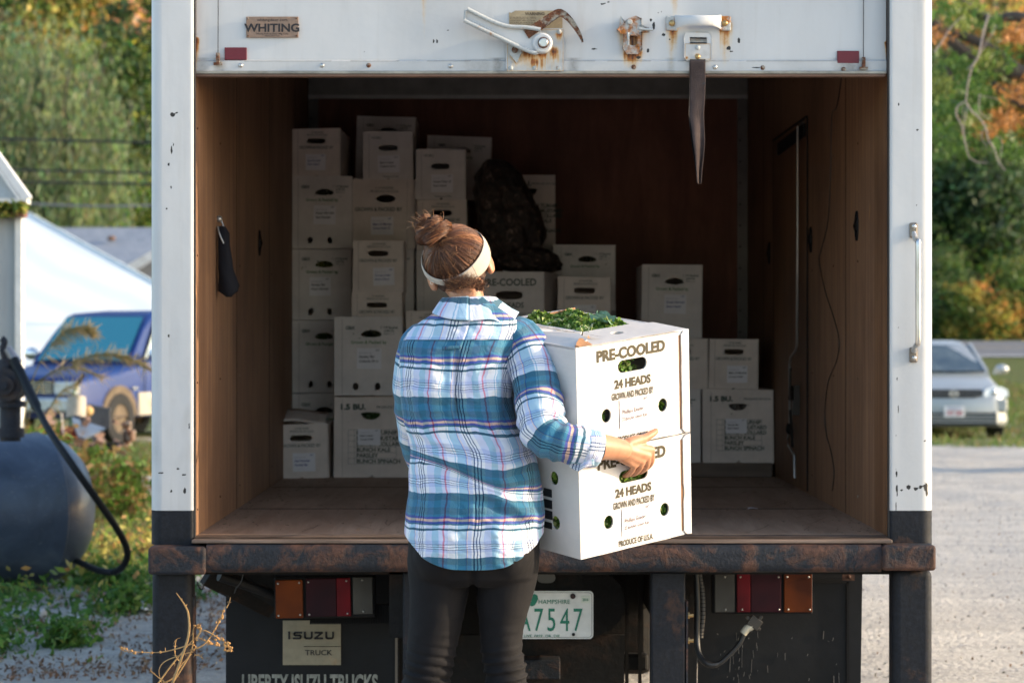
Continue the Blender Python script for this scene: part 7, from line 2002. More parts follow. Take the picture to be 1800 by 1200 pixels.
mb = MB(); mb.box(-.80, .80, -.06, .30, .40, .59); mb.v = [(v[0], v[1] + .10 * abs(v[0]) ** 3, v[2]) for v in mb.v]; mb.box(.60, .66, -.05, .1, .22, .42); mb.box(-.66, -.60, -.05, .1, .22, .42)
obj('front_bumper', mb, silver, sc_, local=True, bevel=.03, bseg=3)
mb = MB(); mb.box(-.152, .152, -.085, -.075, .335, .490); pl2 = obj('licence_plate', mb, M('white_plate', (.68, .66, .66), .4), sc_, local=True, bevel=.006)
mb = MB(); text(mb, '1RV 580', 0, .365, .085, -.087, bold=.03, sx=.82); obj('plate_number', mb, M('plate_red', (.45, .06, .08), .5), pl2, local=True)
mb = MB(); text(mb, 'Massachusetts', 0, .452, .034, -.087, bold=.02); obj('plate_state', mb, M('plate_blue', (.1, .15, .4), .5), pl2, local=True)

# ---- black gas tank with valve and hose
DT = 13.4
tk = thing('gas_tank', (px_(-60, DT), DT + CAMY, 0), 'large black horizontal gas tank in the weeds at the left edge, valve on top', 'tank')
def tankm():
    k = NT('scuffed_black_tank'); a = k.noise(3.0, 6, .65, stretch=(1, .4, 1), dist=.8); s1 = k.noise(9, 7, .7, stretch=(.3, .3, 2)); sc = k.noise(60, 2, .5, stretch=(.03, 1, 1))
    c = k.ramp(a, [(.3, (.020, .030, .050)), (.55, (.042, .062, .100)), (.75, (.095, .125, .165))])  # bluish tones put the sky's reflection into the black tank's colour
    c = k.mix(k.ramp(s1, [(.62, (0, 0, 0)), (.72, (.6, .6, .6))]), c, (.09, .052, .035))
    c = k.mix(k.ramp(sc, [(.66, (0, 0, 0)), (.70, (.5, .5, .5))]), c, (.12, .13, .15))
    k.set(col=c, rough=k.math('ADD', .22, k.math('MULTIPLY', s1, .4)), spec=.6, coat=.15); k.bump(k.noise(5, 5, .6), .2, .03); return k.m
R0 = .422; ca = pt(66, 868, 13.55); ca.z = R0 + .015
ayaw = math.radians(34)       # the right end points away from the camera
ax = Vector((math.cos(ayaw), math.sin(ayaw), 0)); ay = Vector((-math.sin(ayaw), math.cos(ayaw), 0))
prof = [(-3.0, .02), (-2.98, .2), (-2.9, .34), (-2.75, R0), (-.02, R0), (-.012, R0 + .006), (.0, R0 + .006), (.008, R0 - .006), (.06, R0 - .010), (.14, R0 - .05), (.21, R0 - .12), (.26, R0 - .22), (.285, R0 - .32), (.295, .02)]
mb = MB(); mb.loft([[ca + ax * a + (ay * math.cos(q) + Vector((0, 0, 1)) * math.sin(q)) * r_ for q in (2 * math.pi * k / 56 for k in range(56))] for a, r_ in prof], True)
tbody = obj('tank_shell', mb, tankm(), tk, smooth=50)
mb = MB()
for a in (-2.4, -.5):
    c = ca + ax * a; mb.bar(c - ay * .28 - Vector((0, 0, R0 + .01)), c + ay * .28 - Vector((0, 0, R0 + .01)), .18, .12)
obj('tank_foot', mb, mt['hook'], tk)
DV = 12.9
darkiron = rust('dark_cast_iron', (.022, .022, .028), (.03, .02, .018), (.07, .045, .035), .55, 9, .4)
mb = MB(); v0 = pt(18, 762, DV)
mb.tube([pt(18, 775, DV), pt(18, 690, DV)], .055, 18); mb.tube([pt(18, 715, DV), pt(18, 705, DV)], .082, 18); mb.tube([pt(18, 768, DV), pt(18, 752, DV)], .075, 18)
vs_ = obj('valve_stem', mb, darkiron, tk, smooth=40)
mb = MB(); c = pt(16, 676, DV); mb.tube([c + Vector((0, -.10, 0)), c + Vector((0, .10, 0))], .088, 24); mb.tube([c + Vector((0, -.12, 0)), c + Vector((0, -.10, 0))], .050, 18); mb.tube([c + Vector((0, -.14, 0)), c + Vector((0, -.12, 0))], .02, 12)
obj('valve_body', mb, darkiron, tk, smooth=40)
mb = MB(); mb.tube([pt(10, 655, DV), pt(12, 632, DV)], .045, 12); mb.tube(catmull([pt(12, 640, DV), pt(5, 615, DV), pt(8, 600, DV), pt(3, 595, DV)], 4), .018, 8); mb.tube(catmull([pt(18, 640, DV), pt(20, 622, DV), pt(12, 612, DV)], 4), .012, 8)
mb.ball(pt(14, 644, DV), .05, 12, 8); obj('valve_top', mb, darkiron, tk, smooth=40)
mb = MB(); mb.tube([pt(12, 612, DV), pt(22, 628, DV), pt(30, 640, DV)], [.025, .03, .035], 12); obj('hose_coupling', mb, M('coupling_metal', (.25, .24, .25), .35, .8), tk, smooth=40)
mb = MB(); hs_ = catmull([pt(24, 632, DV - .05), pt(38, 660, DV - .1), pt(60, 706, DV - .25), pt(85, 754, DV - .45), pt(120, 806, DV - .6), pt(155, 856, DV - .6), pt(192, 908, DV - .5), pt(214, 943, DV - .4), pt(224, 970, DV - .3), pt(218, 992, DV - .2), pt(203, 1004, DV - .05), pt(182, 1004, DV), pt(160, 997, DV + .2), pt(135, 985, DV + .5)], 7)
mb.tube(hs_, [.028] * 16 + [.0185] * (len(hs_) - 16), 12); obj('hose', mb, mt['rubber'], tk, smooth=60)

# ---- junk between tank and pickup
DJ = 22.0
def J(a, b, D=DJ): return pt(a, b, D)
def jt(name, loc, label, cat): return thing(name, loc, label, cat)
p0 = J(122, 802)
mb = MB()
for (a, b, r_, h) in ((124, 800, .085, .30),):
    c = J(a, b); mb.loft([[Vector((c.x + rr * math.cos(q), c.y + rr * math.sin(q), c.z + zz)) for q in (2 * math.pi * k / 20 for k in range(20))] for rr, zz in ((.06, 0), (.085, .20), (.10, .20), (.10, .26), (.09, .26), (.07, .05))], True)
o = obj('plant_pot', mb, M('terracotta', (.50, .17, .07), .8, 0, .25), None, smooth=40); tag(o, 'orange terracotta plant pot standing in the junk heap beside the hose', 'pot')
mb = MB(); c = J(100, 765); mb.loft([[Vector((c.x + rr * math.cos(q) * 1.4, c.y + rr * math.sin(q), c.z + zz)) for q in (2 * math.pi * k / 20 for k in range(20))] for rr, zz in ((.10, -.10), (.15, .02), (.16, .05), (.12, .06))], True)
o = obj('red_tub', mb, M('faded_red', (.36, .05, .06), .6, 0, .3), None, smooth=40); tag(o, 'faded red tub half hidden behind the tank top', 'tub')
mb = MB(); c = J(150, 797); mb.box(c.x - .08, c.x + .08, c.y, c.y + .12, c.z - .06, c.z + .05); o = obj('red_brick', mb, M('brick_pink', (.40, .16, .11), .85, 0, .25), None, bevel=.01); tag(o, 'worn pinkish brick lying in front of the orange pot', 'brick')
t = jt('shovel', J(120, 790), 'shovel with green shaft and black grip leaning upright in the junk heap', 'shovel')
mb = MB(); mb.tube([J(119, 785), J(126, 720), J(130, 690), J(137, 675)], .011, 8); obj('shaft', mb, M('green_shaft', (.03, .14, .07), .5), t, smooth=60)
mb = MB(); mb.tube([J(135, 678), J(148, 657)], .018, 10); obj('grip', mb, mt['black'], t, smooth=60)
mb = MB(); mb.grid(lambda u, v: tuple(J(119 + 32 * u - 4 * v * (1 - u), 698 + 36 * v - 4 * math.sin(3 * u), DJ - .05 - .05 * math.sin(3.1 * u))), 8, 8); o = obj('blade', mb, M('cream_blade', (.46, .41, .34), .6, 0, .3), t, smooth=180)
t = jt('metal_ramp', J(170, 765), 'grey sheet metal panel tilted on the junk heap in front of the pickup wheel', 'panel')
mb = MB(); mb.add([J(126, 732, 22.6), J(186, 752, 22.2), J(150, 769, 21.4), J(138, 766, 21.4), J(130, 745, 22)], [(0, 4, 3, 2, 1)]); o = obj('sheet', mb, M('blue_grey_sheet', (.13, .16, .21), .45, .3, .3), t); o.modifiers.new('s', 'SOLIDIFY').thickness = .02
mb = MB()
for i in range(9): mb.bar(J(156 + 4.4 * i, 712 + i, 22.8), J(156 + 4.4 * i, 742 + i, 22.8), .025, .02)
mb.bar(J(154, 712, 22.8), J(194, 720, 22.8), .03, .03); mb.bar(J(154, 742, 22.8), J(194, 750, 22.8), .03, .03)
o = obj('iron_grate', mb, M('grate_grey', (.10, .10, .11), .6, .3), None); tag(o, 'dark iron grate with upright bars in front of the muddy pickup wheel', 'grate')
mb = MB()
mb.box(J(168, 0).x, J(212, 0).x, J(0, 0).y - .1, J(0, 0).y + .3, J(0, 792).z, J(0, 786).z); mb.bar(J(140, 786, 21.8), J(216, 780, 21.8), .08, .04); mb.bar(J(168, 800), J(206, 793), .10, .05)
o = obj('black_rail', mb, mt['chassis'], None); tag(o, 'dark flat metal rails lying at the foot of the junk heap', 'rails')
mb = MB(); mb.box(J(216, 0).x, J(226, 0).x, J(0, 0).y, J(0, 0).y + .2, J(0, 785).z, J(0, 742).z); mb.box(J(226, 0).x, J(236, 0).x, J(0, 0).y - .1, J(0, 0).y + .1, J(0, 775).z, J(0, 756).z); mb.tube([J(214, 748), J(230, 744)], .03, 8)
o = obj('rusty_bracket', mb, mt['hook'], None, bevel=.01); tag(o, 'rusty upright iron bracket at the right end of the junk heap', 'scrap')
mb = MB(); c = J(154, 722); mb.ball(c, (.055, .05, .05), 12, 8); o = obj('tan_ball', mb, M('tan_foam', (.50, .33, .14), .8), None, smooth=60); tag(o, 'small round tan float beside the cream shovel blade', 'float')
mb = MB(); mb.bar(J(107, 728), J(119, 785), .02, .01); mb.bar(J(108, 725, 21.8), J(112, 776, 21.8), .03, .01); o = obj('garden_stake', mb, M('pale_stake', (.42, .40, .38), .7), None); tag(o, 'pale wooden garden stakes leaning beside the green shovel', 'stake')
mb = MB(); c = J(95, 738, 22.4)
rs = random.Random(11)
for i in range(26):
    c = J(rs.uniform(62, 215), rs.uniform(728, 795), rs.uniform(21.4, 23)); s_ = rs.uniform(.02, .07)
    R_ = Matrix.Rotation(rs.uniform(0, 3), 4, Vector((rs.random(), rs.random(), rs.random())).normalized()); m2 = MB(); m2.box(-s_, s_, -s_ * .6, s_ * .6, -s_ * .4, s_ * .4); m2.xform(Matrix.Translation(c) @ R_); mb.add(m2.v, m2.f, 0)
o = obj('scrap_pieces', mb, M('mixed_scrap', (.16, .10, .08), .8, 0, .9, 3), None); tag(o, 'small broken scrap pieces heaped between the tank and the pickup', kind='stuff')
mb = MB(); c = pt(254, 808, 20.4); mb.box(c.x - .10, c.x + .12, c.y, c.y + .2, -.01, .20); o = obj('concrete_block', mb, M('concrete', (.38, .37, .35), .85), None, bevel=.008); tag(o, 'pale concrete block on the grass just beside the truck post', 'block')

# ---- power lines
for i, (a, b, sag) in enumerate(((244, 251, 3), (298, 304, 2), (319, 324, 3), (347, 352, 12))):
    D = 40 + i; mb = MB(); P_ = [pt(-700 + 1500 * t, (a - 30) * (1 - t) + (b + 18) * t + sag * 4 * t * (1 - t) * 4 * .5 + (0 if i < 3 else 6), D) for t in np.linspace(0, 1, 24)]
    P_ = [pt(-700 + 1500 * t, a + (b - a) * ((-700 + 1500 * t) / 262) + (sag * math.sin(math.pi * min(max((-700 + 1500 * t + 100) / 500, 0), 1)) if i == 3 else 0), D) for t in np.linspace(0, 1, 40)]
    mb.tube(P_, .022, 6); o = obj('power_line', mb, mt['cable'] if i < 3 else M('grey_wire', (.16, .17, .19), .5), None, smooth=60)
    tag(o, ['uppermost black power line across the trees at the left', 'second power line from the top, left of the truck', 'third power line from the top, just below the second', 'lowest and palest power line, sagging at the left'][i], 'power line', 'power lines at the left')

# ---- vegetation
def tree(x, y, z0, h, crown, pal, n, label, name='broadleaf_tree', leaf=.12, trunk_r=.16, seed=0, droop=0.0, limbs=7, group='trees behind the yard', flat=1.0, cat='tree'):
    """crown = (cx, cy, cz, rx, ry, rz) relative to the base"""
    r = np.random.default_rng(seed)
    root = thing(name, (x, y, z0), label, cat, group)
    rr = random.Random(seed)
    mb = MB(); top = Vector((x + crown[0] * .6, y, z0 + crown[2] + crown[5] * .5))
    tp_ = catmull([Vector((x, y, z0 - .1)), Vector((x + .1, y, z0 + h * .3)), top], 5); mb.tube(tp_, list(np.linspace(trunk_r, trunk_r * .3, len(tp_))), 9); obj('trunk', mb, mt['bark'], root, smooth=60)
    mb = MB()
    for i in range(limbs):
        t = rr.uniform(.35, .9); a = tp_[int(t * (len(tp_) - 1))]; an = rr.uniform(0, 6.28); e = Vector((x + crown[0] + crown[3] * .8 * math.cos(an), y + crown[1] + crown[4] * .8 * math.sin(an), z0 + crown[2] + crown[5] * rr.uniform(-.5, .7)))
        m_ = a.lerp(e, .5) + Vector((0, 0, rr.uniform(.1, .5))); mb.tube(catmull([a, m_, e], 3), list(np.linspace(trunk_r * .4, .02, 7)), 6)
    obj('limbs', mb, mt['bark'], root, smooth=60)
    nc = max(24, n // 160)
    cc = r.normal(0, 1, (nc, 3)); cc /= np.linalg.norm(cc, axis=1)[:, None]; cc *= r.uniform(.35, 1.0, (nc, 1)) ** .6
    cc = cc * np.array(crown[3:6]) + np.array([x + crown[0], y + crown[1], z0 + crown[2]])
    pi = r.choice(len(pal), nc, p=np.array([p[1] for p in pal]) / sum(p[1] for p in pal)); base = np.array([p[0] for p in pal])[pi]
    k = r.integers(0, nc, n); cs = (.10 + .13 * r.random(nc)) * min(crown[3], crown[5]) * 1.5
    C = cc[k] + r.normal(0, 1, (n, 3)) * cs[k][:, None] * np.array([1, 1, .75])
    if droop:
        u = r.random(n); C[:, 2] -= u * droop; C[:, 0] += r.normal(0, .03, n)
        cell = np.round(C[:, 0] / .12); C[:, 0] = cell * .12 + r.normal(0, .022, n); wtone = .62 + .8 * ((np.abs(cell).astype(int) * 7919) % 13) / 13  # random tone per column paints clump shading into the drooping leaves
    A = r.normal(0, 1, (n, 3)); A /= np.linalg.norm(A, axis=1)[:, None]; B = np.cross(A, r.normal(0, 1, (n, 3))); B /= np.linalg.norm(B, axis=1)[:, None]
    if droop: A = np.tile([0, 0, 1.], (n, 1)) + r.normal(0, .25, (n, 3)); B = np.cross(A, r.normal(0, 1, (n, 3))); B /= np.linalg.norm(B, axis=1)[:, None]; B *= .35
    s_ = leaf * r.uniform(.5, 1.0, (n, 1))
    cols = 1.45 * base[k] * r.uniform(.55, 1.35, (n, 1)) * (1 + .15 * r.normal(0, 1, (n, 3)))
    if droop: cols = cols * wtone[:, None] * np.array([1.05, 1.1, 1.25])
    quads('crown', C.astype(np.float32), (A * s_).astype(np.float32), (B * s_ * .7).astype(np.float32), np.clip(cols, 0.004, 1).astype(np.float32), mt['leaf'], root)
    return root
G1 = (.055, .095, .022); G2 = (.085, .135, .03); G3 = (.025, .05, .018); YG = (.20, .22, .035); OR = (.45, .19, .05); RD_ = (.30, .05, .035); GO = (.42, .30, .07); WG = (.10, .135, .06); PK = (.40, .20, .12)
def TX(px, D): return px_(px, D)
# left: a curtain of willow, a maple turning, dark evergreens and bright undergrowth
D = 58; tree(TX(70, D), D + CAMY, .3, 9, (0, 0, 6.2, 1.9, 1.6, 2.6), [(WG, 6), (G2, 2), ((.14, .16, .06), 3)], 30000, 'willow with long drooping grey green branches above the shed', 'willow_tree', .13, .25, 1, droop=2.4)
D = 62; tree(TX(-90, D), D + CAMY, .4, 9, (0, 0, 6.0, 2.0, 1.6, 3.4), [(WG, 4), (G1, 3), (RD_, 1), (GO, 1)], 16000, 'green tree with a few red leaves at the far left edge', leaf=.12, seed=2)
D = 76; tree(TX(135, D), D + CAMY, .7, 11, (0, 0, 9.6, 1.9, 1.8, 2.7), [(GO, 3), (PK, 2), (YG, 2), (G2, 6)], 22000, 'maple turning yellow and orange between the willow and the evergreens', leaf=.13, seed=3)
D = 66; tree(TX(40, D), D + CAMY, .5, 6, (0, 0, 3.4, 1.6, 1.4, 2.3), [(RD_, 3), (PK, 3), (G1, 3), (YG, 1)], 13000, 'reddish brown tree below the willow, left of the power lines', leaf=.11, seed=4)
D = 65; tree(TX(228, D), D + CAMY, .8, 12, (0, 0, 5.6, 1.3, 1.4, 3.9), [(G3, 3), (G1, 5), ((.06, .11, .04), 3), (YG, 1)], 26000, 'tall dark evergreen beside the left truck post', 'evergreen_tree', leaf=.12, seed=5)
D = 61; tree(TX(215, D), D + CAMY, .5, 5, (0, 0, 2.9, 1.7, 1.4, 1.9), [(YG, 4), (G2, 4), (G1, 2)], 15000, 'bright yellow green young tree above the grey roof', leaf=.10, seed=6)
D = 68; tree(TX(120, D), D + CAMY, .6, 5, (0, 0, 2.6, 2.2, 1.4, 1.9), [(G1, 4), (G2, 3), (PK, 2), (YG, 1)], 15000, 'mixed green and tan tree behind the ridge of the greenhouse', leaf=.11, seed=7)
D = 78; tree(TX(330, D), D + CAMY, .9, 12, (0, 0, 6.8, 2.4, 1.8, 5.0), [(G1, 5), (G3, 4), (YG, 1)], 16000, 'dark green tree mostly hidden behind the left truck post', leaf=.13, seed=8)
# right: trees beyond the road
for i, (px, D, cz, rx, rz, pal, n, lab) in enumerate([
    (1600, 88, 6.0, 3.2, 4.8, [(G1, 5), (G2, 3), (WG, 3)], 20000, 'green tree beyond the road close to the right truck post'),
    (1690, 96, 9.5, 3.4, 4.2, [(GO, 3), ((.16, .16, .10), 4), (PK, 2), (G2, 3)], 20000, 'tall pale olive tree high beyond the road'),
    (1760, 92, 8.8, 2.2, 3.0, [(OR, 5), (GO, 3), (PK, 2), (G2, 2)], 15000, 'bright orange maple beyond the road at the upper right'),
    (1840, 90, 7.5, 3.0, 5.0, [(G1, 4), (G2, 3), (GO, 3), (OR, 1)], 16000, 'green and gold tree beyond the road at the right edge'),
    (1720, 86, 4.2, 2.2, 2.6, [(G1, 5), (G3, 4), ((.06, .10, .045), 3)], 17000, 'blue green evergreen beyond the road above the silver car')]):
    tree(TX(px, D), D + CAMY, 1.4, cz, (0, 0, cz, rx, 2.0, rz), pal, n, lab, leaf=.15, seed=20 + i, trunk_r=.2, group='trees beyond the road')
for i, (px, D, rx, rz, pal, lab) in enumerate([
    (1655, 81, 1.1, 1.9, [(G2, 3), (G1, 4), ((.07, .11, .05), 3)], 'tall green shrub by the road nearest the truck post'),
    (1695, 80.5, .9, 1.2, [(YG, 3), (G2, 3), (GO, 2)], 'yellow green bush at the road edge behind the car roof'),
    (1735, 80.5, 1.0, 1.1, [(GO, 3), (OR, 2), (G2, 3), (YG, 2)], 'golden bush by the road above the car mirror'),
    (1780, 81, 1.2, 1.5, [(G1, 4), (G2, 3), (YG, 1)], 'green bush by the road right of the golden one'),
    (1830, 81, 1.2, 1.4, [(G1, 4), (GO, 1)], 'green bush by the road at the right edge of the view')]):
    tree(TX(px, D), D + CAMY, 1.15, rz, (0, 0, rz * .7, rx, 1.0, rz), pal, 9000, lab, 'bush', leaf=.09, seed=40 + i, trunk_r=.05, limbs=4, group='bushes along the road', cat='bush')
# woodland mass behind everything
r = np.random.default_rng(77); n = 90000
xx = r.uniform(-34, 34, n); Dd = r.uniform(99, 112, n); zz = 1.5 + r.random(n) ** .9 * 16
C = np.stack([xx, Dd + CAMY, zz], 1)
nb = 260; bc = np.stack([r.uniform(-34, 34, nb), r.uniform(1, 17, nb)], 1); pal = np.array([G1, G2, G3, GO, YG, (.12, .13, .07), G1, G3]); bi = r.integers(0, len(pal), nb)
near = np.empty(n, int)
for s0 in range(0, n, 10000):
    d2 = (xx[s0:s0 + 10000, None] - bc[None, :, 0]) ** 2 + (zz[s0:s0 + 10000, None] - bc[None, :, 1]) ** 2; near[s0:s0 + 10000] = d2.argmin(1)
cols = 1.5 * pal[bi[near]] * r.uniform(.5, 1.4, (n, 1))
A = r.normal(0, .22, (n, 3)); B = r.normal(0, .18, (n, 3))
o = quads('woodland', C.astype(np.float32), A.astype(np.float32), B.astype(np.float32), cols.astype(np.float32), mt['leaf']); tag(o, 'continuous autumn woodland rising behind the road and the roofs', kind='stuff')
mb = MB(); mb.grid(lambda u, v: (-60 + 120 * u, 113 + CAMY + 3 * v, 1 + 19 * v + 1.0 * noise.noise(Vector((u * 20, v * 5, 0)))), 60, 12)
o = obj('wooded_hill', mb, M('dark_wood_floor', (.03, .04, .018), .95, 0, .6, .5, .6, 2), smooth=180); tag(o, 'dark wooded hillside behind the trees', kind='structure')

# limbs of the near tree reaching in from the right, with a bare hanging twig
DL = 26
nt = thing('overhanging_tree', (px_(2050, DL), DL + CAMY, 0), 'tree reaching in from the upper right with dark limbs and a bare pale twig', 'tree')
mb = MB(); mb.tube(catmull([Vector((px_(2050, DL), DL + CAMY, -.1)), Vector((px_(2040, DL), DL + CAMY, 2)), Vector((px_(2060, DL), DL + CAMY, 5.5))], 5), list(np.linspace(.30, .18, 11)), 12); obj('trunk', mb, mt['bark'], nt, smooth=60)
mb = MB()
for P_, r0, r1 in (([(2045, 250), (1900, 150), (1780, 125), (1700, 95), (1640, 40)], .11, .05), ([(1800, 130), (1740, 85), (1690, 62), (1640, 50)], .06, .04), ([(1900, 60), (1790, 30), (1740, 35), (1690, 2)], .07, .035), ([(2040, 330), (1900, 210), (1790, 180), (1745, 145)], .07, .03), ([(1660, 95), (1668, 125), (1682, 145)], .03, .015), ([(1640, 45), (1600, 20)], .05, .04), ([(1745, 30), (1733, 60), (1725, 90), (1700, 105)], .022, .01), ([(1780, 160), (1800, 190)], .05, .03)):
    L = catmull([pt(a, b, DL) for a, b in P_], 5); mb.tube(L, list(np.linspace(r0, r1, len(L))), 8)
obj('limbs', mb, mt['bark'], nt, smooth=60)
DW = 22
mb = MB()
for P_, r0 in (([(1738, 25), (1728, 60), (1720, 98), (1708, 120), (1701, 150), (1698, 178)], .018), ([(1698, 178), (1684, 186), (1681, 202), (1689, 218), (1694, 238), (1698, 258), (1704, 276), (1718, 285), (1736, 286)], .012), ([(1698, 180), (1708, 196), (1722, 208), (1733, 226), (1737, 245), (1748, 262), (1755, 285), (1768, 300)], .014), ([(1700, 182), (1698, 200), (1694, 225), (1696, 250)], .010), ([(1692, 185), (1693, 200), (1690, 215)], .007), ([(1722, 165), (1721, 190), (1728, 203), (1742, 210)], .008), ([(1722, 168), (1745, 172), (1756, 176)], .006), ([(1733, 226), (1726, 232), (1727, 245), (1735, 258)], .009), ([(1737, 250), (1744, 258), (1742, 270)], .007), ([(1700, 122), (1712, 110), (1735, 75), (1752, 45)], .010), ([(1642, 92), (1658, 70), (1672, 48), (1690, 30)], .014), ([(1755, 285), (1762, 250), (1750, 240)], .005)):
    L = catmull([pt(a, b, DW) for a, b in P_], 4); mb.tube(L, list(np.linspace(r0 * .6, r0 * .32, len(L))), 6)
obj('bare_twig', mb, mt['palebark'], nt, smooth=60)
r = np.random.default_rng(9); n = 5200
cl = np.array([(1660, 20), (1700, 15), (1740, 40), (1680, 110), (1720, 130), (1760, 110), (1650, 150), (1700, 150), (1740, 170), (1780, 165), (1665, 190), (1720, 220), (1770, 210), (1690, 240), (1650, 230), (1760, 250), (1790, 60), (1735, 105), (1690, 40), (1650, 60), (1700, 185), (1740, 230), (1668, 262), (1790, 270), (1820, 150), (1850, 80), (1880, 220)])
k = r.integers(0, len(cl), n); q = cl[k] + r.normal(0, 1, (n, 2)) * np.array([15, 9]); dd = DL + r.normal(0, .8, n)
C = np.stack([(q[:, 0] - 885) * dd / FPX, dd + CAMY, EYE - (q[:, 1] - 585) * dd / FPX], 1)
tone = r.random(len(cl))[k]
cols = np.where((tone < .62)[:, None], np.array([.075, .145, .025]), np.where((tone < .84)[:, None], np.array([.16, .20, .04]), np.array([.38, .17, .05]))) * r.uniform(.6, 1.3, (n, 1))
quads('leaves', C.astype(np.float32), r.normal(0, .024, (n, 3)).astype(np.float32), r.normal(0, .020, (n, 3)).astype(np.float32), cols.astype(np.float32), mt['leaf'], nt)

# grass and weeds
def ground_quads(name, n, fx, cols_fn, size, label, hgt=.06, up=.5, seed=1):
    r = np.random.default_rng(seed); pts_ = []
    while len(pts_) < n:
        x, y, k = fx(r)
        if k: pts_.append((x, y))
    P_ = np.array(pts_); z = np.array([ground_z(a, b) for a, b in P_]) + r.random(n) ** 1.3 * hgt
    C = np.column_stack([P_, z]); A = r.normal(0, 1, (n, 3)); A[:, 2] = np.abs(A[:, 2]) + up; A /= np.linalg.norm(A, axis=1)[:, None]
    B = np.cross(A, r.normal(0, 1, (n, 3))); B /= np.linalg.norm(B, axis=1)[:, None]; s_ = size * r.uniform(.5, 1.3, (n, 1))
    o = quads(name, C.astype(np.float32), (A * s_).astype(np.float32), (B * s_ * cols_fn[1]).astype(np.float32), cols_fn[0](r, P_).astype(np.float32), mt['leaf']); tag(o, label, kind='stuff'); return o
def gcol(pal):
    P0 = np.array([p[0] for p in pal]); W0_ = np.array([p[1] for p in pal], float); W0_ /= W0_.sum()
    def f(r, P_):
        n = len(P_); ci = r.choice(len(P0), n, p=W0_)
        cl = np.array([noise.noise(Vector((a * 1.6, b * 1.1, 4))) for a, b in P_])
        ci = np.where(cl > .25, 0, ci)
        return P0[ci] * r.uniform(.6, 1.4, (n, 1))
    return f
def fx_left(r):
    x = r.uniform(-6.6, -1.0); y = 3.0 + 20 * r.random() ** 1.2
    nz = noise.noise(Vector((x * 1.1, y * .8, 2)))
    edge = 4.6 + max(0, x + 3.4) * 2.2
    dens = min(max((y - edge) / 1.4 + .55 + nz * 1.1, 0), 1)
    if 5.0 < y < 8.4 and x > -3.0: dens *= .12
    if -3.4 < x < -1.2 and y < 5.2: dens *= .12
    return x, y, r.random() < dens
ground_quads('yard_grass', 34000, fx_left, (gcol([((.10, .17, .03), 4), ((.17, .20, .05), 3), ((.24, .17, .06), 2), ((.16, .09, .05), 1.5)]), .16), .045, 'rough grass and low weeds covering the left yard', .05, 1.2)
def fx_leafy(r):
    cs = [(-2.78, 5.0, .34), (-2.60, 3.9, .30), (-2.35, 3.35, .28), (-2.15, 5.9, .22), (-1.95, 4.9, .16), (-2.70, 3.0, .25), (-3.2, 3.6, .35), (-2.05, 7.0, .3), (-2.3, 6.3, .25), (-1.75, 5.4, .14), (-3.3, 4.9, .4), (-2.0, 3.5, .10), (-2.9, 6.8, .4)]
    if r.random() < .42:
        x = r.uniform(-3.6, -1.75); y = r.uniform(2.9, 8.5); return x, y, noise.noise(Vector((x * 2.2, y * 1.7, 1))) > .05
    c = cs[r.integers(0, len(cs))]; a = r.uniform(0, 6.28); d = abs(r.normal(0, 1)) * c[2] * .6
    return c[0] + d * math.cos(a), c[1] + d * math.sin(a) * 1.3, True
ground_quads('leafy_weeds', 13000, fx_leafy, (gcol([((.07, .17, .03), 5), ((.12, .22, .04), 3), ((.22, .26, .06), 1)]), .55), .026, 'low bright green leafy weeds along the edge of the gravel and under the tank', .11, .1, 5)
def fx_gold(r):
    return -2.32 + r.normal(0, .28), 7.2 + r.normal(0, .8), True
ground_quads('yellow_leaves', 1500, fx_gold, (gcol([((.42, .36, .09), 4), ((.40, .22, .07), 2), ((.20, .28, .05), 2)]), .6), .030, 'yellow and tan leaves lit by sun behind the hose', .20, .0, 6)
def fx_right(r):
    x = r.uniform(5.2, 11.5); y = 23.6 + 38 * r.random() ** 1.5; nz = noise.noise(Vector((x * .8, y * .6, 6)))
    return x, y, r.random() < min(max((y - 25.0) * .6 + .5 + nz * 1.3, 0), 1) * (.35 if y < 33 else 1)
ground_quads('verge_grass', 26000, fx_right, (gcol([((.10, .17, .03), 4), ((.16, .19, .05), 3), ((.24, .15, .07), 2)]), .18), .07, 'mown grass verge round the silver car up to the road', .07, 1.0, 7)
# leaf litter and pebbles on the gravel
def fx_lit(r):
    x = r.uniform(-3.4, 6.5); y = r.uniform(1.8, 14); return x, y, not (-1.2 < x < 1.4 and y < 5)
ground_quads('gravel_litter', 5000, fx_lit, (gcol([((.30, .28, .26), 5), ((.22, .14, .09), 2), ((.42, .40, .37), 3), ((.13, .13, .14), 3)]), .7), .010, 'pebbles and dead leaf bits scattered over the gravel', .012, .0, 8)
def fx_litter2(r):
    x = r.uniform(-3.7, -1.2); y = r.uniform(2.4, 8.5); return x, y, r.random() < .5 + noise.noise(Vector((x * 1.8, y * 1.3, 17))) * 1.4
ground_quads('leaf_litter', 9000, fx_litter2, (gcol([((.20, .11, .065), 4), ((.28, .19, .12), 3), ((.12, .08, .06), 3), ((.36, .30, .22), 1)]), .45), .016, 'brown dead leaves and stems between the weeds and the gravel at the left', .015, .0, 12)
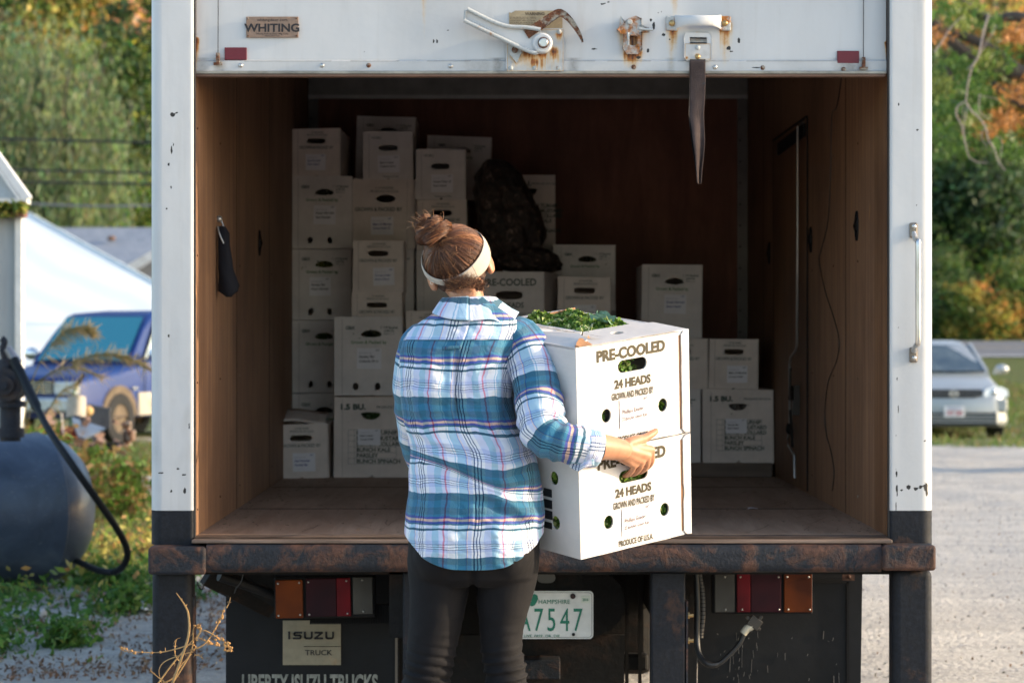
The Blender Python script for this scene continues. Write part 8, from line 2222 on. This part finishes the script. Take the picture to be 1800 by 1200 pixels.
# dry goldenrod plumes in front of the pickup
rs = random.Random(21); L = []; cols = []
DGo = 15.5
stems = [[(38, 770), (48, 700), (62, 655), (85, 612), (110, 586), (130, 576), (150, 578), (162, 585)], [(42, 770), (52, 690), (90, 655), (140, 632), (190, 622), (225, 630), (255, 645)], [(44, 770), (58, 700), (80, 662), (115, 645), (150, 650), (180, 665)], [(50, 780), (80, 730), (105, 690), (135, 672)]]
for si, st in enumerate(stems):
    P_ = catmull([pt(a, b, DGo + .3 * si) for a, b in st], 6); L.append(P_); cols.append((.16, .15, .06))
    n_ = len(P_)
    for i in range(int(n_ * .35), n_):
        for k in range((16 if si < 2 else 6) if i > n_ * .45 else 2):
            p = P_[i].lerp(P_[max(i - 1, 0)], rs.random()); l = rs.uniform(.02, .17) * (1 - .4 * (i / n_)); a = rs.gauss(-.5, .55) if rs.random() < .75 else rs.uniform(-.4, 1.6); dx = Vector((math.cos(a), rs.uniform(-.6, .6), math.sin(a))).normalized()
            L.append([p, p + dx * l * .5, p + dx * l + Vector((0, 0, -.01))]); cols.append(rs.choice([(.60, .47, .24), (.50, .42, .20), (.38, .36, .15), (.68, .55, .32)]))
gn = strands('goldenrod', L, [.0045 if len(l) > 5 else .0026 for i, l in enumerate(L)], mt['leaf'], None, cols); tag(gn, 'tall dry goldenrod with drooping tan plumes in front of the pickup windscreen', 'weed')
r = np.random.default_rng(31)
for wi, (px, D, h, w, lab) in enumerate(((70, 17.5, .75, .22, 'tall green and brown weed clump behind the valve of the tank'), (225, 18.5, .45, .20, 'green leafy weed at the right of the junk heap'), (165, 19.5, .5, .22, 'weed growing up through the scrap below the muddy wheel'), (100, 19.0, .55, .15, 'thin weed in front of the pickup bumper'))):
    n = 900; x0 = px_(px, D); u = r.random(n); C = np.stack([x0 + r.normal(0, w * .5, n), D + CAMY + r.normal(0, .15, n), u * h], 1)
    cols_ = np.where(r.random((n, 1)) < .6, np.array([.09, .17, .03]), np.array([.28, .18, .07])) * r.uniform(.6, 1.3, (n, 1))
    root = thing('weed_clump', (x0, D + CAMY, 0), lab, 'weed', 'weeds in the left yard')
    quads('leaves', C.astype(np.float32), r.normal(0, .022, (n, 3)).astype(np.float32), r.normal(0, .016, (n, 3)).astype(np.float32), cols_.astype(np.float32), mt['leaf'], root)
    strands('stems', [[Vector((x0 + rs.gauss(0, w * .4), D + CAMY, -.02)), Vector((x0 + rs.gauss(0, w * .4), D + CAMY, h * .5)), Vector((x0 + rs.gauss(0, w * .5), D + CAMY, h))] for _ in range(14)], .006, mt['leaf'], root, [(.20, .14, .07)] * 14)
# broken concrete and litter in the weeds
for i, (a, b, w, d, lab) in enumerate(((38, 1072, .10, .05, 'pale broken concrete lump in the weeds at the lower left'), (135, 1030, .17, .10, 'flat pale stone slab in front of the tank'), (175, 1043, .04, .03, 'small reddish stone at the edge of the slab'), (70, 1075, .04, .03, 'small grey stone beside the concrete lump'))):
    D = (EYE - .02) * FPX / (b - 585); c = pt(a, b, D); mb = MB(); mb.ball((c.x, c.y, .0), (w, d * 1.5, .035 if w < .12 else .012), 10, 8)
    mb.v = [(v[0] + .02 * noise.noise(Vector(v) * 14), v[1], v[2] + .008 * noise.noise(Vector(v) * 20)) for v in mb.v]
    o = obj('stone', mb, M('pale_stone' if i != 2 else 'reddish_stone', (.42, .42, .42) if i != 2 else (.35, .16, .12), .85, 0, .3), None, smooth=40); tag(o, lab, 'stone')
for i, pp in enumerate((((245, 1070), (257, 1085)), ((120, 1088), (155, 1092)))):
    (a, b), (c_, d_) = pp; D = EYE * FPX / (b - 585); A = pt(a, b, D); B = pt(c_, d_, D * .985); mb = MB(); A.z = B.z = .02
    mb.bar(A, B, .025, .004); o = obj('litter_scrap', mb, mt['paper'], None); tag(o, ['white plastic strip on the ground close to the left truck leg', 'pale curled strip in the weeds below the slab'][i], 'litter')

# dried weed at the foot of the left leg, lit by the sun
rs = random.Random(12); DW2 = 7.22
L = []; R_ = []
main = [[(300, 1210), (318, 1160), (332, 1115), (332, 1080), (325, 1062), (310, 1041)], [(275, 1205), (300, 1170), (325, 1140), (342, 1120)], [(300, 1205), (322, 1170), (338, 1140), (340, 1105), (346, 1100)], [(285, 1200), (305, 1190), (318, 1168), (338, 1148)], [(335, 1142), (358, 1132), (375, 1110), (388, 1085), (396, 1065)], [(340, 1145), (320, 1150), (290, 1162), (280, 1178), (284, 1200)], [(340, 1130), (310, 1140), (280, 1146), (240, 1145), (212, 1138)], [(318, 1165), (308, 1150), (309, 1125), (318, 1120)], [(265, 1178), (285, 1195), (300, 1204)], [(345, 1125), (355, 1108), (370, 1112), (385, 1122), (398, 1130), (406, 1142)], [(346, 1118), (352, 1106), (347, 1098)], [(350, 1120), (366, 1128), (384, 1134)], [(342, 1150), (352, 1152), (358, 1158)], [(212, 1138), (216, 1142), (230, 1146)], [(398, 1068), (404, 1058)]]
for i, m_ in enumerate(main):
    L.append(catmull([pt(a + rs.uniform(-.5, .5), b, DW2 + .02 * (i % 4)) for a, b in m_], 6)); R_.append((.0052, .003, .0026, .0022)[0 if i == 0 else (1 if i < 4 else 2 if i < 7 else 3)])
base_n = len(L)
for i in range(base_n):
    for _ in range(9 if i in (4, 8, 9, 10, 11) else 4):
        p = L[i][rs.randrange(len(L[i]))]; d = Vector((rs.gauss(0, 1), rs.gauss(0, .5), rs.gauss(0, 1))).normalized() * rs.uniform(.006, .018); L.append([p, p + d * .5 + Vector((0, 0, .003)), p + d]); R_.append(.0013)
dw = strands('dried_weed', L, R_, M('dry_stalk', (.42, .25, .10), .75, 0, .4, 40, .3), None)
mb = MB()
for i in (9, 10, 11, 4, 2, 6):
    for _ in range(16 if i in (9, 11) else 8):
        p = L[i][rs.randrange(len(L[i]) // 2, len(L[i]))] + Vector((rs.gauss(0, .003), rs.gauss(0, .003), rs.gauss(0, .003))); mb.ball(p, (rs.uniform(.002, .0048), .003, rs.uniform(.002, .0045)), 6, 5)
for _ in range(14):
    p = pt(rs.uniform(395, 408), rs.uniform(1128, 1144), DW2); mb.ball(p, .004, 6, 5)
obj('seed_heads', mb, M('dry_seed', (.46, .25, .09), .8, 0, .4, 60, .3), dw)
tag(dw, 'dried orange brown weed stalk with curled seed heads in front of the left truck leg', 'weed')

for o_ in bpy.data.objects:
    b_ = o_.name.split('.')[0]
    if o_.parent is not None and b_ in ('lens_screws', 'scratches', 'wire_ends', 'tape_edges', 'rivet_holes', 'seed_heads', 'grille_mesh', 'form_print', 'tank_foot', 'side_marking'):
        o_['kind'] = 'stuff'
